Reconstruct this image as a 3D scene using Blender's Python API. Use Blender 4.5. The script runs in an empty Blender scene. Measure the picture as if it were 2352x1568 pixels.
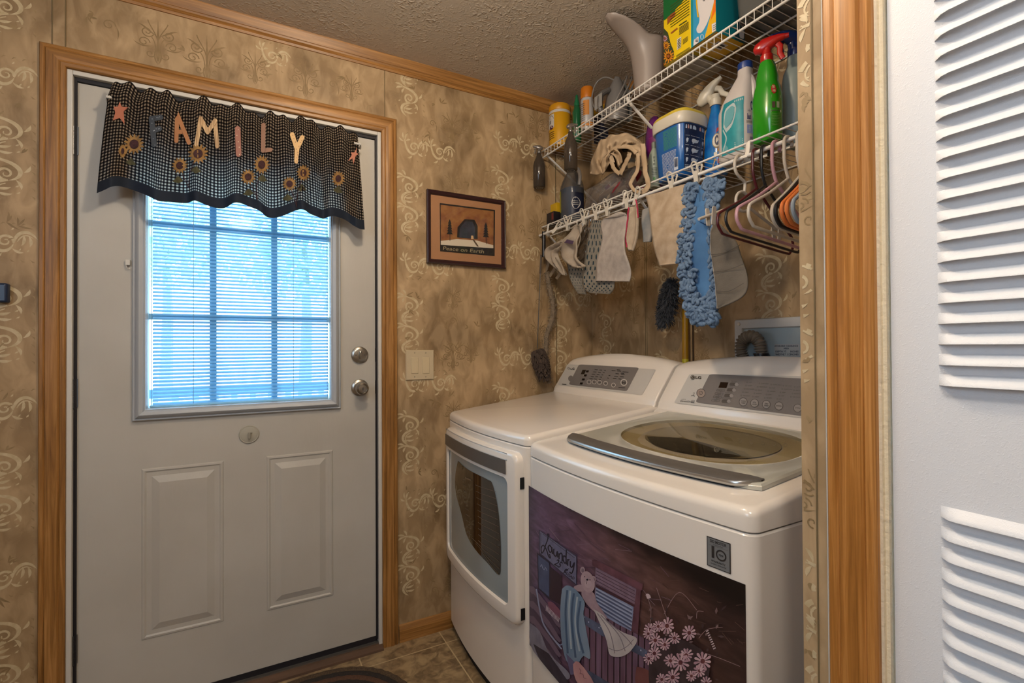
import bpy, bmesh, math, random
from mathutils import Vector, Matrix
from math import sin, cos, pi, radians, sqrt, atan2
random.seed(7)
R = random.Random(11)
sc = bpy.context.scene
COL = sc.collection

# ------------------------------------------------------------ camera, world, lights, exposure
F_PX = 1115.0
YAW, PITCH, ROLL = radians(28.435), radians(0.52), radians(-0.3256)
CP = Vector((0, 0, 1.22))
FW = Vector((sin(YAW)*cos(PITCH), cos(YAW)*cos(PITCH), sin(PITCH)))
_r0 = Vector((cos(YAW), -sin(YAW), 0)); _u0 = _r0.cross(FW)
RT = _r0*cos(ROLL) + _u0*sin(ROLL)
UP = _u0*cos(ROLL) - _r0*sin(ROLL)
cam_d = bpy.data.cameras.new('camera'); cam = bpy.data.objects.new('camera', cam_d); COL.objects.link(cam)
cam_d.sensor_fit = 'HORIZONTAL'; cam_d.sensor_width = 36.0; cam_d.lens = 36.0*F_PX/2352.0
cam_d.clip_start = 0.02
M = Matrix((RT, UP, -FW)).transposed().to_4x4(); M.translation = CP
cam.matrix_world = M
sc.camera = cam

sc.view_settings.view_transform = 'Standard'; sc.view_settings.look = 'None'
sc.view_settings.gamma = 1.0; sc.view_settings.exposure = 0.35
sc.view_settings.use_curve_mapping = False

def s2l(c): return c/12.92 if c <= 0.04045 else ((c+0.055)/1.055)**2.4
def col(h, a=1.0):
    h = h.lstrip('#'); return tuple(s2l(int(h[i:i+2], 16)/255) for i in (0, 2, 4)) + (a,)

w = bpy.data.worlds.new('sky'); sc.world = w; w.use_nodes = True
nt = w.node_tree; nt.nodes.clear()
wo = nt.nodes.new('ShaderNodeOutputWorld'); bg = nt.nodes.new('ShaderNodeBackground')
tc = nt.nodes.new('ShaderNodeTexCoord'); sx = nt.nodes.new('ShaderNodeSeparateXYZ'); rp = nt.nodes.new('ShaderNodeValToRGB')
rp.color_ramp.elements[0].position = 0.0; rp.color_ramp.elements[0].color = (0.70, 0.88, 1.0, 1)
rp.color_ramp.elements[1].position = 0.6; rp.color_ramp.elements[1].color = (0.34, 0.68, 1.0, 1)
nt.links.new(tc.outputs['Generated'], sx.inputs[0]); nt.links.new(sx.outputs['Z'], rp.inputs[0])
nt.links.new(rp.outputs[0], bg.inputs['Color']); bg.inputs['Strength'].default_value = 4.6
nt.links.new(bg.outputs[0], wo.inputs[0])

def light(name, kind, loc, energy, color, size=0.2, sy=None, aim=None):
    l = bpy.data.lights.new(name, kind); l.energy = energy; l.color = color
    if kind == 'POINT': l.shadow_soft_size = size
    if kind == 'AREA':
        l.size = size
        if sy: l.shape = 'RECTANGLE'; l.size_y = sy
    if kind == 'SUN': l.angle = size
    o = bpy.data.objects.new(name, l); COL.objects.link(o); o.location = loc
    if aim is not None:
        o.rotation_euler = (Vector(aim)-Vector(loc)).to_track_quat('-Z', 'Y').to_euler()
    return o
WARM = (1.0, 0.80, 0.58)
light('ceiling_lamp_light', 'POINT', (0.28, 0.90, 2.28), 20, WARM, 0.06)
light('kitchen_lamp_light', 'POINT', (-0.05, -0.25, 2.24), 23, (1.0, 0.93, 0.83), 0.10)  # unseen fill lamp, added behind the camera to brighten the near side
light('kitchen_window_light', 'AREA', (-1.50, -0.1, 1.75), 17, (0.62, 0.80, 1.0), 1.0, 1.1, aim=(0.7, 0.5, 1.35))  # added cool fill for louvres and washer front; this wall has no window
light('daylight_sun', 'SUN', (1, 5, 6), 2.5, (1.0, 0.97, 0.9), 0.02, aim=(1.8, 4.0, 0.0))

# ------------------------------------------------------------ helpers
def ray(px, py): return FW + RT*((px-1176)/F_PX) - UP*((py-784)/F_PX)
def at(ax, val, px, py):
    d = ray(px, py); return CP + d*((val-CP[ax])/d[ax])
def atp(px, py, p, n):
    d = ray(px, py); n = Vector(n); return CP + d*((Vector(p)-CP).dot(n)/d.dot(n))

MATS = {}
def mat(name, c1, c2=None, scale=8, rough=0.5, metal=0.0, bump=0.0, bscale=60, stretch=(1, 1, 1), spec=0.5,
        trans=0.0, detail=4, lo=0.35, hi=0.65, translucent=0.0, coat=0.0, bstretch=None, emit=0, alpha=1.0, bdist=0.004):
    if name in MATS: return MATS[name]
    m = bpy.data.materials.new(name); m.use_nodes = True; n = m.node_tree.nodes; L = m.node_tree.links
    b = n['Principled BSDF']; out = n['Material Output']
    b.inputs['Roughness'].default_value = rough; b.inputs['Metallic'].default_value = metal
    b.inputs['Specular IOR Level'].default_value = spec
    b.inputs['Transmission Weight'].default_value = trans; b.inputs['Coat Weight'].default_value = coat
    b.inputs['Alpha'].default_value = alpha
    c1 = col(c1) if isinstance(c1, str) else c1
    b.inputs['Base Color'].default_value = c1
    t = n.new('ShaderNodeTexCoord')
    if c2:
        mp = n.new('ShaderNodeMapping'); mp.inputs['Scale'].default_value = stretch
        nz = n.new('ShaderNodeTexNoise'); nz.inputs['Scale'].default_value = scale; nz.inputs['Detail'].default_value = detail
        r = n.new('ShaderNodeValToRGB'); r.color_ramp.elements[0].position = lo; r.color_ramp.elements[1].position = hi
        r.color_ramp.elements[0].color = c1; r.color_ramp.elements[1].color = col(c2)
        L.new(t.outputs['Object'], mp.inputs[0]); L.new(mp.outputs[0], nz.inputs['Vector']); L.new(nz.outputs['Fac'], r.inputs[0])
        L.new(r.outputs[0], b.inputs['Base Color'])
    if bump:
        mp2 = n.new('ShaderNodeMapping'); mp2.inputs['Scale'].default_value = bstretch or stretch
        nb = n.new('ShaderNodeTexNoise'); nb.inputs['Scale'].default_value = bscale; nb.inputs['Detail'].default_value = 3
        bp = n.new('ShaderNodeBump'); bp.inputs['Strength'].default_value = bump; bp.inputs['Distance'].default_value = bdist
        L.new(t.outputs['Object'], mp2.inputs[0]); L.new(mp2.outputs[0], nb.inputs['Vector'])
        L.new(nb.outputs['Fac'], bp.inputs['Height']); L.new(bp.outputs[0], b.inputs['Normal'])
    if emit:
        b.inputs['Emission Color'].default_value = c1; b.inputs['Emission Strength'].default_value = emit
    if translucent:
        tr = n.new('ShaderNodeBsdfTranslucent'); tr.inputs['Color'].default_value = c1
        mx = n.new('ShaderNodeMixShader'); mx.inputs[0].default_value = translucent
        L.new(b.outputs[0], mx.inputs[1]); L.new(tr.outputs[0], mx.inputs[2]); L.new(mx.outputs[0], out.inputs[0])
    MATS[name] = m; return m

def clear_mat(name, tint, gloss=0.12, rough=0.05, body=0.0, bodycol='#ffffff'):
    if name in MATS: return MATS[name]
    m = bpy.data.materials.new(name); m.use_nodes = True; n = m.node_tree.nodes; L = m.node_tree.links
    n.remove(n['Principled BSDF']); out = n['Material Output']
    tr = n.new('ShaderNodeBsdfTransparent'); tr.inputs[0].default_value = col(tint)
    gl = n.new('ShaderNodeBsdfGlossy'); gl.inputs['Roughness'].default_value = rough
    fr = n.new('ShaderNodeLayerWeight'); fr.inputs[0].default_value = gloss
    ma = n.new('ShaderNodeMath'); ma.operation = 'MULTIPLY'; ma.inputs[1].default_value = 0.8
    mx = n.new('ShaderNodeMixShader'); L.new(fr.outputs['Fresnel'], ma.inputs[0]); L.new(ma.outputs[0], mx.inputs[0])
    L.new(gl.outputs[0], mx.inputs[2])
    if body:
        df = n.new('ShaderNodeBsdfDiffuse'); df.inputs[0].default_value = col(bodycol)
        m2 = n.new('ShaderNodeMixShader'); m2.inputs[0].default_value = body
        L.new(tr.outputs[0], m2.inputs[1]); L.new(df.outputs[0], m2.inputs[2]); L.new(m2.outputs[0], mx.inputs[1])
    else: L.new(tr.outputs[0], mx.inputs[1])
    L.new(mx.outputs[0], out.inputs[0]); MATS[name] = m; return m

def wpos(o):
    v = Vector((0, 0, 0))
    while o: v = v + o.location; o = o.parent
    return v

class MB:
    def __init__(s, jit=None, jn=60): s.v = []; s.f = []; s.m = []; s.uv = {}; s.jit = Vector(jit) if jit else None; s.jn = jn; s.k = 0
    def add(s, vs, fs, m=0):
        b = len(s.v); s.v += [tuple(x) for x in vs]
        for f in fs: s.f.append([i+b for i in f]); s.m.append(m)
        return s
    def add2(s, vs, fs, m=0):
        """flat print: successive pieces sit a hair apart so that they never share a plane"""
        if s.jit is not None:
            s.k = (s.k+1) % s.jn; o = s.jit*s.k; vs = [(v[0]+o.x, v[1]+o.y, v[2]+o.z) for v in vs]
        return s.add(vs, fs, m)
    def box(s, a, b, m=0):
        x0, y0, z0 = a; x1, y1, z1 = b
        vs = [(x0,y0,z0),(x1,y0,z0),(x1,y1,z0),(x0,y1,z0),(x0,y0,z1),(x1,y0,z1),(x1,y1,z1),(x0,y1,z1)]
        return s.add(vs, [(0,3,2,1),(4,5,6,7),(0,1,5,4),(1,2,6,5),(2,3,7,6),(3,0,4,7)], m)
    def poly(s, pts, m=0): return s.add(pts, [tuple(range(len(pts)))], m)
    def loft(s, rings, m=0, cap=True, closed=True):
        n = len(rings[0]); vs = [p for r in rings for p in r]; fs = []
        for i in range(len(rings)-1):
            for j in range(n if closed else n-1):
                k = (j+1) % n; fs.append((i*n+j, i*n+k, (i+1)*n+k, (i+1)*n+j))
        if cap and closed: fs.append(tuple(range(n))[::-1]); fs.append(tuple((len(rings)-1)*n+j for j in range(n)))
        return s.add(vs, fs, m)
    def tube(s, pts, r=0.003, n=8, m=0, closed=False, cap=True, flat=None):
        pts = [Vector(p) for p in pts]; N = len(pts); rings = []
        rs = r if isinstance(r, (list, tuple)) else [r]*N
        up = None
        for i, p in enumerate(pts):
            if closed: t = pts[(i+1) % N]-pts[i-1]
            else: t = pts[min(i+1, N-1)]-pts[max(i-1, 0)]
            if t.length < 1e-9: t = Vector((0, 0, 1))
            t.normalize()
            if up is None:
                up = Vector((0, 0, 1)) if abs(t.z) < 0.9 else Vector((1, 0, 0))
            a = t.cross(up)
            if a.length < 1e-6: a = t.orthogonal()
            a.normalize(); b = a.cross(t).normalized(); up = b
            fa, fb = flat if flat else (1, 1)
            rings.append([p + a*(cos(2*pi*k/n)*rs[i]*fa) + b*(sin(2*pi*k/n)*rs[i]*fb) for k in range(n)])
        if closed:
            rings.append(rings[0]); return s.loft(rings, m, cap=False)
        return s.loft(rings, m, cap)
    def lathe(s, prof, c=(0, 0, 0), n=24, m=0, ax=2, sx=1.0, sy=1.0, cap=True):
        rings = []
        for r, z in prof:
            ring = []
            for k in range(n):
                a = 2*pi*k/n; x, y = r*sx*cos(a), r*sy*sin(a)
                p = (x, y, z) if ax == 2 else ((z, x, y) if ax == 0 else (y, z, x))
                ring.append((c[0]+p[0], c[1]+p[1], c[2]+p[2]))
            rings.append(ring)
        return s.loft(rings, m, cap)
    def grid(s, fn, nu, nv, m=0, uvf=None):
        b = len(s.v); 
        for j in range(nv+1):
            for i in range(nu+1):
                s.v.append(tuple(fn(i/nu, j/nv)))
                if uvf: s.uv[len(s.v)-1] = uvf(i/nu, j/nv)
        for j in range(nv):
            for i in range(nu):
                a = b+j*(nu+1)+i; s.f.append([a, a+1, a+nu+2, a+nu+1]); s.m.append(m)
        return s
    def stroke(s, pts, w, mapf, m=0):
        """flat ribbon along 2D pts; w number or fn(t) half-width"""
        n = len(pts)
        if n < 2: return s
        L = []; Rr = []
        for i, p in enumerate(pts):
            a = pts[max(i-1, 0)]; c = pts[min(i+1, n-1)]
            dx, dy = c[0]-a[0], c[1]-a[1]; l = math.hypot(dx, dy) or 1
            h = w(i/(n-1)) if callable(w) else w
            L.append((p[0]-dy/l*h, p[1]+dx/l*h)); Rr.append((p[0]+dy/l*h, p[1]-dx/l*h))
        vs = [mapf(*q) for q in L]+[mapf(*q) for q in Rr]
        return s.add2(vs, [(i, i+1, n+i+1, n+i) for i in range(n-1)], m)
    def p2(s, pts, mapf, m=0): return s.add2([mapf(*p) for p in pts], [tuple(range(len(pts)))], m)
    def p2s(s, pts, mapf, m=0, step=10.0):
        """polygon cut into vertical strips so that it follows a curved surface"""
        x0, x1 = min(p[0] for p in pts), max(p[0] for p in pts); n = max(1, int(math.ceil((x1-x0)/step)))
        def clip(P, x, keep_gt):
            o = []
            for i in range(len(P)):
                a, b = P[i-1], P[i]; ia = (a[0] >= x) == keep_gt or a[0] == x; ib = (b[0] >= x) == keep_gt or b[0] == x
                if ia != ib:
                    t = (x-a[0])/(b[0]-a[0]) if b[0] != a[0] else 0; o.append((x, a[1]+(b[1]-a[1])*t))
                if ib: o.append(b)
            return o
        for k in range(n):
            a, b = x0+(x1-x0)*k/n, x0+(x1-x0)*(k+1)/n; P = clip(pts, a, True) if k else list(pts)
            if k < n-1 and len(P) > 2: P = clip(P, b, False)
            Q = []
            for p in P:
                if not Q or abs(p[0]-Q[-1][0])+abs(p[1]-Q[-1][1]) > 1e-6: Q.append(p)
            if len(Q) > 2: s.p2(Q, mapf, m)
        return s
    def ell(s, cx, cy, rx, ry, mapf, m=0, n=20, rot=0):
        return s.p2([(cx+rx*cos(t)*cos(rot)-ry*sin(t)*sin(rot), cy+rx*cos(t)*sin(rot)+ry*sin(t)*cos(rot)) for t in [2*pi*k/n for k in range(n)]], mapf, m)
    def ring2(s, cx, cy, r0, r1, mapf, m=0, n=24):
        vs = [mapf(cx+r*cos(2*pi*k/n), cy+r*sin(2*pi*k/n)) for r in (r0, r1) for k in range(n)]
        return s.add2(vs, [(k, (k+1) % n, n+(k+1) % n, n+k) for k in range(n)], m)
    def text(s, body, x, y, h, mapf, m=0, align='L', shear=0, sx=1.0, rot=0, flip=1, bold=0.0):
        vs, fs, W = text_mesh(body, bold)
        k = h/0.72
        ox = {'L': 0, 'C': -W/2, 'R': -W}[align]
        out = []
        for a, b in vs:
            px, py = (a+ox+b*shear)*k*sx, b*k*flip
            out.append(mapf(x+px*cos(rot)-py*sin(rot), y+px*sin(rot)+py*cos(rot)))
        return s.add2(out, fs, m)
    def ring(s, x0, z0, x1, z1, prof, mapf, m=0, fill=False, rad=0.0, seg=5):
        """mitred rectangular ring; prof=[(inset, height)], mapf(x,z,h)"""
        def rect(d):
            a, b, c, e = x0+d, z0+d, x1-d, z1-d; r = max(rad-d, 0.0005) if rad else 0
            if not rad: return [(a, b), (c, b), (c, e), (a, e)]
            o = []
            for (cx, cz, t0) in ((c-r, b+r, -pi/2), (c-r, e-r, 0), (a+r, e-r, pi/2), (a+r, b+r, pi)):
                o += [(cx+r*cos(t0+pi/2*k/seg), cz+r*sin(t0+pi/2*k/seg)) for k in range(seg+1)]
            return o
        rings = [[mapf(x, z, h) for x, z in rect(d)] for d, h in prof]
        s.loft(rings, m, cap=False)
        if fill: s.poly(rings[-1], m if fill is True else fill-1)
        return s
    def build(s, name, mats, parent=None, smooth=True, angle=35, bevel=0.0, seg=2, solid=0.0, sub=0, props=None):
        me = bpy.data.meshes.new(name)
        off = wpos(parent) if parent else Vector((0, 0, 0))
        me.from_pydata([(v[0]-off.x, v[1]-off.y, v[2]-off.z) for v in s.v], [], s.f)
        mats = mats if isinstance(mats, (list, tuple)) else [mats]
        for mm in mats: me.materials.append(mm)
        me.polygons.foreach_set('material_index', s.m)
        if s.uv:
            ul = me.uv_layers.new(name='UVMap')
            for lp in me.loops: ul.data[lp.index].uv = s.uv.get(lp.vertex_index, (0, 0))
        bm = bmesh.new(); bm.from_mesh(me)
        if not getattr(s, 'nonorm', False): bmesh.ops.recalc_face_normals(bm, faces=bm.faces)
        bm.to_mesh(me); bm.free()
        if smooth:
            me.shade_smooth()
            try: me.set_sharp_from_angle(angle=radians(angle))
            except Exception: pass
        o = bpy.data.objects.new(name, me); COL.objects.link(o)
        if parent: o.parent = parent
        if bevel:
            b = o.modifiers.new('bevel', 'BEVEL'); b.width = bevel; b.segments = seg; b.limit_method = 'ANGLE'; b.angle_limit = radians(40)
            b.harden_normals = False
        if solid:
            b = o.modifiers.new('solid', 'SOLIDIFY'); b.thickness = solid; b.offset = 0
        if sub:
            b = o.modifiers.new('sub', 'SUBSURF'); b.levels = sub; b.render_levels = sub
        if props:
            for k, v in props.items(): o[k] = v
        return o

_tc = {}
def text_mesh(body, bold=0.0):
    key = (body, bold)
    if key in _tc: return _tc[key]
    cu = bpy.data.curves.new('t', 'FONT'); cu.body = body; cu.size = 1.0; cu.offset = bold; cu.resolution_u = 3
    cu.fill_mode = 'FRONT'
    o = bpy.data.objects.new('t', cu); COL.objects.link(o)
    dg = bpy.context.evaluated_depsgraph_get(); ev = o.evaluated_get(dg); me = ev.to_mesh()
    vs = [(v.co.x, v.co.y) for v in me.vertices]; fs = [tuple(p.vertices) for p in me.polygons]
    W = max([v[0] for v in vs] or [0])
    ev.to_mesh_clear(); bpy.data.objects.remove(o); bpy.data.curves.remove(cu)
    _tc[key] = (vs, fs, W); return _tc[key]

def thing(name, label, cat, loc=(0, 0, 0), group=None):
    o = bpy.data.objects.new(name, None); o.empty_display_size = 0.05; COL.objects.link(o); o.location = loc
    o['label'] = label; o['category'] = cat
    if group: o['group'] = group
    return o
def tag(o, label, cat, group=None, kind=None):
    o['label'] = label; o['category'] = cat
    if group: o['group'] = group
    if kind: o['kind'] = kind
    return o
def struct(o, label=None):
    o['kind'] = 'structure'
    if label: o['label'] = label; o['category'] = {'wall': 'wall', 'floo': 'floor', 'ceil': 'ceiling', 'door': 'door', 'wind': 'window', 'base': 'baseboard', 'trim': 'trim'}[o.name[:4]]
    return o

def arc(cx, cy, r, a0, a1, n=12, r2=None):
    r2 = r if r2 is None else r2
    return [(cx+(r+(r2-r)*k/n)*cos(a0+(a1-a0)*k/n), cy+(r+(r2-r)*k/n)*sin(a0+(a1-a0)*k/n)) for k in range(n+1)]
def bez(p0, p1, p2, p3=None, n=12):
    o = []
    for k in range(n+1):
        t = k/n; u = 1-t
        if p3 is None: o.append((u*u*p0[0]+2*u*t*p1[0]+t*t*p2[0], u*u*p0[1]+2*u*t*p1[1]+t*t*p2[1]))
        else: o.append(tuple(u**3*p0[i]+3*u*u*t*p1[i]+3*u*t*t*p2[i]+t**3*p3[i] for i in (0, 1)))
    return o
def sm(pts, n=6):
    """catmull-rom through 2D/3D points"""
    o = []; N = len(pts)
    for i in range(N-1):
        p0, p1, p2, p3 = pts[max(i-1, 0)], pts[i], pts[i+1], pts[min(i+2, N-1)]
        for k in range(n):
            t = k/n
            o.append(tuple(0.5*((2*b)+(-a+c)*t+(2*a-5*b+4*c-d)*t*t+(-a+3*b-3*c+d)*t**3) for a, b, c, d in zip(p0, p1, p2, p3)))
    o.append(tuple(pts[-1])); return o
def taper(w): return lambda t: w*max(0.02, sin(pi*min(1, 0.12+t*0.88)))**0.7 if t < 1 else w*0.02
def leafw(w): return lambda t: w*sin(pi*max(0.02, min(0.98, t)))

# ------------------------------------------------------------ materials
PAPER = bpy.data.materials.new('wallpaper'); PAPER.use_nodes = True
n = PAPER.node_tree.nodes; L = PAPER.node_tree.links; b = n['Principled BSDF']
t = n.new('ShaderNodeTexCoord')
def _nz(scale, stretch=(1, 1, 1), detail=5, dist=0.0):
    mp = n.new('ShaderNodeMapping'); mp.inputs['Scale'].default_value = stretch
    z = n.new('ShaderNodeTexNoise'); z.inputs['Scale'].default_value = scale; z.inputs['Detail'].default_value = detail; z.inputs['Distortion'].default_value = dist
    L.new(t.outputs['Object'], mp.inputs[0]); L.new(mp.outputs[0], z.inputs['Vector']); return z
z1 = _nz(4.5, (1, 1, 0.8), 3, 0.4); z2 = _nz(14, (1.5, 1.5, 0.7), 5, 0.8)
r1 = n.new('ShaderNodeValToRGB'); e = r1.color_ramp.elements
e[0].position = 0.34; e[0].color = col('#6f583c'); e[1].position = 0.72; e[1].color = col('#ba9e79')
e2 = e.new(0.5); e2.color = col('#9e8360')
r2 = n.new('ShaderNodeValToRGB'); r2.color_ramp.elements[0].position = 0.40; r2.color_ramp.elements[0].color = col('#876e4b'); r2.color_ramp.elements[1].position = 0.62; r2.color_ramp.elements[1].color = col('#c0a680')
mx = n.new('ShaderNodeMix'); mx.data_type = 'RGBA'; mx.inputs[0].default_value = 0.4
L.new(z1.outputs['Fac'], r1.inputs[0]); L.new(z2.outputs['Fac'], r2.inputs[0]); L.new(r1.outputs[0], mx.inputs[6]); L.new(r2.outputs[0], mx.inputs[7]); L.new(mx.outputs[2], b.inputs['Base Color'])
b.inputs['Roughness'].default_value = 0.6
P_LIGHT = mat('wallpaper_scroll_light', '#c6b593', '#b5a27e', 60, rough=0.55)
P_BROWN = mat('wallpaper_damask_brown', '#8d7551', '#806946', 30, rough=0.6)
P_SHADE = mat('wallpaper_scroll_shadow', '#8b7350', '#99825d', 30, rough=0.6)
P_SEAM = mat('wallpaper_seam', '#6b5a3c', rough=0.7)

def wood(name, stretch, a='#6b4721', b_='#b2824a', c_='#936631'):
    m = bpy.data.materials.new(name); m.use_nodes = True; n = m.node_tree.nodes; L = m.node_tree.links; b = n['Principled BSDF']
    t = n.new('ShaderNodeTexCoord'); mp = n.new('ShaderNodeMapping'); mp.inputs['Scale'].default_value = stretch
    z = n.new('ShaderNodeTexNoise'); z.inputs['Scale'].default_value = 1.0; z.inputs['Detail'].default_value = 7; z.inputs['Roughness'].default_value = 0.62; z.inputs['Distortion'].default_value = 0.6
    r = n.new('ShaderNodeValToRGB'); e = r.color_ramp.elements
    e[0].position = 0.3; e[0].color = col(a); e[1].position = 0.68; e[1].color = col(b_); k = e.new(0.5); k.color = col(c_)
    L.new(t.outputs['Object'], mp.inputs[0]); L.new(mp.outputs[0], z.inputs['Vector']); L.new(z.outputs['Fac'], r.inputs[0]); L.new(r.outputs[0], b.inputs['Base Color'])
    b.inputs['Roughness'].default_value = 0.42
    bp = n.new('ShaderNodeBump'); bp.inputs['Strength'].default_value = 0.15; bp.inputs['Distance'].default_value = 0.002
    L.new(z.outputs['Fac'], bp.inputs['Height']); L.new(bp.outputs[0], b.inputs['Normal'])
    MATS[name] = m; return m
OAKZ = wood('oak_vertical_grain', (95, 95, 3.2)); OAKX = wood('oak_x_grain', (3.2, 60, 95)); OAKY = wood('oak_y_grain', (60, 3.2, 95))
DOORW = mat('painted_door_white', '#b9b6af', '#b1ada5', 3, rough=0.42, bump=0.08, bscale=90, bstretch=(1, 1, 0.15))
WHITE = mat('white_paint', '#c9c6bf', rough=0.4)
FRAMEP = mat('lite_frame_white', '#a9aeb4', rough=0.35)
DARK = mat('dark_rubber', '#16131a', rough=0.6)
NICKEL = mat('satin_nickel', '#a8a49c', rough=0.3, metal=1.0)
STEEL = mat('dull_steel', '#77797c', rough=0.35, metal=1.0)
APPL = mat('appliance_white', '#e2dad0', rough=0.22, coat=0.3)
APPLP = mat('appliance_panel_light', '#bdbab5', rough=0.3)
GRAYP = mat('control_panel_grey', '#74706f', rough=0.28, coat=0.4)
GRAYH = mat('handle_grey_metal', '#6f6b68', rough=0.35, metal=0.6)
SILVER = mat('silver_trim', '#b5b3ae', rough=0.25, metal=0.8)
INK = mat('dark_print', '#2a2625', rough=0.5)
INKG = mat('grey_print', '#4d4947', rough=0.5)
LTP = mat('light_print', '#c9c5bf', rough=0.4)
BLACK = mat('black_plastic', '#121113', rough=0.35)
WPLA = mat('white_plastic', '#d8d3ca', rough=0.4)
WIRE = mat('white_vinyl_wire', '#d9d6d0', rough=0.35)
# ------------------------------------------------------------ the room shell
D, W, CEIL = 2.0, 1.55, 2.42
XL, YB = -1.55, -1.5         # left wall, back wall of the kitchen side
RX, RYC = 0.75, 0.448        # face of the right-hand partition and its corner
EPS = 0.00035

def scroll_unit(mb, mp, u, L, flip=1):
    """one acanthus volute running along +x in 2D, L long"""
    def S(pts, w, m=1): mb.stroke([(u+x*L, y*L*flip) for x, y in pts], w if callable(w) else w*L, mp, m)
    S(bez((0.02, 0.24), (0.08, -0.34), (0.44, -0.36), (0.53, -0.02), 14), taper(0.045*L))
    S(bez((0.06, 0.10), (0.14, -0.20), (0.26, -0.27), (0.36, -0.26), 8), taper(0.02*L))
    S(arc(0.365, 0.02, 0.165, radians(0), radians(470), 22, 0.035), lambda t: L*(0.026*(1-t)+0.010))
    S(bez((0.52, -0.02), (0.60, 0.36), (0.86, 0.36), (1.0, 0.10), 14), taper(0.042*L))
    S(bez((0.60, 0.02), (0.68, 0.22), (0.80, 0.25), (0.92, 0.12), 9), taper(0.018*L))
    for a, b, c in (((0.02, 0.22), (-0.08, 0.34), (-0.04, 0.50)), ((0.04, 0.22), (0.03, 0.40), (0.13, 0.47)), ((0.06, 0.18), (0.16, 0.28), (0.24, 0.26)), ((0.0, 0.16), (-0.14, 0.18), (-0.18, 0.28)),
                    ((0.72, 0.22), (0.76, 0.04), (0.68, -0.08)), ((0.82, 0.20), (0.90, 0.02), (0.84, -0.10)), ((0.50, -0.16), (0.60, -0.28), (0.72, -0.26)), ((0.30, -0.30), (0.24, -0.42), (0.12, -0.42))):
        S(bez(a, b, c, n=6), leafw(0.034*L))
    for x, y in ((0.64, -0.20), (0.80, -0.22), (0.50, 0.34)): S([(x-0.02, y-0.02), (x+0.01, y+0.01), (x+0.03, y+0.05)], leafw(0.02*L))
    for k in range(5):
        x0 = 0.05+0.2*k; S([(x0, -0.44), (x0+0.05, -0.50), (x0+0.10, -0.51)], leafw(0.018*L), 3); S([(x0+.02, 0.44), (x0+0.07, 0.50), (x0+0.12, 0.50)], leafw(0.018*L), 3)
    S([(0.40, 0.02), (0.46, 0.08), (0.55, 0.12)], leafw(0.02*L), 3)

def scroll_band(mb, tf, x, z, vertical, n=2, L=0.145, flip=1):
    def mp(a, b):
        a -= n*L/2
        return tf(x-b, z-a) if vertical else tf(x+a, z+b)
    for k in range(n): scroll_unit(mb, mp, k*L, L, flip)
def medallion(mb, tf, x, z, s=0.075, m=2):
    mp = lambda a, b: tf(x+a*s, z+b*s)
    for sg in (1, -1):
        def S(pts, w): mb.stroke([(sg*p, q) for p, q in pts], (lambda t: w(t)*.7) if callable(w) else w*.8, mp, m)
        S(arc(0.42, 0.42, 0.26, radians(200), radians(200+500), 20, 0.05), 0.03)
        S(arc(0.55, -0.10, 0.24, radians(180), radians(180-440), 18, 0.05), 0.03)
        S(arc(0.30, -0.60, 0.20, radians(150), radians(150+420), 16, 0.05), 0.028)
        S(bez((0.02, -0.9), (0.1, -0.5), (0.05, 0.0), (0.25, 0.2), 10), 0.025)
        S(bez((0.02, 0.1), (0.10, 0.5), (0.35, 0.75), (0.40, 1.0), 10), 0.028)
        S(bez((0.05, 0.3), (0.35, 0.45), (0.6, 0.75), (0.8, 0.72), 10), leafw(0.06))
        S(bez((0.2, -0.2), (0.5, -0.35), (0.8, -0.3), (0.95, -0.12), 10), leafw(0.05))
        S(bez((0.05, -0.3), (0.2, -0.6), (0.1, -0.9), (0.02, -1.05), 8), leafw(0.05))
    mb.stroke([(0, -1.1), (0, -.4), (0, 0.3), (0, 1.1)], leafw(0.05), mp, m)
def sprig(mb, tf, x, z, s, a, m=2):
    for k in range(R.choice((2, 3, 4))):
        b = a+R.uniform(-1.2, 1.2); l = s*R.uniform(0.6, 1.2)
        mb.stroke(bez((x, z), (x+l*0.5*cos(b), z+l*0.5*sin(b)+0.003), (x+l*cos(b+0.3), z+l*sin(b+0.3)), n=5), leafw(0.0028), tf, m)
def curl(mb, tf, x, z, r, m=2):
    mb.stroke(arc(x, z, r, 0, radians(500), 18, r*0.15), lambda t: 0.0016*(1-t)+0.0006, tf, m)
    mb.stroke(bez((x+r, z), (x+r*1.6, z-r), (x+r*1.2, z-r*2.4), n=6), leafw(0.002), tf, m)
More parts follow.
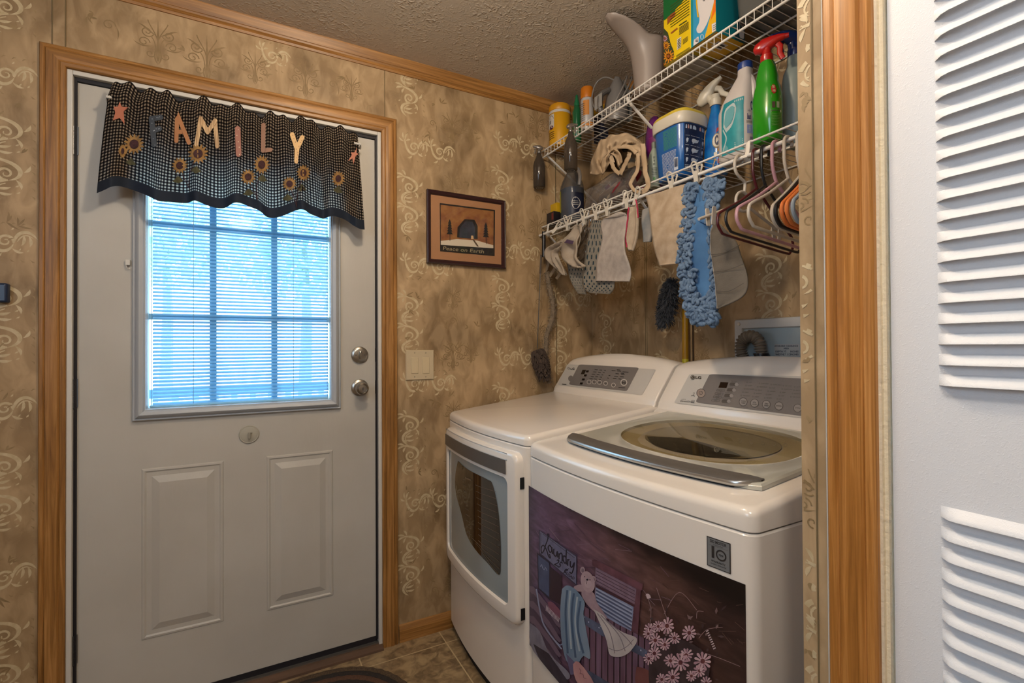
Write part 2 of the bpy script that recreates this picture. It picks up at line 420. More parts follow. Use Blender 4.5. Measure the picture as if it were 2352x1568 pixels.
def paper_pattern(mb, tf, x0, x1, cols, z0=0.1, z1=2.36, skip=None):
    """cols: list of (x, z_of_vertical_centre); bands repeat every 0.502 m"""
    ok = lambda x, z, mx_, mz: x0+mx_ < x < x1-mx_ and z0+mz < z < z1-mz and not (skip and skip(x, z))
    for cx, cz in cols:
        k0 = -6
        for k in range(k0, 7):
            z = cz+0.502*k
            if ok(cx, z, .03, .02): scroll_band(mb, tf, cx, z, True, 2, 0.125)
            zh = z+0.251
            xh = cx+0.09 if cx+0.20 < x1 else x1-0.11
            if ok(xh, zh, .06, .03): scroll_band(mb, tf, xh, zh, False, 2, 0.115 if x1-x0 > .3 else 0.07)
            for dx, dz, sc_ in ((0.19, -0.13, 0.062), (0.275, -0.12, 0.045), (0.19, 0.12, 0.05)):
                if ok(cx+dx, z+dz, .04, .03): medallion(mb, tf, cx+dx, z+dz, sc_)
            if ok(cx+.19, z+.02, .03, .03): curl(mb, tf, cx+.19, z+.02, 0.017)
            if ok(cx+.10, z-.13, .03, .03): curl(mb, tf, cx+.10, z-.13, 0.014)
    for k in range(int((x1-x0)*(z1-z0)*75)):
        x = R.uniform(x0, x1); z = R.uniform(z0, z1)
        if ok(x, z, .02, .02): sprig(mb, tf, x, z, R.uniform(.018, .034), R.uniform(0, 6.3), R.choice((2, 2, 3)))
PM = [PAPER, P_LIGHT, P_BROWN, P_SHADE, P_SEAM]

# door wall, with the doorway cut out
DX0, DX1, DZ1 = -0.503, 0.476, 2.098
mb = MB((0, -4e-6, 0)); mb.nonorm = False
mb.box((XL-0.1, D, 0), (DX0, D+0.1, CEIL)); mb.box((DX1, D, 0), (W+0.1, D+0.1, CEIL)); mb.box((DX0, D, DZ1), (DX1, D+0.1, CEIL))
tf = lambda x, z: (x, D-EPS, z)
onc = lambda x, z: (-0.57 < x < 0.545 and z < 2.17)
paper_pattern(mb, tf, -1.5, -0.575, [(-1.05, 1.05), (-0.64, 1.29)])
paper_pattern(mb, tf, 0.55, W, [(0.598, 1.31), (1.037, 1.41), (1.36, 1.2)])
paper_pattern(mb, tf, -0.50, 0.48, [], 2.17)
for x, z, s in ((-0.27, 2.25, .07), (-0.13, 2.235, .075), (0.02, 2.24, .055), (0.19, 2.245, .065), (0.36, 2.25, .05)): medallion(mb, tf, x, z, s)
scroll_band(mb, tf, 0.09, 2.30, False, 1, 0.10); curl(mb, tf, 0.29, 2.25, .016); curl(mb, tf, -0.40, 2.27, .018)
mb.box((-0.536, D-0.003, 2.165), (-0.508, D, CEIL)); 
for x in (-0.5375, -0.5065, 0.492, 1.331):
    mb.box((x-0.0012, D-0.0032, 0 if x > 1 else 2.165), (x+0.0012, D-0.0008, CEIL), 4)
struct(mb.build('wall_back', PM, smooth=False), 'tan damask wallpapered wall around the white entry door')

# machine wall behind the washer and dryer
mb = MB((-4e-6, 0, 0)); mb.box((W, 0.44, 0), (W+0.1, D+0.1, CEIL))
tf2 = lambda y, z: (W-EPS, D-y, z)
paper_pattern(mb, tf2, 0.0, 1.54, [(0.12, 1.25), (0.50, 1.05), (0.98, 1.40), (1.30, 1.16)])
for y in (0.385, 0.395): mb.box((W-0.0012, D-y-0.001, 0), (W-0.0002, D-y+0.001, CEIL), 4)
mb.box((W-0.004, D-0.62, 0), (W, D-0.655, CEIL)); 
struct(mb.build('wall_right', PM, smooth=False), 'tan damask wallpapered wall behind the washer and dryer')

# partition on the right: paper end, groove strip
mb = MB((-4e-6, 0, 0)); mb.box((RX, 0.343, 0), (W+0.1, RYC, CEIL)); mb.box((RX, -0.9, 2.10), (RX+0.1, 0.343, CEIL)); mb.box((RX, YB, 0), (RX+0.1, -0.55, CEIL))
tf3 = lambda y, z: (RX-EPS, RYC-y, z)
mo = MB()
for k in range(5): scroll_band(mo, lambda a, b_: (a, b_), 0.004+.028*(k % 2), 0.33+0.46*k, True, 2, 0.10); medallion(mo, lambda a, b_: (a, b_), 0.030, 0.52+0.46*k, .05)
def clipped(mo, mb, tfn, y0, y1, off=0):
    for f, m_ in zip(mo.f, mo.m):
        P = [mo.v[i] for i in f]
        if all(y0 < p[0] < y1 for p in P): mb.add2([tfn(p[0], p[1]) for p in P], [tuple(range(len(P)))], m_)
mo.v = [tuple(v) for v in mo.v]; clipped(mo, mb, tf3, 0.0012, 0.0205)
for k in range(26): sprig(mb, lambda a, b: tf3(min(max(a, .001), .02), b), R.uniform(.004, .018), R.uniform(.1, 2.35), .012, R.uniform(0, 6.3), 3)
mb.box((RX-0.0012, RYC-0.0235, 0), (RX-0.0002, RYC-0.0215, CEIL), 4)
struct(mb.build('wall_partition', PM, smooth=False, bevel=0.0), 'narrow wallpapered wall end between the laundry nook and the louvred door')
mb = MB(); mb.tube([(RX-0.0015, RYC-0.040, 0), (RX-0.0015, RYC-0.040, CEIL)], 0.0028, 8)
struct(mb.build('trim_4', WHITE), 'thin pale corner bead beside the oak casing on the right')

# kitchen side walls (behind the camera)
mb = MB(); mb.box((XL-0.1, YB, 0), (XL, D, CEIL)); struct(mb.build('wall_left', PAPER, smooth=False), 'plain wall on the kitchen side left of the camera')
mb = MB(); mb.box((XL-0.1, YB-0.1, 0), (RX+0.1, YB, CEIL)); struct(mb.build('wall_front', PAPER, smooth=False), 'plain wall on the kitchen side behind the camera')

# ceiling
CM = bpy.data.materials.new('stomped_ceiling_texture'); CM.use_nodes = True
n = CM.node_tree.nodes; L = CM.node_tree.links; b = n['Principled BSDF']; t = n.new('ShaderNodeTexCoord')
b.inputs['Base Color'].default_value = col('#bfb6aa'); b.inputs['Roughness'].default_value = 0.33
z = n.new('ShaderNodeTexNoise'); z.inputs['Scale'].default_value = 62; z.inputs['Detail'].default_value = 4; z.inputs['Distortion'].default_value = 1.0
try: z.noise_type = 'RIDGED_MULTIFRACTAL'
except Exception: pass
z2 = n.new('ShaderNodeTexNoise'); z2.inputs['Scale'].default_value = 4.0; z2.inputs['Detail'].default_value = 2
rr = n.new('ShaderNodeValToRGB'); rr.color_ramp.elements[0].position = 0.36; rr.color_ramp.elements[1].position = 0.6
rr.color_ramp.elements[0].color = (0.25, 0.25, 0.25, 1)
mm = n.new('ShaderNodeMath'); mm.operation = 'MULTIPLY'
bp = n.new('ShaderNodeBump'); bp.inputs['Strength'].default_value = 0.8; bp.inputs['Distance'].default_value = 0.006
L.new(t.outputs['Object'], z.inputs['Vector']); L.new(t.outputs['Object'], z2.inputs['Vector']); L.new(z2.outputs['Fac'], rr.inputs[0])
L.new(z.outputs['Fac'], mm.inputs[0]); L.new(rr.outputs[0], mm.inputs[1]); L.new(mm.outputs[0], bp.inputs['Height']); L.new(bp.outputs[0], b.inputs['Normal'])
mb = MB(); mb.box((XL-0.1, YB-0.1, CEIL), (W+0.1, D+0.1, CEIL+0.08)); struct(mb.build('ceiling', CM, smooth=False), 'grey-white stomp textured ceiling')

# floor
FM = bpy.data.materials.new('vinyl_tile'); FM.use_nodes = True
n = FM.node_tree.nodes; L = FM.node_tree.links; b = n['Principled BSDF']; t = n.new('ShaderNodeTexCoord')
mp = n.new('ShaderNodeMapping'); mp.inputs['Location'].default_value = (-0.713, -1.900, 0)
br = n.new('ShaderNodeTexBrick'); br.offset = 0.0; br.inputs['Scale'].default_value = 1.0; br.inputs['Brick Width'].default_value = 0.335; br.inputs['Row Height'].default_value = 0.335
br.inputs['Mortar Size'].default_value = 0.0028; br.inputs['Mortar Smooth'].default_value = 0.3
z = n.new('ShaderNodeTexNoise'); z.inputs['Scale'].default_value = 22; z.inputs['Detail'].default_value = 8; z.inputs['Distortion'].default_value = 1.2
r = n.new('ShaderNodeValToRGB'); r.color_ramp.elements[0].position = 0.36; r.color_ramp.elements[0].color = col('#6e5a42'); r.color_ramp.elements[1].position = 0.66; r.color_ramp.elements[1].color = col('#a28b68')
L.new(t.outputs['Object'], mp.inputs[0]); L.new(mp.outputs[0], br.inputs['Vector']); L.new(t.outputs['Object'], z.inputs['Vector']); L.new(z.outputs['Fac'], r.inputs[0])
L.new(r.outputs[0], br.inputs['Color1']); L.new(r.outputs[0], br.inputs['Color2']); br.inputs['Mortar'].default_value = col('#b7a27e')
L.new(br.outputs['Color'], b.inputs['Base Color']); b.inputs['Roughness'].default_value = 0.4
bp = n.new('ShaderNodeBump'); bp.inputs['Strength'].default_value = 0.3; bp.inputs['Distance'].default_value = 0.002; L.new(z.outputs['Fac'], bp.inputs['Height']); L.new(bp.outputs[0], b.inputs['Normal'])
mb = MB(); mb.box((XL-0.1, YB-0.1, -0.08), (W+0.1, D+0.1, 0)); struct(mb.build('floor', FM, smooth=False), 'brown stone-look vinyl tile floor')

# crown moulding, two legs mitred in the far corner
cp = [(0, -0.062), (0.005, -0.062), (0.007, -0.054), (0.004, -0.050), (0.010, -0.044), (0.012, -0.038), (0.009, -0.034), (0.013, -0.018), (0.018, -0.008), (0.019, 0.0)]
mb = MB(); mb.loft([[(XL, D-a, CEIL+h) for a, h in cp+[(0, 0)]], [(W-0.0, D-a, CEIL+h) for a, h in cp+[(0, 0)]]])
struct(mb.build('trim_1', OAKX, angle=20), 'oak crown moulding above the entry door wall')
mb = MB(); mb.loft([[(W-a, RYC, CEIL+h) for a, h in cp+[(0, 0)]], [(W-a, D-0.03, CEIL+h) for a, h in cp+[(0, 0)]]])
struct(mb.build('trim_2', OAKY, angle=20), 'oak crown moulding above the wall behind the washer')
# baseboard
bb = [(0, 0), (0.012, 0), (0.012, 0.052), (0.006, 0.066), (0.0, 0.070)]
mb = MB(); mb.loft([[(DX1+0.067, D-a, h) for a, h in bb], [(0.80, D-a, h) for a, h in bb]])
struct(mb.build('baseboard_back', OAKX, angle=20), 'oak baseboard between the door casing and the dryer')

# door casing: two jambs + head, mitred
def casing(path_pts, name, label, mlist, normal):
    pass
prof = [(0.0, 0.0), (0.0, 0.009), (0.003, 0.012), (0.012, 0.013), (0.015, 0.010), (0.018, 0.013), (0.034, 0.016), (0.046, 0.015), (0.049, 0.011), (0.052, 0.014), (0.060, 0.013), (0.063, 0.009), (0.063, 0.0)]
CW = 0.063
def cas_leg(name, x_in, side, label):
    mb = MB(); lo = [(x_in+side*d, D-h, 0.0) for d, h in prof]; hi = [(x_in+side*d, D-h, DZ1+0.002+d) for d, h in prof]
    mb.loft([lo, hi]); o = mb.build(name, OAKZ, angle=20); struct(o, label)
cas_leg('trim_5', DX0, -1, 'left oak casing of the entry door'); cas_leg('trim_6', DX1, 1, 'right oak casing of the entry door')
mb = MB(); mb.loft([[(DX0-d, D-h, DZ1+0.002+d) for d, h in prof], [(DX1+d, D-h, DZ1+0.002+d) for d, h in prof]])
struct(mb.build('trim_7', OAKX, angle=20), 'oak head casing above the entry door')
# casing on the partition, beside the louvred door
mb = MB(); y1 = 0.405
mb.loft([[(RX-h*1.0, y1-d, z) for d, h in prof] for z in (0.0, CEIL)])
struct(mb.build('trim_8', wood('oak_casing_warm', (120, 120, 3.2), '#84531f', '#c98f4e', '#a76e30'), angle=20), 'fluted oak casing on the partition left of the louvred door')

# entry door: frame, leaf, glazing -------------------------------------------------
door = bpy.data.objects.new('door_1', None); COL.objects.link(door); door.location = (0, D+0.02, 0); struct(door, 'white entry door with a blinds window and two raised panels')
LY = D+0.020
mb = MB()
for x0, x1 in ((DX0, DX0+0.014), (DX1-0.014, DX1)): mb.box((x0, D-0.004, 0), (x1, D+0.09, DZ1))
mb.box((DX0+.0142, D-0.0035, DZ1-0.014), (DX1-.0142, D+0.09, DZ1)); mb.build('door_frame', WHITE, door, smooth=False, bevel=0.002)
mb = MB()
for x0, x1 in ((DX0+0.0145, DX0+0.0215), (DX1-0.0215, DX1-0.0145)): mb.box((x0, D+0.012, 0.03), (x1, D+0.085, DZ1-0.015))
mb.box((DX0+0.0217, D+0.0125, DZ1-0.026), (DX1-0.0217, D+0.085, DZ1-0.0145)); mb.build('weatherstrip', DARK, door, smooth=False)
LX0, LX1, LZ0, LZ1 = DX0+0.021, DX1-0.021, 0.040, DZ1-0.028
WX0, WX1, WZ0, WZ1 = -0.302, 0.280, 1.016, 1.86
mb = MB()
for a, b_ in (((LX0, LZ0), (WX0, LZ1)), ((WX1, LZ0), (LX1, LZ1)), ((WX0, LZ0), (WX1, WZ0)), ((WX0, WZ1), (WX1, LZ1))):
    mb.box((a[0], LY, a[1]), (b_[0], LY+0.044, b_[1]))
mb.build('door_leaf', DOORW, door, smooth=False)
pf = [(0, -0.0005), (0.003, 0.003), (0.009, 0.004), (0.014, 0.0006), (0.022, 0.0006), (0.028, 0.001), (0.050, 0.0085), (0.053, 0.0085)]
for px0, px1 in ((at(1, LY, 325, 1078).x, at(1, LY, 514, 1062).x), (at(1, LY, 612, 1048).x, at(1, LY, 765, 1038).x)):
    mb = MB(); mb.ring(px0, 0.246, px1, 0.816, pf, lambda x, z, h: (x, LY-h, z), fill=True); mb.build('raised_panel', DOORW, door, angle=12)
mb = MB()
wf = [(0, 0), (0.0, 0.010), (0.003, 0.014), (0.007, 0.012), (0.011, 0.020), (0.020, 0.026), (0.030, 0.022), (0.034, 0.016), (0.037, 0.016), (0.0385, -0.012)]
mb.ring(WX0-0.0385, WZ0-0.0385, WX1+0.0385, WZ1+0.0385, wf, lambda x, z, h: (x, LY-h, z)); mb.build('lite_frame', FRAMEP, door, angle=30)
GLASS = clear_mat('window_glass', '#f4fbff', 0.1)
gl = MB(); gl.box((WX0, LY+0.010, WZ0), (WX1, LY+0.012, WZ1)); gl.build('glass_pane', GLASS, door, smooth=False)
SLAT = mat('blind_slat_white', '#8db4cc', rough=0.5, translucent=0.35)
GRIL = mat('white_grille', '#a9cfe0', rough=0.5)  # bluish window glare put into the base colour of the white bars
# mini blind sealed in the lite
mb = MB(); z = WZ0+0.012; NS = 0
while z < WZ1-0.01:
    a0 = radians(36)
    def sl(u, v, z=z): 
        x = WX0+0.012+u*(WX1-WX0-0.016); q = (v-0.5)*0.0145; c = 0.0012*(1-(2*v-1)**2)
        return (x, LY+0.026+q*cos(a0), z+q*sin(a0)+c)
    mb.grid(sl, 1, 4); z += 0.0128
mb.build('blind_slats', SLAT, door, angle=60)
mb = MB()
for x in (at(1, LY, 443, 700).x, at(1, LY, 675, 700).x, WX0+0.010, WX1-0.008): mb.tube([(x, LY+0.019, WZ0), (x, LY+0.019, WZ1)], 0.0009, 5)
mb.build('blind_cord', mat('blind_cord_grey', '#8fa6b5'), door)
mb = MB(); mb.box((WX0+0.004, LY+0.018, WZ0+0.001), (WX1-0.004, LY+0.032, WZ0+0.008)); mb.build('blind_bottom_rail', mat('blind_rail', '#a9cfe2'), door, smooth=False, bevel=0.001)
mb = MB()
for x in (at(1, LY, 488, 700).x, at(1, LY, 631, 700).x): mb.box((x-0.0105, LY+0.037, WZ0), (x+0.0105, LY+0.043, WZ1))
for k in (1, 2):
    zc = WZ0+(WZ1-WZ0)*k/3*1.0; zc = (at(1, LY, 488, 728).z, at(1, LY, 488, 520).z)[k-1]
    mb.box((WX0, LY+0.0365, zc-0.0105), (WX1, LY+0.0435, zc+0.0105))
mb.build('grille', GRIL, door, smooth=False)
# deadbolt and knob
def roset(px, py, name, knob):
    c = at(1, LY, px, py); mb = MB()
    pr = [(0.0, 0.0), (0.0320, 0.0), (0.0338, 0.003), (0.0326, 0.007), (0.0265, 0.011), (0.023, 0.012), (0.0, 0.012)]
    mb.lathe([(r, -h) for r, h in pr], (c.x, c.z*0+LY, 0), 36, ax=1) if False else None
    rings = [[(c.x+r*cos(2*pi*k/36), LY-h, c.z+r*sin(2*pi*k/36)) for k in range(36)] for r, h in pr if r > 0]
    mb.loft(rings); o = mb.build(name, NICKEL, door, angle=25)
    m2 = MB()
    if knob:
        pr = [(0.011, 0.012), (0.0115, 0.028), (0.018, 0.034), (0.0245, 0.042), (0.0255, 0.052), (0.023, 0.062), (0.0165, 0.068), (0.0155, 0.066), (0.008, 0.067)]
        m2.loft([[(c.x+r*cos(2*pi*k/36), LY-h, c.z+r*sin(2*pi*k/36)) for k in range(36)] for r, h in pr]); 
        m2.build('door_knob', NICKEL, door, angle=30)
        m3 = MB(); m3.box((c.x-0.0015, LY-0.072, c.z-0.006), (c.x+0.0015, LY-0.066, c.z+0.006)); m3.build('knob_button', STEEL, o, smooth=False)
    else:
        m2.loft([[(c.x+0.006*cos(a)*s, LY-h, c.z+0.017*sin(a)*s) for a in [2*pi*k/16 for k in range(16)]] for h, s in ((0.010, 1), (0.022, 1), (0.025, 0.7))])
        m2.build('thumb_turn', NICKEL, door, angle=40)
        for s in (-1, 1):
            m3 = MB(); m3.loft([[(c.x+s*0.017+r*cos(2*pi*k/10), LY-h, c.z+r*sin(2*pi*k/10)) for k in range(10)] for r, h in ((0.003, 0.010), (0.003, 0.0135), (0.001, 0.0138))]); m3.build('screw', STEEL, o)
roset(826, 815, 'deadbolt', False); roset(826, 890, 'knob_rosette', True)
# strike plates on the right edge, hinges on the left
for py in (815, 888):
    z = at(1, LY, 868, py).z; mb = MB(); mb.box((DX1-0.0225, LY-0.003, z-0.028), (DX1-0.0125, LY+0.02, z+0.028)); mb.box((DX1-0.021, LY-0.0045, z-0.016), (DX1-0.017, LY-0.002, z+0.016))
    mb.build('strike_plate', mat('dark_bronze', '#3a3330', rough=0.4, metal=0.7), door, smooth=False, bevel=0.001)
for py in (322, 903, 1492):
    z = at(1, LY, 161, py).z; mb = MB(); x = DX0+0.0125
    for k in range(5): mb.lathe([(0.0042, z-0.045+0.018*k+0.0006), (0.0042, z-0.045+0.018*(k+1)-0.0006)], (x, LY-0.009, 0), 14)
    mb.lathe([(0.002, z-0.05), (0.0048, z-0.047), (0.0048, z-0.045)], (x, LY-0.009, 0), 14)
    mb.box((x, LY-0.006, z-0.045), (x+0.012, LY-0.003, z+0.045)); mb.build('hinge', STEEL, door, angle=30)
# round alarm/deadlatch disc under the glass, and small latch by the frame
c = at(1, LY, 572, 997); mb = MB()
mb.loft([[(c.x+r*cos(2*pi*k/32), LY-h, c.z+r*sin(2*pi*k/32)) for k in range(32)] for r, h in ((0.033, 0), (0.033, 0.003), (0.031, 0.005), (0.028, 0.0045), (0.026, 0.0055))])
o = mb.build('round_cover', mat('aged_white_disc', '#a5a194', rough=0.5), door, angle=30)
mb = MB(); mb.box((c.x-0.003, LY-0.014, c.z-0.014), (c.x+0.005, LY-0.005, c.z+0.008)); mb.tube([(c.x, LY-0.009, c.z+0.006), (c.x+0.011, LY-0.009, c.z+0.006)], 0.0015, 6)
mb.build('disc_peg', mat('peg_grey', '#8d897d'), o, smooth=False, bevel=0.001)
c = at(1, LY, 295, 607); mb = MB(); mb.box((c.x-0.006, LY-0.012, c.z-0.004), (c.x+0.006, LY, c.z+0.014)); mb.tube([(c.x-.005, LY-0.008, c.z-.003), (c.x-.003, LY-0.008, c.z-.013), (c.x+.006, LY-0.008, c.z-.016)], 0.0015, 6)
mb.build('latch_clip', WHITE, door, smooth=False, bevel=0.001)
mb = MB(); mb.box((LX0, LY-0.002, 0.018), (LX1, LY+0.044, 0.041)); mb.build('door_sweep', DARK, door, smooth=False)
# threshold
thr = MB(); thr.loft([[(x, y, z) for y, z in ((D-0.028, 0), (D-0.026, 0.008), (D-0.004, 0.016), (D+0.06, 0.018), (D+0.12, 0.018), (D+0.12, 0))] for x in (DX0+0.001, DX1-0.001)])
o = thr.build('trim_3', mat('threshold_wood', '#4f3a2d', '#624a3a', 30, rough=0.5, stretch=(0.1, 1, 1)), smooth=False); struct(o, 'worn wooden and aluminium threshold under the entry door')
th2 = MB(); th2.box((DX0+0.001, D+0.004, 0.016), (DX1-0.001, D+0.05, 0.021)); th2.build('threshold_strip', mat('aluminium_sill', '#8b8782', rough=0.35, metal=0.8), o, smooth=False)

# ------------------------------------------------------------ louvred closet door on the right
lv = bpy.data.objects.new('door_2', None); COL.objects.link(lv); lv.location = (RX, 0.2, 0); struct(lv, 'white embossed steel louvred closet door at the right edge')
mb = MB(); mb.box((RX-0.002, 0.3385, 0), (RX+0.05, 0.3425, 2.1)); mb.box((RX+0.004, 0.334, 0), (RX+0.05, 0.3385, 2.1)) 
mb.build('door_jamb', mat('plaster_jamb', '#ead9ba', rough=0.6, bump=0.5, bscale=160), lv, smooth=False)
LOUV = bpy.data.materials.new('embossed_steel_white'); LOUV.use_nodes = True
n = LOUV.node_tree.nodes; L = LOUV.node_tree.links; b = n['Principled BSDF']; t = n.new('ShaderNodeTexCoord')
b.inputs['Base Color'].default_value = col('#e0e2e6'); b.inputs['Roughness'].default_value = 0.45
mp = n.new('ShaderNodeMapping'); mp.inputs['Scale'].default_value = (1, 1, 1)
z = n.new('ShaderNodeTexNoise'); z.inputs['Scale'].default_value = 260; z.inputs['Detail'].default_value = 3; z.inputs['Distortion'].default_value = 1.5
try: z.noise_type = 'RIDGED_MULTIFRACTAL'
except Exception: pass
bp = n.new('ShaderNodeBump'); bp.inputs['Strength'].default_value = 0.28; bp.inputs['Distance'].default_value = 0.0012
L.new(t.outputs['Object'], mp.inputs[0]); L.new(mp.outputs[0], z.inputs['Vector']); L.new(z.outputs['Fac'], bp.inputs['Height']); L.new(bp.outputs[0], b.inputs['Normal'])
PX = RX+0.003; yA, yB = 0.331, -0.10     # leaf extents
yl = 0.278                                # louvre field starts
zTopEnd, zBotStart = at(0, PX, 2150, 905).z, at(0, PX, 2160, 1160).z
mb = MB()
# stile with rounded edge, mid rail, bottom
mb.loft([[(PX+0.03, yA, z), (PX+0.006, yA, z), (PX+0.0015, yA-0.002, z), (PX, yA-0.008, z), (PX, yl, z), (PX+0.03, yl, z)] for z in (0.01, 2.09)])
mb.box((PX, yB, zBotStart), (PX+0.03, yl, zTopEnd)); mb.box((PX, yB, 0.01), (PX+0.03, yl, 0.12)); mb.box((PX, yB, 2.0), (PX+0.03, yl, 2.09))
mb.build('door_panel', LOUV, lv, angle=40)
PITCH_ = 0.0252
def louvres(z0, z1, name):
    mb = MB(); z = z0+PITCH_*round((z1-z0)/PITCH_)
    while z-PITCH_ > z0-0.004:
        # front profile of one slat, from its top (in the panel plane) bulging out and down to a lip, then back inside
        def prof_at(e):   # e 0..1 depth factor at the ends
            return [(PX, z), (PX-0.0030*e, z-0.0030), (PX-0.0085*e, z-0.0080), (PX-0.0120*e, z-0.0125), (PX-0.0122*e, z-0.0137), (PX-0.0112*e, z-0.0137), (PX-0.004*e, z-0.0085), (PX+0.001*e, z-0.0050), (PX+0.0012*e, z-0.0145), (PX, z-0.0252)]
        rings = []
        for y, e in ((yl, 0.02), (yl-0.004, 0.35), (yl-0.010, 0.8), (yl-0.018, 1.0), (yB+0.01, 1.0), (yB, 0.02)):
            rings.append([(x, y, zz) for x, zz in prof_at(e)])
        b0 = len(mb.v); k = len(rings[0])
        for r_ in rings: mb.v += r_
        for i in range(len(rings)-1):
            for j in range(k-1):
                mb.f.append([b0+i*k+j, b0+i*k+j+1, b0+(i+1)*k+j+1, b0+(i+1)*k+j]); mb.m.append(0)
        # flat flange filling down to the next slat at the ends, behind it
        z -= PITCH_
    mb.build(name, LOUV, lv, angle=50)
louvres(zTopEnd, 2.0, 'louvre_field'); louvres(zBotStart-PITCH_*39, zBotStart, 'louvre_field')
mb = MB(); mb.box((PX+0.020, yB, 0.1), (PX+0.026, yl-0.0005, 2.02)); mb.build('closet_backing', mat('louvre_back', '#8f897f', rough=0.8), lv, smooth=False)
mb = MB(); mb.box((PX+0.0, -0.62, 0), (PX+0.03, yB-0.002, 2.09)); mb.build('second_leaf', LOUV, lv, smooth=False)

# ------------------------------------------------------------ outside
o = MB().box((-8, 2.12, -0.22), (10, 14, -0.14)).build('ground', mat('sunlit_concrete', '#d9dde0', '#c3cdc6', 2), smooth=False); o['label'] = 'sunlit yard ground beyond the entry door'; o['category'] = 'ground'; o['kind'] = 'structure'
o = MB().box((-3, 2.12, -0.13), (3.2, 4.4, -0.03)).build('porch_deck', mat('porch_boards', '#b9c4cc', '#a7b4be', 4, stretch=(8, 1, 1)), smooth=False); tag(o, 'pale board porch deck outside the entry door', 'deck'); o['kind'] = 'structure'
rail = thing('porch_railing', 'white porch railing with balusters seen through the door blinds', 'railing', (0, 4.3, 0))
m_r = mat('railing_white', '#dfe6ee')
MB().box((-2.9, 4.26, 0.86), (3.1, 4.34, 0.92)).build('top_rail', mat('railing_grey_blue', '#5f87ab'), rail, smooth=False)
MB().box((-2.9, 4.28, 0.02), (3.1, 4.32, 0.08)).build('bottom_rail', m_r, rail, smooth=False)
x = -2.85
while x < 3.05:
    MB().box((x-0.02, 4.28, 0.08), (x+0.02, 4.32, 0.86)).build('baluster', m_r, rail, smooth=False); x += 0.125
for x in (-2.9, -0.9, 1.2, 3.1): MB().box((x-0.05, 4.25, -0.03), (x+0.05, 4.35, 1.0)).build('post', m_r, rail, smooth=False, bevel=0.005)
shed = thing('garden_shed', 'blue-grey boarded shed behind the porch railing, right of the yard', 'shed', (3.2, 6.4, -0.14))
MB().box((1.0, 5.4, -0.14), (3.4, 7.0, 1.75)).build('wall', mat('shed_boards', '#8fb0d2', '#a9c4de', 6, stretch=(6, 6, .2)), shed, smooth=False)
MB().loft([[(x, 5.25, 1.73), (x, 6.2, 2.1), (x, 7.15, 1.73)] for x in (.9, 3.5)]).build('roof', mat('shed_roof', '#7f95a8'), shed, smooth=False)
for x in (1.2, 1.6, 2.0): MB().box((x-.03, 5.37, 0.1), (x+.03, 5.4, 1.6)).build('batten', m_r, shed, smooth=False)
def tree(px, Y, zc, r, seed, label):
    rr = random.Random(seed); x = at(1, Y, px, 784).x
    tr = thing('leafy_tree', label, 'tree', (x, Y, -0.14), 'trees beyond the porch')
    mb = MB(); mb.tube([(x, Y, -0.14), (x+.05, Y, zc*.5), (x, Y, zc)], [0.16, 0.12, 0.06], 8); mb.build('trunk', mat('bark', '#9fa39a'), tr)
    mb = MB()
    for k in range(1500):
        a, b_, q = rr.uniform(0, 2*pi), math.acos(rr.uniform(-1, 1)), r*rr.random()**0.33
        c = Vector((x+q*cos(a)*sin(b_)*1.2, Y+q*sin(a)*sin(b_), zc+q*cos(b_)*0.9)); e1 = Vector((rr.uniform(-1, 1), rr.uniform(-1, 1), rr.uniform(-1, 1)))*0.16; e2 = Vector((rr.uniform(-1, 1), rr.uniform(-1, 1), rr.uniform(-1, 1)))*0.10
        mb.poly([c-e1, c-e2, c+e1, c+e2])
    mb.build('foliage', mat('tree_leaves', '#b5cfb8', '#d0e2cc', 3, translucent=0.4), tr, smooth=False)
tree(700, 12.5, 3.7, 1.6, 3, 'bright green tree seen through the right panes of the door')
tree(380, 15.5, 4.2, 1.6, 5, 'bright green tree seen through the left panes of the door')
# ------------------------------------------------------------ laundry machines
SKEW = {0.789: 0.027}
def front_fn(y0, y1, xs, bulge):
    yc, hw = (y0+y1)/2, (y1-y0)/2; sk = SKEW.get(xs, 0)
    return lambda y: xs-sk*min(max((y-y0)/(y1-y0), 0), 1)-bulge*(1-min(1, abs((y-yc)/hw))**2)
def outline(y0, y1, xs, bulge, xb, inset=0.0, r=0.028, n=20):
    """closed plan outline, bulged front (low X), rounded front corners"""
    fn = front_fn(y0, y1, xs, bulge); a, b_ = y0+inset, y1-inset; rr = max(r-inset*0.5, 0.006); pts = []
    fx = lambda y: fn(y)+inset
    # near corner (y0)
    for k in range(7):
        t = pi/2*k/6; pts.append((fx(a+rr)+rr*(1-sin(t))*0.92, a+rr*(1-cos(t)) if False else a+rr-rr*cos(t)))
    for k in range(1, n):
        y = a+rr+(b_-a-2*rr)*k/n; pts.append((fx(y), y))
    for k in range(7):
        t = pi/2*(1-k/6); pts.append((fx(b_-rr)+rr*(1-sin(t))*0.92, b_-rr+rr*cos(t)))
    pts.append((xb-inset, b_)); pts.append((xb-inset, a)); return pts
TOPZ = lambda x, z0, x0: z0+0.115*(x-x0)

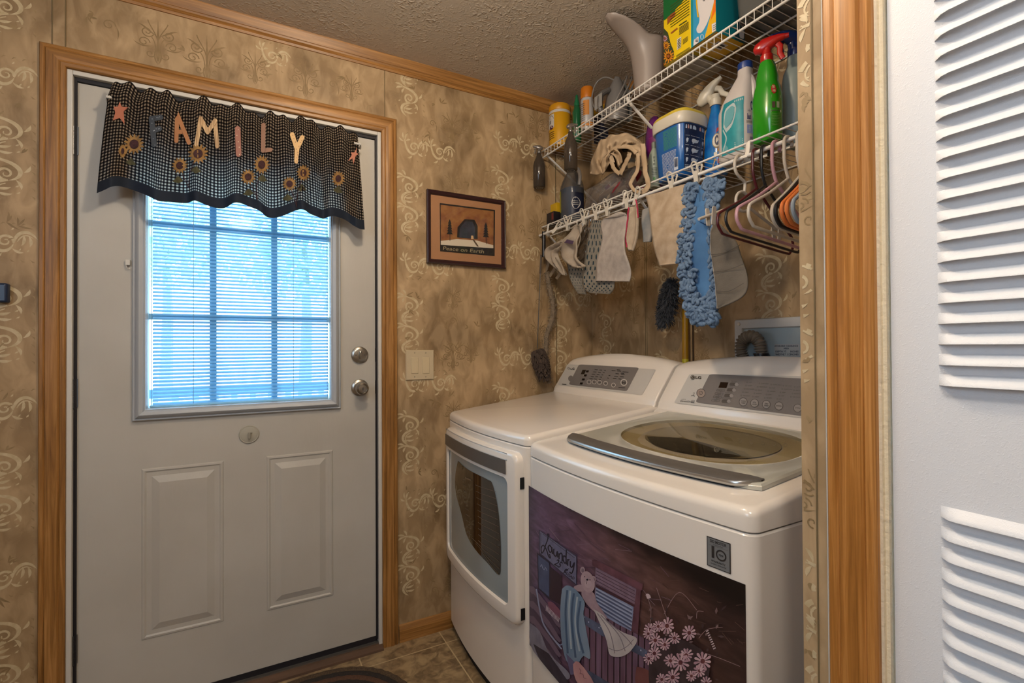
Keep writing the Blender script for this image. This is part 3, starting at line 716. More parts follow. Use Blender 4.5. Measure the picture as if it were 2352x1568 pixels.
def machine_body(root, y0, y1, xs, bulge, zseam, ztop, xb=1.50):
    zt = lambda x: TOPZ(x, ztop, xs)
    mb = MB(); rings = []
    for z, ins in ((0.035, 0.012), (0.045, 0.002), (zseam-0.005, 0.0), (zseam-0.0015, 0.0035)): rings.append([(x, y, z) for x, y in outline(y0, y1, xs, bulge, xb, ins)])
    mb.loft(rings); mb.build('cabinet', APPL, root, angle=30)
    mb = MB(); rings = []
    for dz, ins in ((None, 0.004), (None, 0.0)): rings.append([(x, y, zseam+(0.000 if ins else 0.003)) for x, y in outline(y0, y1, xs, bulge, xb, ins)])
    rc = 0.016
    for k in range(0, 7):
        t = pi/2*k/6; ins = rc*(1-cos(t)); rings.append([(x, y, zt(x)-rc+rc*sin(t)) for x, y in outline(y0, y1, xs, bulge, xb, ins)])
    mb.loft(rings); o = mb.build('top_deck', APPL, root, angle=30)
    mb = MB(); mb.loft([[(x, y, z) for x, y in outline(y0, y1, xs, bulge, xb, 0.02)] for z in (0.0, 0.036)]); mb.build('base_plinth', DARK, root)
def console(root, y0, y1):
    yc, hw = (y0+y1)/2, (y1-y0)/2; mb = MB(); rings = []; N = 24
    for i in range(N+1):
        u = -1+2*i/N; y = yc+u*hw; a = 0.030*(1-u*u); e = 1-max(0, (abs(u)-0.94)/0.06)**2*0.10
        pr = [(1.272, 0.955), (1.275, 0.975), (1.285, 0.986), (1.296, 0.992), (1.303, 1.004), (1.304, 1.012), (1.313, 1.027),
              (1.389, 1.132), (1.398, 1.141+a*.5), (1.412, 1.149+a*.85), (1.430, 1.153+a), (1.47, 1.150+a), (1.492, 1.130+a*.7), (1.497, 0.955)]
        rings.append([(x+(1-e)*0.05, y, zz-(1-e)*0.2*max(0, zz-0.99)) for x, zz in pr])
    mb.loft(rings); return mb.build('control_console', APPL, root, angle=28, bevel=0.004)
# front face plane of the console, used for the printed panels
CPT, CN = Vector((1.313, 0, 1.027)), Vector((-(1.132-1.027), 0, (1.389-1.313))).normalized()
def cmap(off): 
    q = CPT+CN*off
    return lambda px, py: tuple(atp(px, py, q, CN))

# --- dryer
dry = thing('dryer', 'white front-loading dryer with dark glass door, against the door wall', 'dryer', (1.13, 1.645, 0))
dy0, dy1, dxs, dbl = 1.314, 1.994, 0.765, 0.030
machine_body(dry, dy0, dy1, dxs, dbl, 0.903, 0.936)
console(dry, dy0+0.003, dy1-0.003)
fd = front_fn(dy0, dy1, dxs, dbl)
def dm(off):
    def f(px, py):
        X = .755
        for _ in range(4): p = at(0, X, px, py); X = fd(p.y)-off
        return (X, p.y, p.z)
    return f
def dz(y, z, h): return (fd(min(max(y, dy0), dy1))-h, y, z)
mb = MB(); da, db_, dz0, dz1 = 1.334, 1.950, 0.335, 0.880
# subdivided rounded frame following the bulge
def rrect(y0, z0, y1, z1, r, n=10, seg=6):
    o = []
    for (cy, cz, t0) in ((y1-r, z0+r, -pi/2), (y1-r, z1-r, 0), (y0+r, z1-r, pi/2), (y0+r, z0+r, pi)):
        o += [(cy+r*cos(t0+pi/2*k/seg), cz+r*sin(t0+pi/2*k/seg)) for k in range(seg+1)]
    out = []
    for i in range(len(o)):
        a, b_ = o[i], o[(i+1) % len(o)]; d = math.hypot(b_[0]-a[0], b_[1]-a[1]); k = n if d > 0.1 else 1
        out += [(a[0]+(b_[0]-a[0])*j/k, a[1]+(b_[1]-a[1])*j/k) for j in range(k)]
    return out
def framering(mb, outer, inner_ops, m=0):
    rings = []
    for (y0, z0, y1, z1, r, h) in inner_ops: rings.append([dz(y, z, h) for y, z in rrect(y0, z0, y1, z1, r)])
    mb.loft(rings, m, cap=False); return rings
ga, gb, gz0, gz1 = da+0.055, db_-0.030, dz0+0.050, 0.790
framering(mb, None, [(da, dz0, db_, dz1, .03, 0.0), (da+.001, dz0+.001, db_-.001, dz1-.001, .03, 0.016), (da+.006, dz0+.006, db_-.006, dz1-.006, .028, 0.024), (da+.012, dz0+.012, db_-.012, dz1-.012, .026, 0.026),
     (ga-.004, gz0-.004, gb+.004, gz1+.004, .024, 0.024), (ga, gz0, gb, gz1, .02, 0.016)])
ddoor = mb.build('dryer_door', APPL, dry, angle=40)
mb = MB()
def patch(y0, y1, z0, z1, off, nu=12, nv=1, fn=fd): 
    mb.grid(lambda u, v: (fn(y0+(y1-y0)*u)-off, y0+(y1-y0)*u, z0+(z1-z0)*v), nu, nv)
patch(ga-0.002, gb+0.002, gz0-.002, gz1+.002, 0.015); mb.build('door_inner_bezel', mat('bezel_pale_grey', '#8f989b', rough=0.15, coat=0.5), ddoor)
mb = MB()
gpx = sm([(1052, 1058), (1075, 1078), (1120, 1101), (1131, 1112), (1143, 1165), (1149, 1230), (1150, 1290), (1146, 1320), (1120, 1293), (1092, 1262), (1072, 1228), (1060, 1180), (1047, 1130), (1046, 1090), (1052, 1058)], 4)[:-1]
mb.p2s(gpx, dm(0.0165), 0, 5); mb.build('door_window', mat('smoked_door_glass', '#1d1611', '#2a1f17', 6, rough=0.06, coat=0.6, stretch=(1, 6, .3)), ddoor, smooth=False)
mb = MB()
for k in range(13):
    ya, yb_ = 1095+k*13.5, 1127+k*16.0
    x0 = 1062+k*1.2; x1 = 1139+min(k, 6)*1.2
    if k > 9: x0 += (k-9)*9
    mb.stroke([(x0, ya+4), ((x0+x1)/2, (ya+yb_)/2+6), (x1, yb_+2)], 0.45, dm(0.0175))
mb.stroke([(1068, 1097), (1076, 1100), (1083, 1103)], 1.6, dm(0.0176)); mb.build('door_print', mat('glass_print_tan', '#6b5a48', rough=0.3), ddoor, smooth=False)
# handle strip with scooped recess above
mb = MB(); patch(da+0.055, db_-0.004, 0.806, 0.851, 0.0275, 14, 1); mb.build('handle_strip', GRAYH, ddoor)
mb = MB(); patch(da+.045, db_-.012, 0.8515, 0.8525, 0.0285, 14, 1); mb.build('strip_edge', SILVER, ddoor)
mb = MB()
def scoop(u, v):
    y = da+0.050+(db_-0.012-da-0.05)*u; e = min(1, sin(pi*min(max(u, 0.02), .98))*3); return (fd(y)-0.0265+(0.014*sin(pi*v)*e), y, 0.853+0.022*v)
mb.grid(scoop, 16, 6); mb.build('handle_recess', mat('recess_white', '#a8adb0', rough=0.25), ddoor)
mb = MB()
for z in (0.788, 0.378): mb = MB(); mb.box((fd(da)-0.014, da-0.0035, z-.018), (fd(da)+0.0, da-0.0005, z+.018)); mb.build('door_hinge', BLACK, ddoor, smooth=False)
# --- dryer control panel
def rrpx(P, rads=0.12, n=5):
    """round the corners of a pixel polygon"""
    o = []
    for i in range(len(P)):
        p, a, b_ = P[i], P[i-1], P[(i+1) % len(P)]
        q0 = (p[0]+(a[0]-p[0])*rads, p[1]+(a[1]-p[1])*rads); q1 = (p[0]+(b_[0]-p[0])*rads, p[1]+(b_[1]-p[1])*rads)
        o += bez(q0, p, q1, n=n)
    return o
mb = MB(); mb.p2(rrpx([(1303, 836), (1507, 848), (1475, 907), (1281, 884)], .04), cmap(0.0012)); cpan = mb.build('control_panel', APPLP, dry, smooth=False)
mb = MB(); mb.p2(rrpx([(1330, 836.5), (1468, 844), (1440, 898), (1306, 883)], .06), cmap(0.002)); mb.ell(1311, 869, 6, 7, cmap(0.0021)); mb.build('panel_face', GRAYP, cpan, smooth=False)
mb = MB((-1e-5, 0, 1e-5), 20); mc = cmap(0.0027)
mb.p2([(1338, 849), (1346, 849), (1342, 859), (1334, 859)], mc, 1)
for k in range(4): mb.p2([(1347-k*4.6, 850+k*9.3), (1353-k*4.6, 850.5+k*9.3), (1351-k*4.6, 855+k*9.3), (1345-k*4.6, 854.5+k*9.3)], mc, 1)
for r_ in range(5):
    for c_, wd in enumerate((7, 6, 4)): 
        x, y = 1366+c_*11-r_*3, 848+r_*5.2+c_*0.8; mb.p2([(x, y), (x+wd, y+.4), (x+wd-.4, y+1.6), (x-.4, y+1.2)], mc, 0)
for (x, y, wd) in ((1405, 850, 9), (1417, 848, 8), (1418, 851, 9), (1430, 853, 14), (1414, 857, 8), (1426, 856, 8), (1427, 859, 8), (1411, 863, 9), (1424, 864, 9), (1408, 868, 8), (1421, 869, 6), (1398, 861, 4), (1395, 867, 4), (1421, 889, 15)):
    mb.p2([(x, y), (x+wd, y+.8), (x+wd-.5, y+2.2), (x-.5, y+1.4)], mc, 0)
for x, y in ((1353, 877), (1365, 877), (1377, 878), (1391, 880), (1409, 884)): mb.ring2(x, y, 4.2, 5, mc, 2, 18); mb.p2([(x-2.5, y-.6), (x+2.5, y), (x+2.5, y+1), (x-2.5, y+.4)], mc, 0)
mb.ring2(1433, 878, 6.2, 7.6, mc, 2, 24); mb.p2([(1429.5, 875), (1433, 878.4), (1429, 882)], mc, 0); mb.p2([(1434, 876), (1435.2, 876), (1434.5, 882), (1433.4, 882)], mc, 0); mb.p2([(1436, 876), (1437.2, 876), (1436.6, 882), (1435.5, 882)], mc, 0)
mb.text('LG', 1310, 848.5, 4.6, mc, 0, sx=1.25, rot=0.04, flip=-1, bold=0.02); mb.ring2(1306, 845.5, 1.8, 2.6, mc, 0); mb.p2([(1291, 881), (1301, 882), (1300.5, 883.6), (1290.5, 882.6)], mc, 0)
mb.build('panel_print', [INK, mat('display_black', '#15100f', rough=0.1), LTP], cpan, smooth=False)
# faint lint-filter flap on the dryer top
# --- washer
wsh = thing('washer', 'white top-loading washer with glass lid and purple laundry scene decal', 'washer', (1.13, 0.935, 0))
wy0, wy1, wxs, wbl = 0.557, 1.306, 0.789, 0.026
machine_body(wsh, wy0, wy1, wxs, wbl, 0.880, 0.924)
console(wsh, wy0+0.003, wy1-0.003)
fw = front_fn(wy0, wy1, wxs, wbl)
# lid
LZ = lambda x: TOPZ(x, 0.924, wxs)
ly0, ly1, lxb = 0.602, 1.222, 1.275
lcy, lhw = (ly0+ly1)/2, (ly1-ly0)/2
lfx = lambda y: 0.872-0.024*(y-ly0)/(ly1-ly0)-0.024*(1-((y-lcy)/lhw)**2)          # front edge of the lid
def lid_outline(ins):
    o = []
    for k in range(25):
        y = ly0+ins+(ly1-ly0-2*ins)*k/24; o.append((lfx(y)+ins, y))
    o.append((lxb-ins, ly1-ins)); o.append((lxb-ins, ly0+ins)); return o
GCX, GCY = 1.082, 0.908
def glass_outline(g=0.0, n=48):
    o = []
    cx, cy, rx, ry = GCX, GCY, 0.170, 0.254
    for k in range(n):
        a = 2*pi*k/n; c_, s_ = cos(a), sin(a)
        X = cx+(rx+g)*(abs(c_)**0.85)*(1 if c_ > 0 else -1); Y = cy+(ry+g)*(abs(s_)**0.85)*(1 if s_ > 0 else -1); o.append((X, Y))
    return o
mb = MB(); H = 0.013
go = glass_outline(0.0); N = len(go)
cx, cy = GCX, GCY
def onlid(a, ins):      # ray from the centre to the lid outline
    P = lid_outline(ins); best = None; dx, dy = cos(a), sin(a)
    for i in range(len(P)):
        x1, y1_ = P[i][0]-cx, P[i][1]-cy; x2, y2 = P[(i+1) % len(P)][0]-cx, P[(i+1) % len(P)][1]-cy
        den = dx*(y2-y1_)-dy*(x2-x1)
        if abs(den) < 1e-9: continue
        t_ = (x1*(y2-y1_)-y1_*(x2-x1))/den; u_ = (x1*dy-y1_*dx)/den
        if t_ > 0 and -1e-6 <= u_ <= 1+1e-6: best = t_ if best is None else min(best, t_)
    return cx+dx*best, cy+dy*best
NA = 96
gls = glass_outline(0.0, NA)
rings = []
for kind, ins, h in (('o', 0, 0.001), ('o', 0, H-0.004), ('o', 0.004, H), ('g', 0.010, H), ('g', 0.0, H-0.003), ('g', -0.001, -0.004)):
    if kind == 'o': rings.append([(lambda q: (q[0], q[1], LZ(q[0])+h))(onlid(atan2(gy-cy, gx-cx), ins)) for gx, gy in gls])
    else: rings.append([(x, y, LZ(x)+h) for x, y in glass_outline(ins, NA)])
mb.loft(rings, cap=False); lid = mb.build('washer_lid', mat('lid_frosted_white', '#b4b2a6', rough=0.12, coat=0.5), wsh, angle=40)
mb = MB(); mb.poly([(x, y, LZ(x)+H-0.0025) for x, y in glass_outline(0.0, NA)]); mb.build('lid_glass', clear_mat('lid_tint', '#e0ddd3', 0.30, 0.02), lid, smooth=False)
# tub seen through the glass
mb = MB(); TZ = 0.0
mb.loft([[(x, y, LZ(x)+0.0022) for x, y in glass_outline(0.004, NA)], [(x, y, LZ(x)+0.0022) for x, y in glass_outline(-0.02, NA)], [(GCX+(x-GCX)*.84, GCY+(y-GCY)*.84, LZ(x)+0.0015) for x, y in glass_outline(-0.02, NA)]], cap=False)
mb.build('tub_rim', mat('tub_rim_cream', '#cfc3a2', '#b3a684', 5, rough=0.4), wsh, angle=40)
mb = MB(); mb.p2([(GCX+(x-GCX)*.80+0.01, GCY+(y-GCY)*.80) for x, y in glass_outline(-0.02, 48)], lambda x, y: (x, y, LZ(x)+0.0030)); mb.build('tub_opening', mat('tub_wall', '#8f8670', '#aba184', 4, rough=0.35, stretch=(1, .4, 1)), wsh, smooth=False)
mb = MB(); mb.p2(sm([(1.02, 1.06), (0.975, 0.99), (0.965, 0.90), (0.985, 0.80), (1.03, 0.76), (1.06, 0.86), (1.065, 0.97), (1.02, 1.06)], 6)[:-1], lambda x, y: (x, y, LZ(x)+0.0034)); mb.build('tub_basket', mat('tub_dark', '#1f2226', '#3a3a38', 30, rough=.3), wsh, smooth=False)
mb = MB((-1e-5, 0, 1e-5), 20); mz = lambda x, y: (x, y, LZ(x)+H-0.0018)
def gm(px, py): return tuple(atp(px, py, (1.0, 0, LZ(1.0)+H-0.0018), (-0.115, 0, 1)))
mb.ring2(1646, 1032, 5.0, 6.2, gm, 0, 20); mb.text('LG', 1641.5, 1035, 4.5, gm, 0, flip=-1, bold=.02)
for k in range(6): mb.stroke([(1657, 1028+k*2.2), (1712+k*3, 1037+k*2.4)], 0.35, gm)
for x in (1598, 1605): mb.text('Q', x, 1004, 4, gm, 0, flip=-1)
for k in range(5): mb.ring2(1700+k*26, 1013+k*2.2, 3.2, 3.9, gm, 0, 14)
mb.build('lid_print', mat('lid_print_grey', '#6d6a5e'), lid, smooth=False)
# lid handle
hy0, hy1 = ly0+0.010, ly1+0.004
def hend(u): return min(1, (1-max(0, 1-u/.07)**2.2), (1-max(0, 1-(1-u)/.07)**2.2))
mb = MB(); rings = []
for k in range(41):
    u = k/40; y = hy0+(hy1-hy0)*u; f = lfx(min(max(y, ly0), ly1)); e = hend(u); fr = f+0.020-0.034*e; bk = f+0.036-.006*(1-e)
    rings.append([(fr, y, LZ(fr)+0.0135), (fr+.001, y, LZ(fr)+0.0175), (fr+.004, y, LZ(fr)+0.0190), (bk-.003, y, LZ(bk)+0.0178), (bk, y, LZ(bk)+0.0165), (bk, y, LZ(bk)+0.0125)])
mb.loft(rings); mb.build('lid_handle', mat('handle_brushed_brown', '#5a5550', rough=.42, metal=.0), lid, angle=45)
mb = MB(); rings = []
for k in range(41):
    u = k/40; y = hy0+(hy1-hy0)*u; f = lfx(min(max(y, ly0), ly1)); e = hend(u); fr = f+0.020-0.034*e
    rings.append([(fr+.0005, y, LZ(fr)+0.0165), (fr-.0022, y, LZ(fr)+0.0125), (fr-.0012, y, LZ(fr)+0.0085), (fr+.006, y, LZ(fr)+0.0045), (fr+.010, y, LZ(fr)+0.0140)])
mb.loft(rings); mb.build('handle_edge', SILVER, lid, angle=50)
mb = MB(); mb.tube([(lfx(y)-0.003, y, LZ(lfx(y))+0.0020) for y in [ly0+0.05+(ly1-ly0-.10)*k/24 for k in range(25)]], 0.0030, 8); mb.build('handle_gap', BLACK, lid)

# --- washer control panel
mb = MB(); mb.p2(rrpx([(1584, 858), (1866, 864), (1866, 962), (1548, 925)], .04), cmap(0.0012)); wpan = mb.build('control_panel', APPLP, wsh, smooth=False)
mb = MB(); mb.p2(rrpx([(1630, 858.5), (1866, 870), (1866, 958), (1597, 924)], .06), cmap(0.0020)); mb.build('panel_face', GRAYP, wpan, smooth=False)
mb = MB(); mb.ell(1610, 902.5, 9.8, 10.2, cmap(0.0023), 0, 28); mb.ring2(1610, 902.5, 9.2, 10.4, cmap(0.0027), 1, 28); mb.ring2(1609.7, 902, 3.4, 4.4, cmap(0.0027), 1, 20); mb.stroke([(1611, 899), (1609, 904)], 0.5, cmap(0.0027), 1)
mb.build('power_button', [mat('button_tan', '#93857d', rough=0.3), INKG], wpan, smooth=False)
mb = MB((-1e-5, 0, 1e-5), 20); mc = cmap(0.0027)
mb.p2([(1655, 877), (1673, 878), (1668.5, 891), (1650, 890)], mc, 1)
for k in range(4):
    x, y = 1647-k*3.9, 893.5+k*7.7
    for seg_ in (((0, 0), (18, 1.4)), ((18, 1.4), (16.6, 5.6)), ((16.6, 5.6), (-1.3, 4)), ((-1.3, 4), (0, 0))): mb.stroke([(x+seg_[0][0], y+seg_[0][1]), (x+seg_[1][0], y+seg_[1][1])], 0.28, mc, 0)
    mb.text(('DETECT', 'WASH', 'RINSE', 'SPIN')[k], x+8.4, y+4.0, 2.4, mc, 0, 'C', rot=0.07, flip=-1)
    if k < 3: mb.p2([(x+6, y+5.8), (x+8.6, y+6), (x+7, y+7.4)], mc, 0)
for k in range(4):
    x, y = 1677-k*6.0, 878+k*12.9
    m2 = MB((-1e-5, 0, 1e-5), 20); m2.p2(rrpx([(x, y), (x+20, y+.9), (x+17.5, y+8.4), (x-2.4, y+7.4)], .25), mc, 1); m2.ell(x+15, y+4.6, 4.4, 3.9, cmap(0.0031), 0, 18); m2.build('option_button', [mat('button_grey', '#8b8785', rough=.3), mat('button_dark', '#524e4c', rough=.3)], wpan, smooth=False)
    mb.text(('PRE-WASH', 'SOAK', 'EXTRA RINSE', 'CUSTOM PROGRAM')[k], x+9, y-1.6, 2.0, mc, 0, 'C', rot=0.05, flip=-1)
rows = [[(1717, 'HOT'), (1745, 'OVERSIZED'), (1772, 'EXTRA HIGH'), (1800, 'LID LOCK'), (1826, 'COTTON')],
        [(1714, 'WARM'), (1741, 'PERM PRESS'), (1769, 'HIGH'), (1797, 'CHILD LOCK'), (1824, 'HEAVY')],
        [(1711, 'ECO WARM'), (1737, 'HEAVY'), (1765, 'MEDIUM'), (1793, 'HIGH'), (1821, 'BEDDING')],
        [(1707, 'COLD'), (1733, 'NORMAL'), (1761, 'LOW'), (1790, 'LOW'), (1817, 'TUB CLEAN')],
        [(1703, 'TAP COLD'), (1730, 'LIGHT'), (1757, 'NO SPIN'), (1786, 'OFF')]]
for r_, row in enumerate(rows):
    for c_, (x, s_) in enumerate(row):
        y = 877.5+r_*7.6+c_*2.7
        mb.ring2(x-0.5, y, 1.2, 1.6, mc, 0, 10); mb.text(s_, x+3, y+1.2, 2.2, mc, 0, 'L', rot=0.05, flip=-1, sx=1.1, shear=0.2)
for x, y, s1, s2 in ((1707, 922.5, 'WASH', 'TEMP'), (1733, 925.5, 'SOIL', 'LEVEL'), (1760, 928.5, 'SPIN', 'SPEED'), (1789, 932, 'SIGNAL', ''), (1832, 937, 'CYCLE', '')):
    m2 = MB((-1e-5, 0, 1e-5), 20); m2.ell(x, y, 9.0, 9.4, cmap(0.0024), 2, 28); m2.ell(x, y, 8.4, 8.8, cmap(0.0026), 1, 28); m2.ring2(x, y, 8.6, 9.8, cmap(0.0029), 0, 28)
    m2.text(s1, x, y-0.2 if s2 else y+1.2, 3.0, cmap(0.0031), 0, 'C', rot=0.08, flip=-1, shear=.2, bold=.02)
    if s2: m2.text(s2, x, y+4.2, 3.0, cmap(0.0031), 0, 'C', rot=0.08, flip=-1, shear=.2, bold=.02)
    m2.build('round_button', [INKG, mat('button_grey', '#8b8785', rough=.3), mat('button_dark', '#524e4c', rough=.3)], wpan, smooth=False)
mb.text('*RECOMMENDED', 1702, 934, 1.5, mc, 0, rot=.12, flip=-1); mb.text('*Press and hold for Child Lock Function', 1738, 938, 1.7, mc, 0, rot=.13, flip=-1)
mb.text('LG', 1597, 869.4, 6.6, mc, 4, rot=.05, flip=-1, sx=1.25, bold=.035); mb.ell(1591, 866.3, 5.2, 5.3, mc, 4, 28); mb.ring2(1591, 866.3, 3.6, 4.2, cmap(.0031), 5, 24); mb.text('L', 1590, 868, 3.2, cmap(.0031), 5, flip=-1); mb.ell(1588.5, 865, .8, .8, cmap(.0031), 5, 10)
mb.text('INVERTER', 1565, 917.5, 1.7, mc, 0, rot=.03, flip=-1); mb.text('DirectDrive', 1562, 922.5, 4.0, mc, 0, rot=.05, flip=-1, sx=1.15, shear=.15)
for a, b_ in (((1589, 918.5), (1596, 919.5)), ((1596, 919.5), (1595, 922)), ((1595, 922), (1588.5, 921.5)), ((1588.5, 921.5), (1589, 918.5))): mb.stroke([a, b_], .25, mc, 0)
mb.p2([(1587, 923), (1595, 923.8), (1594.6, 925.2), (1586.6, 924.4)], mc, 0)
mb.ring2(1594, 903, 1.6, 2.1, mc, 0, 12); mb.stroke([(1587, 909.5), (1590, 907.8), (1594, 908.4), (1596, 910)], .5, mc, 0); mb.stroke([(1594, 905), (1592, 908)], .4, mc, 0)
mb.build('panel_print', [INKG, mat('display_black2', '#1a0f0e', rough=0.1), mat('button_grey', '#8b8785', rough=.3), mat('button_dark', '#524e4c', rough=.3), mat('logo_olive', '#3c3529'), APPLP], wpan, smooth=False)

# --- warranty sticker
def wm(off):
    def f(px, py):
        X = .77
        for _ in range(4):
            p = at(0, X, px, py); X = fw(min(max(p.y, wy0+.016), wy1-.004))-off
        y = min(max(p.y, wy0+.016), wy1-.004); return (fw(y)-off, y, min(max(p.z, .298), .788))
    return f
sy0, sy1, sz0, sz1 = at(0, .770, 1669, 1250).y, at(0, .770, 1620, 1233).y, at(0, .770, 1645, 1310).z, at(0, .770, 1645, 1241).z
def smx(off): return lambda u, v: (fw(sy1+(sy0-sy1)*u)-off, sy1+(sy0-sy1)*u, sz0+(sz1-sz0)*v)
mb = MB(); q = smx(0.0012); rr_ = lambda a, b_, c_, d_, o_, m: mb.p2([(a, b_), (c_, b_), (c_, d_), (a, d_)], smx(o_), m)
rr_(0, 0, 1, 1, .0010, 0); rr_(.04, .03, .96, .97, .0014, 1); t_ = smx(.0018); AR = (sz1-sz0)/(sy1-sy0)
def st(s_, x, y, h, sx=1.0, al='C', bold=0): mb.text(s_, x, y, h, t_, 0, al, sx=sx*AR, bold=bold)
st('DD MOTOR', .5, .84, .095, .80, bold=.03); st('Direct Drive Motor', .5, .77, .04, .8); rr_(.1, .74, .9, .745, .0018, 0)
st('1', .24, .36, .36, .9, bold=.06)
def cring(cx_, cy_, r0, r1): 
    vs = [t_(cx_+r*cos(2*pi*k/30)*AR, cy_+r*sin(2*pi*k/30)) for r in (r0, r1) for k in range(30)]; mb.add(vs, [(k, (k+1) % 30, 30+(k+1) % 30, 30+k) for k in range(30)], 0)
cring(.62, .50, .135, .185); st('YEAR', .62, .475, .06, .85, bold=.03); st('WARRANTY', .5, .20, .065, 1.0, bold=.02); st('ON DIRECT DRIVE MOTOR', .5, .12, .035, .9, bold=.02)
mb.build('warranty_sticker', [INK, mat('sticker_silver', '#7f8183', rough=.35, metal=.3)], wsh, smooth=False)

# --- decal
DC = {}
def dmat(h, h2=None, sc_=20, st_=(1, 1, 1)): 
    k = 'decal_'+h+(h2 or '')
    return mat(k, '#'+h, ('#'+h2) if h2 else None, sc_, rough=.45, stretch=st_)
names = []
def mi(h, h2=None, sc_=20, st_=(1, 1, 1)):
    m_ = dmat(h, h2, sc_, st_)
    if m_ not in names: names.append(m_)
    return names.index(m_)
mb = MB(); DBG = bpy.data.materials.new('decal_painted_background'); names.append(DBG); b0 = 0
zt, zb, yr = 0.788, 0.298, wy0+0.016
yl_ = wy1-0.004
mb.grid(lambda u, v: (fw(yl_+(yr-yl_)*u)-.0009, yl_+(yr-yl_)*u, zb+(zt-zb)*v), 40, 4, b0)
LV = [0.0012]
def dd(pts, h, h2=None, s=20, st_=(1, 1, 1), smooth_=0):
    LV[0] += 0.00005
    if smooth_: pts = sm(list(pts)+[pts[0]], smooth_)[:-1]
    mb.p2s(pts, wm(LV[0]), mi(h, h2, s, st_), 8)
def dl(pts, w_, h):
    if len(pts) == 2: pts = [(pts[0][0]+(pts[1][0]-pts[0][0])*k/8, pts[0][1]+(pts[1][1]-pts[0][1])*k/8) for k in range(9)]
    LV[0] += 0.00003; mb.stroke(pts, w_, wm(LV[0]), mi(h))
# the painting's own background: mauve on the left running to brown on the right, darker along its upper right edge
DBG.use_nodes = True; n = DBG.node_tree.nodes; L = DBG.node_tree.links; b = n['Principled BSDF']; b.inputs['Roughness'].default_value = .45; tt = n.new('ShaderNodeTexCoord')
spx = n.new('ShaderNodeSeparateXYZ'); L.new(tt.outputs['Object'], spx.inputs[0])
def nzz(sc_, st_, d=5):
    mp_ = n.new('ShaderNodeMapping'); mp_.inputs['Scale'].default_value = st_; z_ = n.new('ShaderNodeTexNoise'); z_.inputs['Scale'].default_value = sc_; z_.inputs['Detail'].default_value = d; z_.inputs['Distortion'].default_value = .8
    L.new(tt.outputs['Object'], mp_.inputs[0]); L.new(mp_.outputs[0], z_.inputs['Vector']); return z_.outputs['Fac']
def mth(op, a, b_):
    m_ = n.new('ShaderNodeMath'); m_.operation = op
    for i_, q_ in enumerate((a, b_)):
        if isinstance(q_, (int, float)): m_.inputs[i_].default_value = q_
        else: L.new(q_, m_.inputs[i_])
    return m_.outputs[0]
def ramp(f_, st_):
    r_ = n.new('ShaderNodeValToRGB'); e_ = r_.color_ramp.elements; e_[0].position, e_[0].color = st_[0][0], col(st_[0][1]); e_[1].position, e_[1].color = st_[-1][0], col(st_[-1][1])
    for p_, c_ in st_[1:-1]: k_ = e_.new(p_); k_.color = col(c_)
    L.new(f_, r_.inputs[0]); return r_.outputs[0]
fy = mth('ADD', mth('MULTIPLY', mth('SUBTRACT', .356, spx.outputs['Y']), 1.40), mth('MULTIPLY', mth('SUBTRACT', nzz(5, (1, 1, 1), 3), .5), .30))
base = ramp(fy, [(0, '#4d3c52'), (.12, '#765c78'), (.35, '#775769'), (.55, '#77565a'), (.75, '#664840'), (1, '#3f2a27')])
n1 = ramp(nzz(9, (1, 1.5, 5), 6), [(.3, '#8a8080'), (.5, '#c9c0c0'), (.7, '#ffffff')])
mxa = n.new('ShaderNodeMix'); mxa.data_type = 'RGBA'; mxa.blend_type = 'MULTIPLY'; mxa.inputs[0].default_value = .75; L.new(base, mxa.inputs[6]); L.new(n1, mxa.inputs[7])
edge = mth('SUBTRACT', mth('ADD', spx.outputs['Z'], mth('MULTIPLY', nzz(7, (1, 1, 1), 2), .05)), mth('MULTIPLY', spx.outputs['Y'], .10))
dk = ramp(edge, [(0, '#ffffff'), (.768, '#ffffff'), (.82, '#6a5f62'), (1, '#403a3c')])
mxb = n.new('ShaderNodeMix'); mxb.data_type = 'RGBA'; mxb.blend_type = 'MULTIPLY'; mxb.inputs[0].default_value = 1; L.new(mxa.outputs[2], mxb.inputs[6]); L.new(dk, mxb.inputs[7])
fine = ramp(nzz(120, (1, .12, 1.3), 3), [(.3, '#d9d4d6'), (.7, '#ffffff')])
mxc = n.new('ShaderNodeMix'); mxc.data_type = 'RGBA'; mxc.blend_type = 'MULTIPLY'; mxc.inputs[0].default_value = .6; L.new(mxb.outputs[2], mxc.inputs[6]); L.new(fine, mxc.inputs[7]); L.new(mxc.outputs[2], b.inputs['Base Color'])
for k in range(60):
    x, y = R.uniform(1225, 1700), 0; y = 1140+(x-1216)*0.48+R.uniform(10, 120); a = R.uniform(-.2, 1.0); l = R.uniform(10, 40)
    dl([(x, y), (x+l*cos(a), y+l*sin(a))], .5, R.choice(('75606f', '6a5060', '4a3340', '806a72')) if x < 1520 else R.choice(('644a42', '3a2522', '57403a')))
# shop sign
dd([(1238, 1216), (1325, 1276), (1325, 1345), (1238, 1272)], '3a3345'); dd([(1240, 1219), (1323, 1278), (1323, 1341), (1240, 1269)], '5f5b72', '6d6a80', 40)
dl([(1242, 1223), (1242, 1265)], .5, '2d2838'); dl([(1247, 1226), (1320, 1281)], .5, '2d2838')
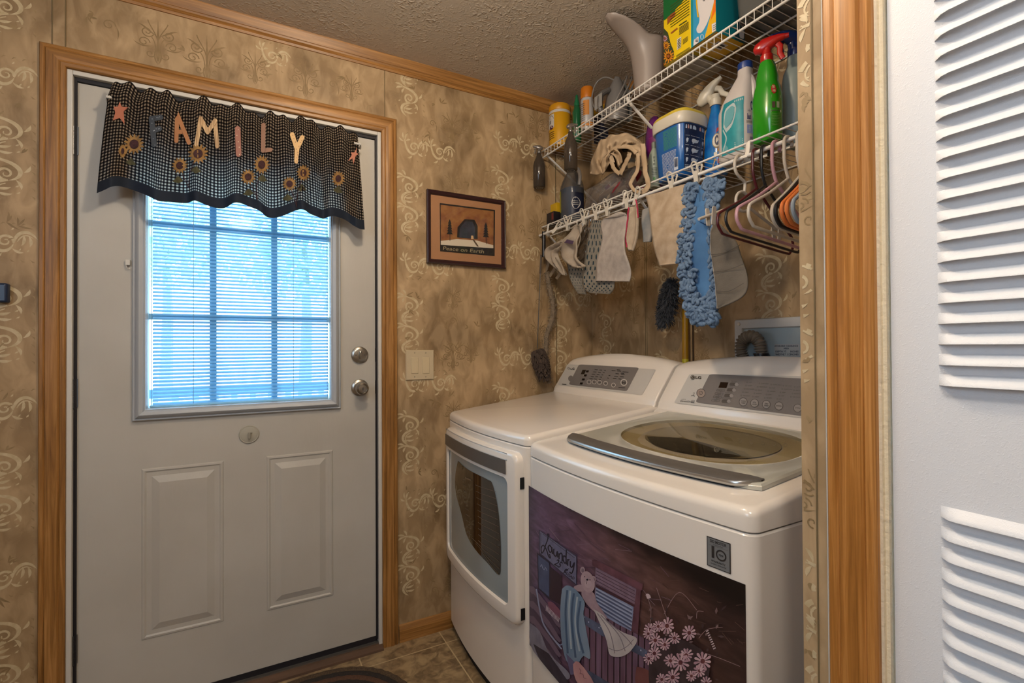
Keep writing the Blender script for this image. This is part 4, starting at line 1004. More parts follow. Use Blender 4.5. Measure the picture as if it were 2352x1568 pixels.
# hand-lettered Laundry
def hl(pts, w_=1.5): dl(sm(pts, 6), w_, '231d2a')
hl([(1256, 1229), (1259, 1226), (1258, 1238), (1253, 1252), (1249, 1264), (1244, 1270), (1243, 1258), (1248, 1252), (1255, 1262), (1260, 1277), (1264, 1281), (1262, 1272)], 1.3)
hl([(1266, 1256), (1262, 1252), (1259, 1258), (1263, 1268), (1267, 1265), (1267, 1256), (1269, 1272)]); hl([(1272, 1260), (1272, 1272), (1277, 1277), (1280, 1266), (1281, 1280)]); hl([(1284, 1270), (1284, 1284)]); hl([(1284, 1275), (1288, 1270), (1291, 1274), (1291, 1289)])
hl([(1299, 1279), (1295, 1276), (1293, 1283), (1297, 1293), (1300, 1290)]); hl([(1301, 1262), (1300, 1280), (1301, 1296)]); hl([(1304, 1283), (1304, 1299)]); hl([(1304, 1287), (1308, 1284)])
hl([(1310, 1288), (1310, 1299), (1314, 1302), (1318, 1293)]); hl([(1319, 1291), (1317, 1306), (1313, 1316), (1308, 1313)])
mb.text('25', 1272, 1295, 15, wm(LV[0]+.0001), mi('231d2a'), rot=.62, flip=-1, sx=.8, bold=.02); mb.text('\u00a2', 1294, 1312, 15, wm(LV[0]+.0001), mi('231d2a'), rot=.62, flip=-1, sx=.8, bold=.02); mb.text('LOAD', 1299, 1318, 6, wm(LV[0]+.0001), mi('231d2a'), rot=.62, flip=-1, bold=.02)
# box on the left
dd([(1233, 1268), (1263, 1290), (1263, 1378), (1236, 1352)], '2e2738'); dd([(1236, 1274), (1261, 1293), (1261, 1370), (1238, 1350)], '3e4560', '4c5470', 30); dl(sm([(1241, 1301), (1244, 1296), (1246, 1303), (1250, 1308), (1253, 1303), (1257, 1311)], 4), .6, '8a90a5')
dd([(1263, 1300), (1290, 1322), (1290, 1390), (1263, 1375)], '33222c')
# slatted bench / washboard lines on the left
for k in range(8):
    y = 1345+k*17; dd([(1217, y), (1226, y+2), (1262, y+48), (1290, y+92), (1284, y+96), (1250, y+60), (1217, y+12)], ('6b5766', '4b3a4a')[k % 2]) if y+12 < 1470 else None
dd([(1217, 1430), (1240, 1450), (1262, 1500), (1307, 1545), (1300, 1560), (1260, 1540), (1236, 1512), (1217, 1475)], '6f6a78', '85808c', 30, smooth_=4)
dd([(1225, 1478), (1260, 1500), (1330, 1600), (1290, 1600), (1240, 1520)], '2b2531', '3b3542', 30)
dl(sm([(1250, 1435), (1270, 1465), (1290, 1480), (1296, 1440), (1285, 1415)], 6), 1.2, '7f86a0'); dl(sm([(1232, 1352), (1240, 1400), (1252, 1440), (1290, 1490)], 6), 1.6, '8c8fa5')
# scrubbing brush
dd([(1258, 1382), (1270, 1383), (1292, 1410), (1288, 1422), (1262, 1400)], '7a4a5a', smooth_=3)
for k in range(12): dl([(1256+k*2.6, 1390+k*2.6), (1254+k*2.6, 1402+k*2.4)], .8, 'b9a9ad')
# crate / washboard with corrugated panel
dd([(1368, 1300), (1462, 1350), (1452, 1470), (1364, 1420)], '6f5763', '80697a', 40)
for k in range(8): dl([(1369, 1310+k*7.5), (1458, 1357+k*8)], .7, '4a3440')
dd([(1368, 1348), (1455, 1393), (1450, 1452), (1366, 1400)], '6f7690', '8288a0', 20)
for k in range(6): dl([(1369, 1355+k*8), (1452, 1401+k*9)], 1.5, '4c5068'); 
for k in range(6): dl([(1369, 1351+k*8), (1452, 1397+k*9)], .8, '9a9eb0')
dd([(1360, 1285), (1366, 1284), (1476, 1341), (1475, 1356), (1462, 1352), (1360, 1298)], '4f2f38', '6b434d', 30); dd([(1462, 1350), (1472, 1354), (1464, 1470), (1449, 1455)], '4f2f38', '63404a', 30); dd([(1369, 1342), (1458, 1388), (1457, 1394), (1369, 1348)], '41262f')
# barrel
dd([(1333, 1385), (1360, 1402), (1490, 1470), (1500, 1600), (1345, 1600)], '2e1c24')
for k in range(11):
    x = 1342+k*14; y = 1392+k*7.4; dd([(x, y), (x+11, y+6), (x+11-k*.2, 1605), (x-1, 1605)], ('6e5262', '5d4150', '73586a')[k % 3], ('553a48', '6a4e5c', '5b4252')[k % 3], 60, (1, 1, .15))
dd([(1340, 1412), (1380, 1434), (1487, 1494), (1484, 1512), (1380, 1458), (1341, 1432)], '3c4052', '565b70', 25); dl([(1342, 1416), (1380, 1438), (1484, 1497)], .8, '8d92a8')
for k in range(6): dd([(1352+k*24-1.4, 1426+k*13), (1352+k*24+1.4, 1427+k*13), (1352+k*24+1, 1430+k*13), (1352+k*24-1.4, 1429+k*13)], '9a9eb5')
dd([(1350, 1538), (1400, 1568), (1400, 1600), (1345, 1570)], '3c4052', '565b70', 25)
# teddy bear
dd([(1336, 1352), (1350, 1356), (1364, 1362), (1372, 1385), (1395, 1420), (1362, 1402), (1338, 1372)], '8b7178', '9d8389', 30, smooth_=4)
dd([(1319, 1346), (1318, 1352), (1330, 1358), (1342, 1356), (1338, 1344), (1330, 1342)], '9b8287', smooth_=4)
for x, y in ((1338, 1309), (1363, 1330)): 
    LV[0] += .00004; mb.ell(x, y, 5.4, 8, wm(LV[0]), mi('9b8287'), 18); LV[0] += .00003; mb.ell(x+.3, y+.8, 3, 5, wm(LV[0]), mi('76606a'), 16)
LV[0] += .00004; mb.ell(1350, 1336, 15.5, 25, wm(LV[0]), mi('9b8287', 'a98f92', 30), 30, rot=-.25); LV[0] += .00004; mb.ell(1351, 1341, 8, 9, wm(LV[0]), mi('ab9397'), 20)
LV[0] += .00004; mb.ell(1349, 1331, 2.6, 2.4, wm(LV[0]), mi('231d2a'), 12)
for x, y in ((1343, 1324), (1355, 1331)): LV[0] += .00002; mb.ell(x, y, 1.1, 1.6, wm(LV[0]), mi('231d2a'), 10)
dl([(1348, 1334), (1347, 1341)], .5, '3b2d36')
# blue towel
dd([(1291, 1352), (1302, 1344), (1316, 1349), (1330, 1362), (1343, 1384), (1340, 1410), (1347, 1450), (1356, 1510), (1340, 1506), (1330, 1520), (1318, 1530), (1300, 1515), (1290, 1470), (1287, 1420), (1288, 1380)], '5c7288', '7d8a98', 14, (1, 1, .3), smooth_=4)
for a in (((1303, 1355), (1299, 1410), (1304, 1500)), ((1318, 1362), (1313, 1420), (1322, 1510)), ((1333, 1380), (1327, 1440), (1340, 1500))): dl(sm(a, 6), 2.4, '44566e')
for a in (((1310, 1356), (1307, 1410), (1312, 1490)), ((1326, 1370), (1321, 1430), (1331, 1495))): dl(sm(a, 6), 2.0, '98a1a8')
dd([(1300, 1500), (1320, 1520), (1328, 1545), (1310, 1550)], '5d5672')
# cream cloth
dd([(1363, 1398), (1385, 1412), (1400, 1432), (1432, 1452), (1463, 1466), (1452, 1490), (1436, 1504), (1418, 1508), (1400, 1502), (1393, 1470), (1378, 1432)], 'a49a98', 'b5abA6', 18, smooth_=4)
for a in (((1372, 1408), (1400, 1450), (1412, 1500)), ((1380, 1412), (1420, 1456), (1436, 1495)), ((1390, 1422), (1430, 1456), (1452, 1480))): dl(sm(a, 6), 1.0, '7f7478')
dl(sm([(1396, 1487), (1418, 1494), (1440, 1484), (1455, 1468)], 6), .6, '6d6268')
# brush box bottom
dd([(1316, 1525), (1330, 1520), (1366, 1572), (1352, 1600), (1322, 1560)], 'a9797a', 'b98b88', 20, smooth_=3); dl(sm([(1330, 1534), (1334, 1541), (1332, 1546), (1339, 1548), (1341, 1556), (1347, 1557)], 4), .7, '7f5358')
# red pot on the right of the barrel
dd([(1462, 1530), (1490, 1540), (1492, 1572), (1460, 1570)], '5f3534', '6f4340', 20, smooth_=3)
# stems, leaves, daisies
for a in (((1487, 1370), (1495, 1400), (1492, 1440)), ((1508, 1350), (1520, 1385), (1535, 1430)), ((1525, 1410), (1560, 1360), (1600, 1400)), ((1605, 1465), (1625, 1445), (1660, 1440)), ((1620, 1500), (1650, 1510), (1700, 1530)), ((1600, 1420), (1602, 1404), (1616, 1404))): dl(sm(a, 8), .6, '8a7070')
for k in range(34):
    x, y, a = R.uniform(1490, 1660), R.uniform(1400, 1560), R.uniform(-2.5, .5); l = R.uniform(8, 18)
    LV[0] += .00002; mb.stroke([(x, y), (x+l*.5*cos(a), y+l*.5*sin(a)), (x+l*cos(a), y+l*sin(a))], leafw(R.uniform(2, 4)), wm(LV[0]), mi(R.choice(('4a3a3c', '6a5353', '3b2b2e', '79605e'))))
dd([(1492, 1490), (1530, 1460), (1610, 1490), (1630, 1540), (1600, 1600), (1500, 1600)], '2c2024', '3d2f32', 30, smooth_=4)
DAISY = [(1512, 1438, 13), (1493, 1445, 14), (1532, 1437, 18), (1505, 1470, 16), (1549, 1465, 14), (1583, 1453, 17), (1527, 1480, 14), (1489, 1455, 12), (1503, 1500, 16), (1576, 1504, 16), (1490, 1512, 13), (1540, 1517, 15), (1563, 1521, 20), (1607, 1540, 15), (1614, 1518, 21), (1545, 1555, 18), (1588, 1552, 13), (1520, 1560, 14), (1622, 1568, 14)]
for i, (x, y, r_) in enumerate(DAISY):
    ph = R.uniform(0, 1)
    LV[0] += .00003
    for k in range(11):
        a = ph+2*pi*k/11; l = r_*R.uniform(.85, 1.05)
        mb.stroke([(x+r_*.15*cos(a), y+r_*.15*sin(a)*1.1), (x+l*.55*cos(a), y+l*.55*sin(a)*1.1), (x+l*.85*cos(a), y+l*.85*sin(a)*1.1), (x+l*cos(a), y+l*1.1*sin(a))], lambda t, r_=r_: r_*(.06+.15*t if t < .8 else .07), wm(LV[0]+.00001*(k % 3)), mi(('b28f96', 'a17d86', 'bd9ea2')[(i+k) % 3]))
    LV[0] += .00004; mb.ell(x, y, r_*.26, r_*.28, wm(LV[0]), mi('4f2630', '6b3d3a', 60), 12)
for k in range(8):
    a = -1.9+k*.24; x, y = 1487, 1374; dl([(x, y), (x+8*cos(a), y+11*sin(a))], 1.1, 'b9a2a4')
for k in range(9): dl([(1622+k*2.0, 1450+k*5), (1627+k*2.1, 1447+k*5)], 1.3, 'b9a2a4')
# right and lower edge shading of the painting itself
mb.build('picture_decal', names, wsh, smooth=False)

# ------------------------------------------------------------ washer outlet box and hose
ob = thing('washer_outlet_box', 'white recessed laundry outlet box set in the wall behind the washer', 'outlet box', (W, 1.0, 1.2))
oy0, oy1, oz0, oz1 = 0.86, at(0, W, 1690, 735).y, 1.03, at(0, W, 1690, 735).z
mb = MB(); mf = lambda a, z, h: (W-h, -a, z)
mb.ring(-oy1, oz0, -oy0, oz1, [(0, 0.0005), (0, .006), (.002, .009), (.030, .009), (.033, .006), (.034, .002)], mf, rad=.008)
mb.build('box_frame', mat('outlet_frame', '#bcbab6', rough=.4), ob, angle=40)
mb = MB(); mb.box((W-.0018, oy0+.033, oz0+.033), (W-.0008, oy1-.033, oz1-.033)); mb.build('box_back', mat('outlet_back', '#8fa0a8', '#a2a8a6', 5, rough=.4), ob, smooth=False)
mb = MB(); q = at(0, W-.009, 1697, 744); mb.loft([[(W-.009-h, q.y+r*cos(2*pi*k/16), q.z+r*sin(2*pi*k/16)) for k in range(16)] for r, h in ((.006, 0), (.006, .002), (.003, .0035))]); mb.build('screw_cap', WPLA, ob)
mb = MB(); om = lambda px, py: tuple(at(0, W-.0026, px, py)); om2 = lambda px, py: tuple(at(0, W-.0030, px, py))
mb.p2([(1779, 790), (1836, 790), (1836, 821), (1779, 819)], om, 0)
mb.text('AVAILABLE CLEARANCE', 1806, 796, 3.6, om2, 1, 'C', flip=-1, bold=.03); mb.text('AREA', 1806, 801.5, 3.6, om2, 1, 'C', flip=-1, bold=.03)
mb.text('DEPTH', 1781, 809, 4, om2, 1, flip=-1, bold=.03); mb.text('INCHES', 1815, 809, 4, om2, 1, flip=-1, bold=.03); mb.text('WIDTH', 1781, 815.5, 4, om2, 1, flip=-1, bold=.03); mb.text('INCHES', 1815, 815.5, 4, om2, 1, flip=-1, bold=.03)
mb.text('30', 1799, 809, 5, om2, 1, flip=-1); mb.text('27 1/2', 1798, 816, 5, om2, 1, flip=-1); mb.build('clearance_label', [mat('label_paper', '#a9a8a4'), mat('label_ink_blue', '#27303f')], ob, smooth=False)
hs = thing('drain_hose', 'grey corrugated washer drain hose looping into the outlet box', 'hose', (1.48, 1.05, 1.1))
HX = 1.517
cp_ = sm([tuple(at(0, HX, *p)) for p in ((1722, 846), (1712, 832), (1704, 815), (1701, 797), (1706, 781), (1719, 772), (1733, 774), (1743, 785), (1747, 800), (1748, 812))], 14)
ln = [0]
for a, b_ in zip(cp_, cp_[1:]): ln.append(ln[-1]+(Vector(a)-Vector(b_)).length)
mb = MB(); mb.tube(cp_, [0.0175+0.0038*sin(2*pi*l/0.0092) for l in ln], 18); mb.build('corrugated_hose', mat('hose_grey', '#7d7163', rough=.5), hs, angle=60)
e_ = at(0, HX, 1748, 812); mb = MB(); mb.lathe([(.0235, e_.z+.002), (.0245, e_.z-.003), (.022, e_.z-.004), (.0225, e_.z-.05)], (e_.x, e_.y, 0), 24); mb.build('standpipe_cuff', BLACK, hs)

# ------------------------------------------------------------ wall things on the door wall
pic = thing('framed_picture', 'maroon framed country print with a dark barn and Peace on Earth lettering', 'picture', (0.86, D, 1.74))
FY = D-0.018
p0, p1 = at(1, FY, 981, 433), at(1, FY, 1162, 617)
mb = MB(); pw = lambda x, z, h: (x, D-0.001-h, z)
mb.ring(p0.x, p1.z, p1.x, p0.z, [(0, 0), (0, .017), (.004, .020), (.008, .018), (.014, .018), (.018, .012), (.0195, .008)], pw); mb.build('frame', mat('maroon_frame', '#2e1113', rough=.3, coat=.3), pic, angle=30)
mb = MB(); mb.box((p0.x+.018, D-.009, p1.z+.018), (p1.x-.018, D-.007, p0.z-.018)); mat_o = mb.build('picture_mat', mat('tan_mat_board', '#a77a55', rough=.6), pic, smooth=False)
PY = D-.0098; pm_ = lambda o: (lambda px, py: tuple(at(1, PY-o, px, py)))
mb = MB(); mb.p2([(1010, 466), (1137, 482), (1136, 588), (1011, 577)], pm_(0), 0); mb.p2([(1012, 470), (1134, 485), (1133, 585), (1012.5, 574.5)], pm_(.0003), 1)
mb.p2([(1012.5, 553), (1050, 549), (1095, 552), (1133, 563), (1133, 585), (1012.5, 574.5)], pm_(.0005), 2); mb.p2([(1012.5, 562), (1133, 570), (1133, 585), (1012.5, 574.5)], pm_(.0007), 3)
mb.p2([(1050, 545), (1051, 522), (1067, 503), (1090, 504.5), (1097, 519), (1097, 549)], pm_(.0009), 3); mb.p2([(1055, 545), (1056, 524), (1069, 508), (1085, 509), (1091, 521), (1091, 548)], pm_(.0011), 4)
mb.p2([(1082, 541), (1087, 541), (1088, 549), (1082, 549)], pm_(.0013), 5); mb.p2([(1085, 550), (1089, 550), (1100, 566), (1096, 566)], pm_(.0013), 6)
for x, y in ((1033, 505), (1116, 512)):
    mb.stroke([(x, y+10), (x+.6, y+48)], .6, pm_(.0011), 3)
    for k in range(5): mb.p2([(x, y-2+k*6), (x+4+k*.8, y+9+k*6), (x-4-k*.8, y+8+k*6)], pm_(.0012+.0001*k), 3)
mb.text('Peace on Earth', 1016, 573.5, 8.6, pm_(.0015), 7, sx=1.32, rot=.085, flip=-1, shear=.1)
mb.build('art_print', [mat('art_black_border', '#1c1512'), mat('art_orange_sky', '#7d4a2a', '#9a6a3a', 30), mat('art_snow', '#cfc3b0'), mat('art_dark', '#1e1a18'), mat('art_barn_blue', '#2c2f3c', '#3b3e4c', 40), mat('art_figure', '#c9a67a'), mat('art_path', '#5a452c'), mat('art_letter', '#a99a78')], mat_o, smooth=False)
mb = MB(); mb.box((p0.x+.0185, D-.0122, p1.z+.0185), (p1.x-.0185, D-.0118, p0.z-.0185)); mb.build('picture_glass', clear_mat('picture_glass', '#ffffff', 0.25, 0.03), pic, smooth=False)

sw = thing('light_switch_plate', 'almond double rocker switch plate on the wallpaper right of the door', 'switch', (0.64, D, 1.14))
s0, s1 = at(1, D-.006, 932, 804), at(1, D-.006, 997, 871)
mb = MB(); mb.ring(s0.x, s1.z, s1.x, s0.z, [(0, 0), (0.0005, .003), (.003, .0062)], pw, fill=True); mb.build('cover_plate', mat('almond_plastic', '#c2b294', rough=.35), sw, angle=30)
for px0, px1 in ((943.5, 961.5), (969.5, 987)):
    a, b_ = at(1, D-.006, px0, 820), at(1, D-.006, px1, 858)
    mb = MB(); mb.ring(a.x, b_.z, b_.x, a.z, [(0, .0062), (0.0006, .0056), (.0012, .0068), (.003, .0085)], pw, fill=True); mb.build('rocker', mat('almond_rocker', '#c9b998', rough=.3), sw, angle=30)
for px, py in ((952.5, 810), (978, 810), (952.5, 865), (978, 865)):
    c = at(1, D-.007, px, py); mb = MB(); mb.loft([[(c.x+r*cos(2*pi*k/12), D-.001-h, c.z+r*sin(2*pi*k/12)) for k in range(12)] for r, h in ((.003, .0062), (.0028, .0076))]); mb.build('screw', mat('almond_screw', '#9d907a'), sw)

c = at(1, D-.02, 4, 672); mb = MB(); mb.ring(c.x-.034, c.z-.029, c.x+.0125, c.z+.029, [(0, 0), (0, .018), (.003, .022), (.006, .023)], pw, fill=True, rad=.006)
th = mb.build('wall_key_box', mat('navy_plastic', '#1b2a45', rough=.3), angle=40); tag(th, 'small dark navy box on the wall left of the door, cut by the left edge', 'wall box')

# braided rug
rg = MB(); cxr, cyr, ar, brr = 0.185, 1.545, .325, .382
def rp_(s_, a): 
    p = .82; c_, s2 = cos(a), sin(a); return (cxr+ar*s_*abs(c_)**p*(1 if c_ > 0 else -1), cyr+brr*s_*abs(s2)**p*(1 if s2 > 0 else -1))
for k in range(15):
    s_ = 1-k*.062; pts = [(*rp_(s_, 2*pi*j/180), 0.0095+.0008*sin(j*1.7+k)) for j in range(180)]
    rg.tube(pts, [.0115+.0022*abs(sin(j*.9+k)) for j in range(180)], 7, m=(0, 1, 2, 1)[k % 4], closed=True, flat=(1, .6))
rg.lathe([(.12, .001), (.12, .012)], (cxr, cyr, 0), 24)
rug = rg.build('braided_rug', [mat('rug_brown', '#53422f', '#3a2c20', 200, rough=.9), mat('rug_black', '#1f1a17', '#2c2521', 200, rough=.9), mat('rug_rust', '#563a2a', '#452e20', 200, rough=.9)]); tag(rug, 'oval braided brown and black rug on the floor before the entry door', 'rug')

# ------------------------------------------------------------ valance
val = thing('window_valance', 'navy gingham valance with sunflowers and FAMILY letters hung on the entry door', 'valance', (0.0, 1.95, 2.03))
ZT, ZBm = 2.058, 1.705
def vxl(v): return -0.385-0.032*v**.6
def vxr(v): return 0.378+0.022*v
FOLDS = [(0.10, .05), (0.265, .03), (0.38, .05), (0.50, .03), (0.60, .05), (0.715, .022), (0.80, .03), (0.90, .06)]
def foldy(u, v):
    a = 0.0
    for c_, w_ in FOLDS: a += math.exp(-((u-c_-.012*v)/w_)**2)*(1 if int(c_*100) % 2 else -1)
    hi = sin(u*95+2*sin(u*13))*.5+sin(u*61+1)*.5
    y = 1.939 - 0.027*v**.7*(1+1.35*a) - 0.009*sin(u*38+1.3)*v - 0.005*hi*(1-v)**1.2
    y -= 0.008*math.exp(-((v-0.13)/.05)**2)        # rod pocket
    return y
def vz(u, v):
    ruffle = .010*sin(u*44)+.008*sin(u*97+1)+.005*sin(u*20)
    zb_ = ZBm+.008*sin(u*17+.5)-.012*math.exp(-((u-.97)/.05)**2)+.012*math.exp(-((u-.10)/.08)**2)-.010*sin(u*31+2)
    return (ZT+ruffle*(1-v))*(1-v)+zb_*v if v > .0 else ZT+ruffle
def vS(u, v):
    if u < .04 or u > .96:
        e = (0.04-u)/.04 if u < .5 else (u-.96)/.04; back = .035*e
    else: back = 0
    return (vxl(v)+(vxr(v)-vxl(v))*u+.006*sin(u*50)*v, foldy(u, v)+back, vz(u, v))
GING = bpy.data.materials.new('navy_gingham_cotton'); GING.use_nodes = True
n = GING.node_tree.nodes; L = GING.node_tree.links; b = n['Principled BSDF']; out = n['Material Output']
uvn = n.new('ShaderNodeUVMap'); sp = n.new('ShaderNodeSeparateXYZ'); L.new(uvn.outputs[0], sp.inputs[0])
def stripe(sock):
    m1 = n.new('ShaderNodeMath'); m1.operation = 'MULTIPLY'; m1.inputs[1].default_value = 1/0.0107
    m2 = n.new('ShaderNodeMath'); m2.operation = 'FRACT'; m3 = n.new('ShaderNodeMath'); m3.operation = 'GREATER_THAN'; m3.inputs[1].default_value = .5
    L.new(sock, m1.inputs[0]); L.new(m1.outputs[0], m2.inputs[0]); L.new(m2.outputs[0], m3.inputs[0]); return m3.outputs[0]
a_ = n.new('ShaderNodeMath'); a_.operation = 'ADD'; L.new(stripe(sp.outputs[0]), a_.inputs[0]); L.new(stripe(sp.outputs[1]), a_.inputs[1])
dv = n.new('ShaderNodeMath'); dv.operation = 'MULTIPLY'; dv.inputs[1].default_value = .5; L.new(a_.outputs[0], dv.inputs[0])
rg_ = n.new('ShaderNodeValToRGB'); rg_.color_ramp.interpolation = 'CONSTANT'; e = rg_.color_ramp.elements
e[0].position = 0; e[0].color = col('#15151d'); e[1].position = .75; e[1].color = col('#d8c9b2'); k_ = e.new(.25); k_.color = col('#4a3f38')
L.new(dv.outputs[0], rg_.inputs[0]); L.new(rg_.outputs[0], b.inputs['Base Color']); b.inputs['Roughness'].default_value = .85
tr = n.new('ShaderNodeBsdfTranslucent'); L.new(rg_.outputs[0], tr.inputs['Color']); mx = n.new('ShaderNodeMixShader'); mx.inputs[0].default_value = .82
L.new(b.outputs[0], mx.inputs[1]); L.new(tr.outputs[0], mx.inputs[2]); L.new(mx.outputs[0], out.inputs[0])
NAVY = mat('navy_border_cotton', '#131d2c', rough=.85, translucent=.12)
mb = MB(); VB = .90
mb.grid(lambda u, v: vS(u, v*VB), 220, 46, 0, lambda u, v: (u*1.05, v*.33))
mb.nonorm = True; mb.build('gingham_panel', GING, val, angle=80)
mb = MB(); mb.grid(lambda u, v: vS(u, VB+v*(1-VB)), 220, 4); mb.nonorm = True; mb.build('navy_border', NAVY, val, angle=80)
mb = MB(); mb.tube([(-0.40, 1.985, 2.012), (-0.395, 1.945, 2.012), (0, 1.942, 2.012), (0.385, 1.945, 2.012), (0.39, 1.985, 2.012)], .0045, 8); mb.build('curtain_rod', WHITE, val)
mb = MB(); c = at(1, LY, 587, 244); mb.box((c.x-.012, LY-.006, c.z-.03), (c.x+.012, LY-.0005, c.z+.012)); mb.build('rod_bracket', BLACK, val, smooth=False)
def vmap(off):
    def f(px, py):
        p = at(1, 1.925, px, py); v = min(max((ZT-p.z)/(ZT-ZBm), 0), 1); u = min(max((p.x-vxl(v))/(vxr(v)-vxl(v)), 0), 1)
        # depth of the cloth here, smoothed by sampling around
        y = foldy(u, v); d = ray(px, py); t_ = (y-off-CP.y)/d.y; return tuple(CP+d*t_)
    return f
def letter(name, strokes, wdt, m_, dots=None):
    mb = MB((0, -6e-5, 0))
    for pts in strokes:
        pts = sm(pts, 4) if len(pts) > 2 else [(pts[0][0]+(pts[1][0]-pts[0][0])*k/8, pts[0][1]+(pts[1][1]-pts[0][1])*k/8) for k in range(9)]
        # one flat plaque standing proud of the cloth
        ys = [Vector(vmap(0)(*p)).y for p in pts]; y = min(ys)-.004
        fl = lambda px, py, y=y: tuple(CP+ray(px, py)*((y-CP.y)/ray(px, py).y)); bk = lambda px, py, y=y: tuple(Vector(fl(px, py))+Vector((0, .003, 0)))
        for f_ in (fl,): 
            mb.stroke(pts, wdt, f_); mb.ell(pts[0][0], pts[0][1], wdt, wdt, f_, 0, 14); mb.ell(pts[-1][0], pts[-1][1], wdt, wdt, f_, 0, 14)
        if dots:
            f2 = lambda px, py, y=y: tuple(CP+ray(px, py)*((y-.0006-CP.y)/ray(px, py).y))
            for i in range(0, len(pts), 2):
                mb.ell(pts[i][0]+R.uniform(-2.5, 2.5), pts[i][1]+R.uniform(-2, 2), 1.0, 1.0, f2, 1, 8)
    ms = [m_]+([dots] if dots else []); mb.nonorm = True; return mb.build(name, ms, val, smooth=False, solid=.0022)
letter('letter_f', [[(348, 272), (351, 300), (354, 332)], [(349, 273), (369, 270)], [(352, 300), (366, 296)]], 6.2, mat('letter_navy', '#14202e'), mat('letter_dot_grey', '#7d8794'))
letter('letter_a', [[(407, 262), (405, 324)], [(407, 262), (434, 328)], [(406, 303), (424, 303)]], 4.8, mat('letter_tan', '#9a6332'))
letter('letter_m', [[(461, 272), (451, 332)], [(461, 272), (477, 304)], [(477, 304), (494, 277)], [(494, 277), (499, 336)]], 4.8, mat('letter_cream_stripe', '#c9a87c', '#8f6f48', 260, stretch=(1, 1, .05)))
letter('letter_i', [[(546, 296), (548, 354)]], 6.4, mat('letter_rust', '#8a5140'), mat('letter_dot_cream', '#c9b59a'))
letter('letter_l', [[(605, 287), (604, 346)], [(604, 346), (621, 344)]], 5, mat('letter_brown', '#74472b'))
letter('letter_y', [[(671, 309), (682, 342)], [(694, 316), (682, 342)], [(682, 342), (681, 371)]], 5.2, mat('letter_yellow_tan', '#c59d62'), mat('letter_dot_rust', '#7a4f30'))
def star(name, cx_, cy_, pts):
    mb = MB(); y = min(Vector(vmap(0)(cx_+dx, cy_+dy)).y for dx in (-8, 0, 8) for dy in (-8, 8))-.005
    mb.p2(pts, lambda px, py: tuple(CP+ray(px, py)*((y-CP.y)/ray(px, py).y))); mb.nonorm = True; mb.build(name, mat('star_terracotta', '#a65f42'), val, smooth=False, solid=.0025)
star('star', 275, 258, [(275, 234), (280, 245), (294, 247), (284, 256), (286, 285), (275, 271), (259, 277), (265, 259), (261, 245), (271, 245)])
star('star', 812, 352, [(820, 339), (818, 350), (823, 354), (817, 358), (812, 377), (809, 364), (799, 370), (808, 356), (806, 350), (814, 350)])
PET = mat('petal_ochre', '#9a7746', '#7d5d35', 60, rough=.9); CEN = mat('flower_centre', '#2f1a1c', '#44262a', 120, rough=.9); LEF = mat('leaf_olive', '#4c4a31', '#3b3a28', 90, rough=.9)
def flower(px, py, r_, narrow=1.0):
    y0_ = Vector(vmap(0)(px, py)).y
    mb = MB((0, -2e-5, 0)); f = vmap(.0050); f2 = vmap(.0064); ph = R.uniform(0, 1)
    for k in range(14):
        a = ph+2*pi*k/14; mb.stroke([(px+r_*.4*cos(a)*narrow, py+r_*.4*sin(a)), (px+r_*.75*cos(a)*narrow, py+r_*.75*sin(a)), (px+r_*cos(a)*narrow, py+r_*sin(a))], lambda t: r_*.15*(1-t)**.6+.4, f, 0)
    mb.ring2(px, py, r_*.1, r_*.62, f, 0, 18)
    mb.ell(px, py, r_*.45*narrow, r_*.45, f2, 1, 18); mb.nonorm = True
    return mb.build('sunflower', [PET, CEN], val, smooth=False)
for a in ((308, 331, 24), (282, 347, 16, .5), (455, 353, 24), (413, 380, 19), (601, 378, 22, .85), (570, 406, 18), (697, 397, 19, .85), (665, 422, 17), (777, 410, 18, .85)): flower(*a)
mb = MB(); f = vmap(.0042)
for pts in (((445, 372), (436, 400), (433, 432)), ((418, 397), (428, 420), (436, 436)), ((596, 399), (590, 430), (592, 458)), ((576, 423), (585, 442), (592, 460)), ((693, 415), (684, 440), (681, 474)), ((670, 438), (676, 456), (682, 476))):
    mb = MB(); mb.stroke(sm(pts, 5), .8, f); mb.build('stem', CEN, val, smooth=False)
for cx_, cy_, a in ((300, 371, .3), (450, 389, .2), (409, 412, 0), (602, 409, .3), (571, 441, 0), (692, 431, .2), (661, 453, 0), (776, 435, .4)):
    mb = MB(); mb.stroke([(cx_-12*cos(a), cy_+5-12*sin(a)), (cx_, cy_), (cx_+12*cos(a), cy_+3+12*sin(a))], leafw(9), f); mb.build('leaf', LEF, val, smooth=False)
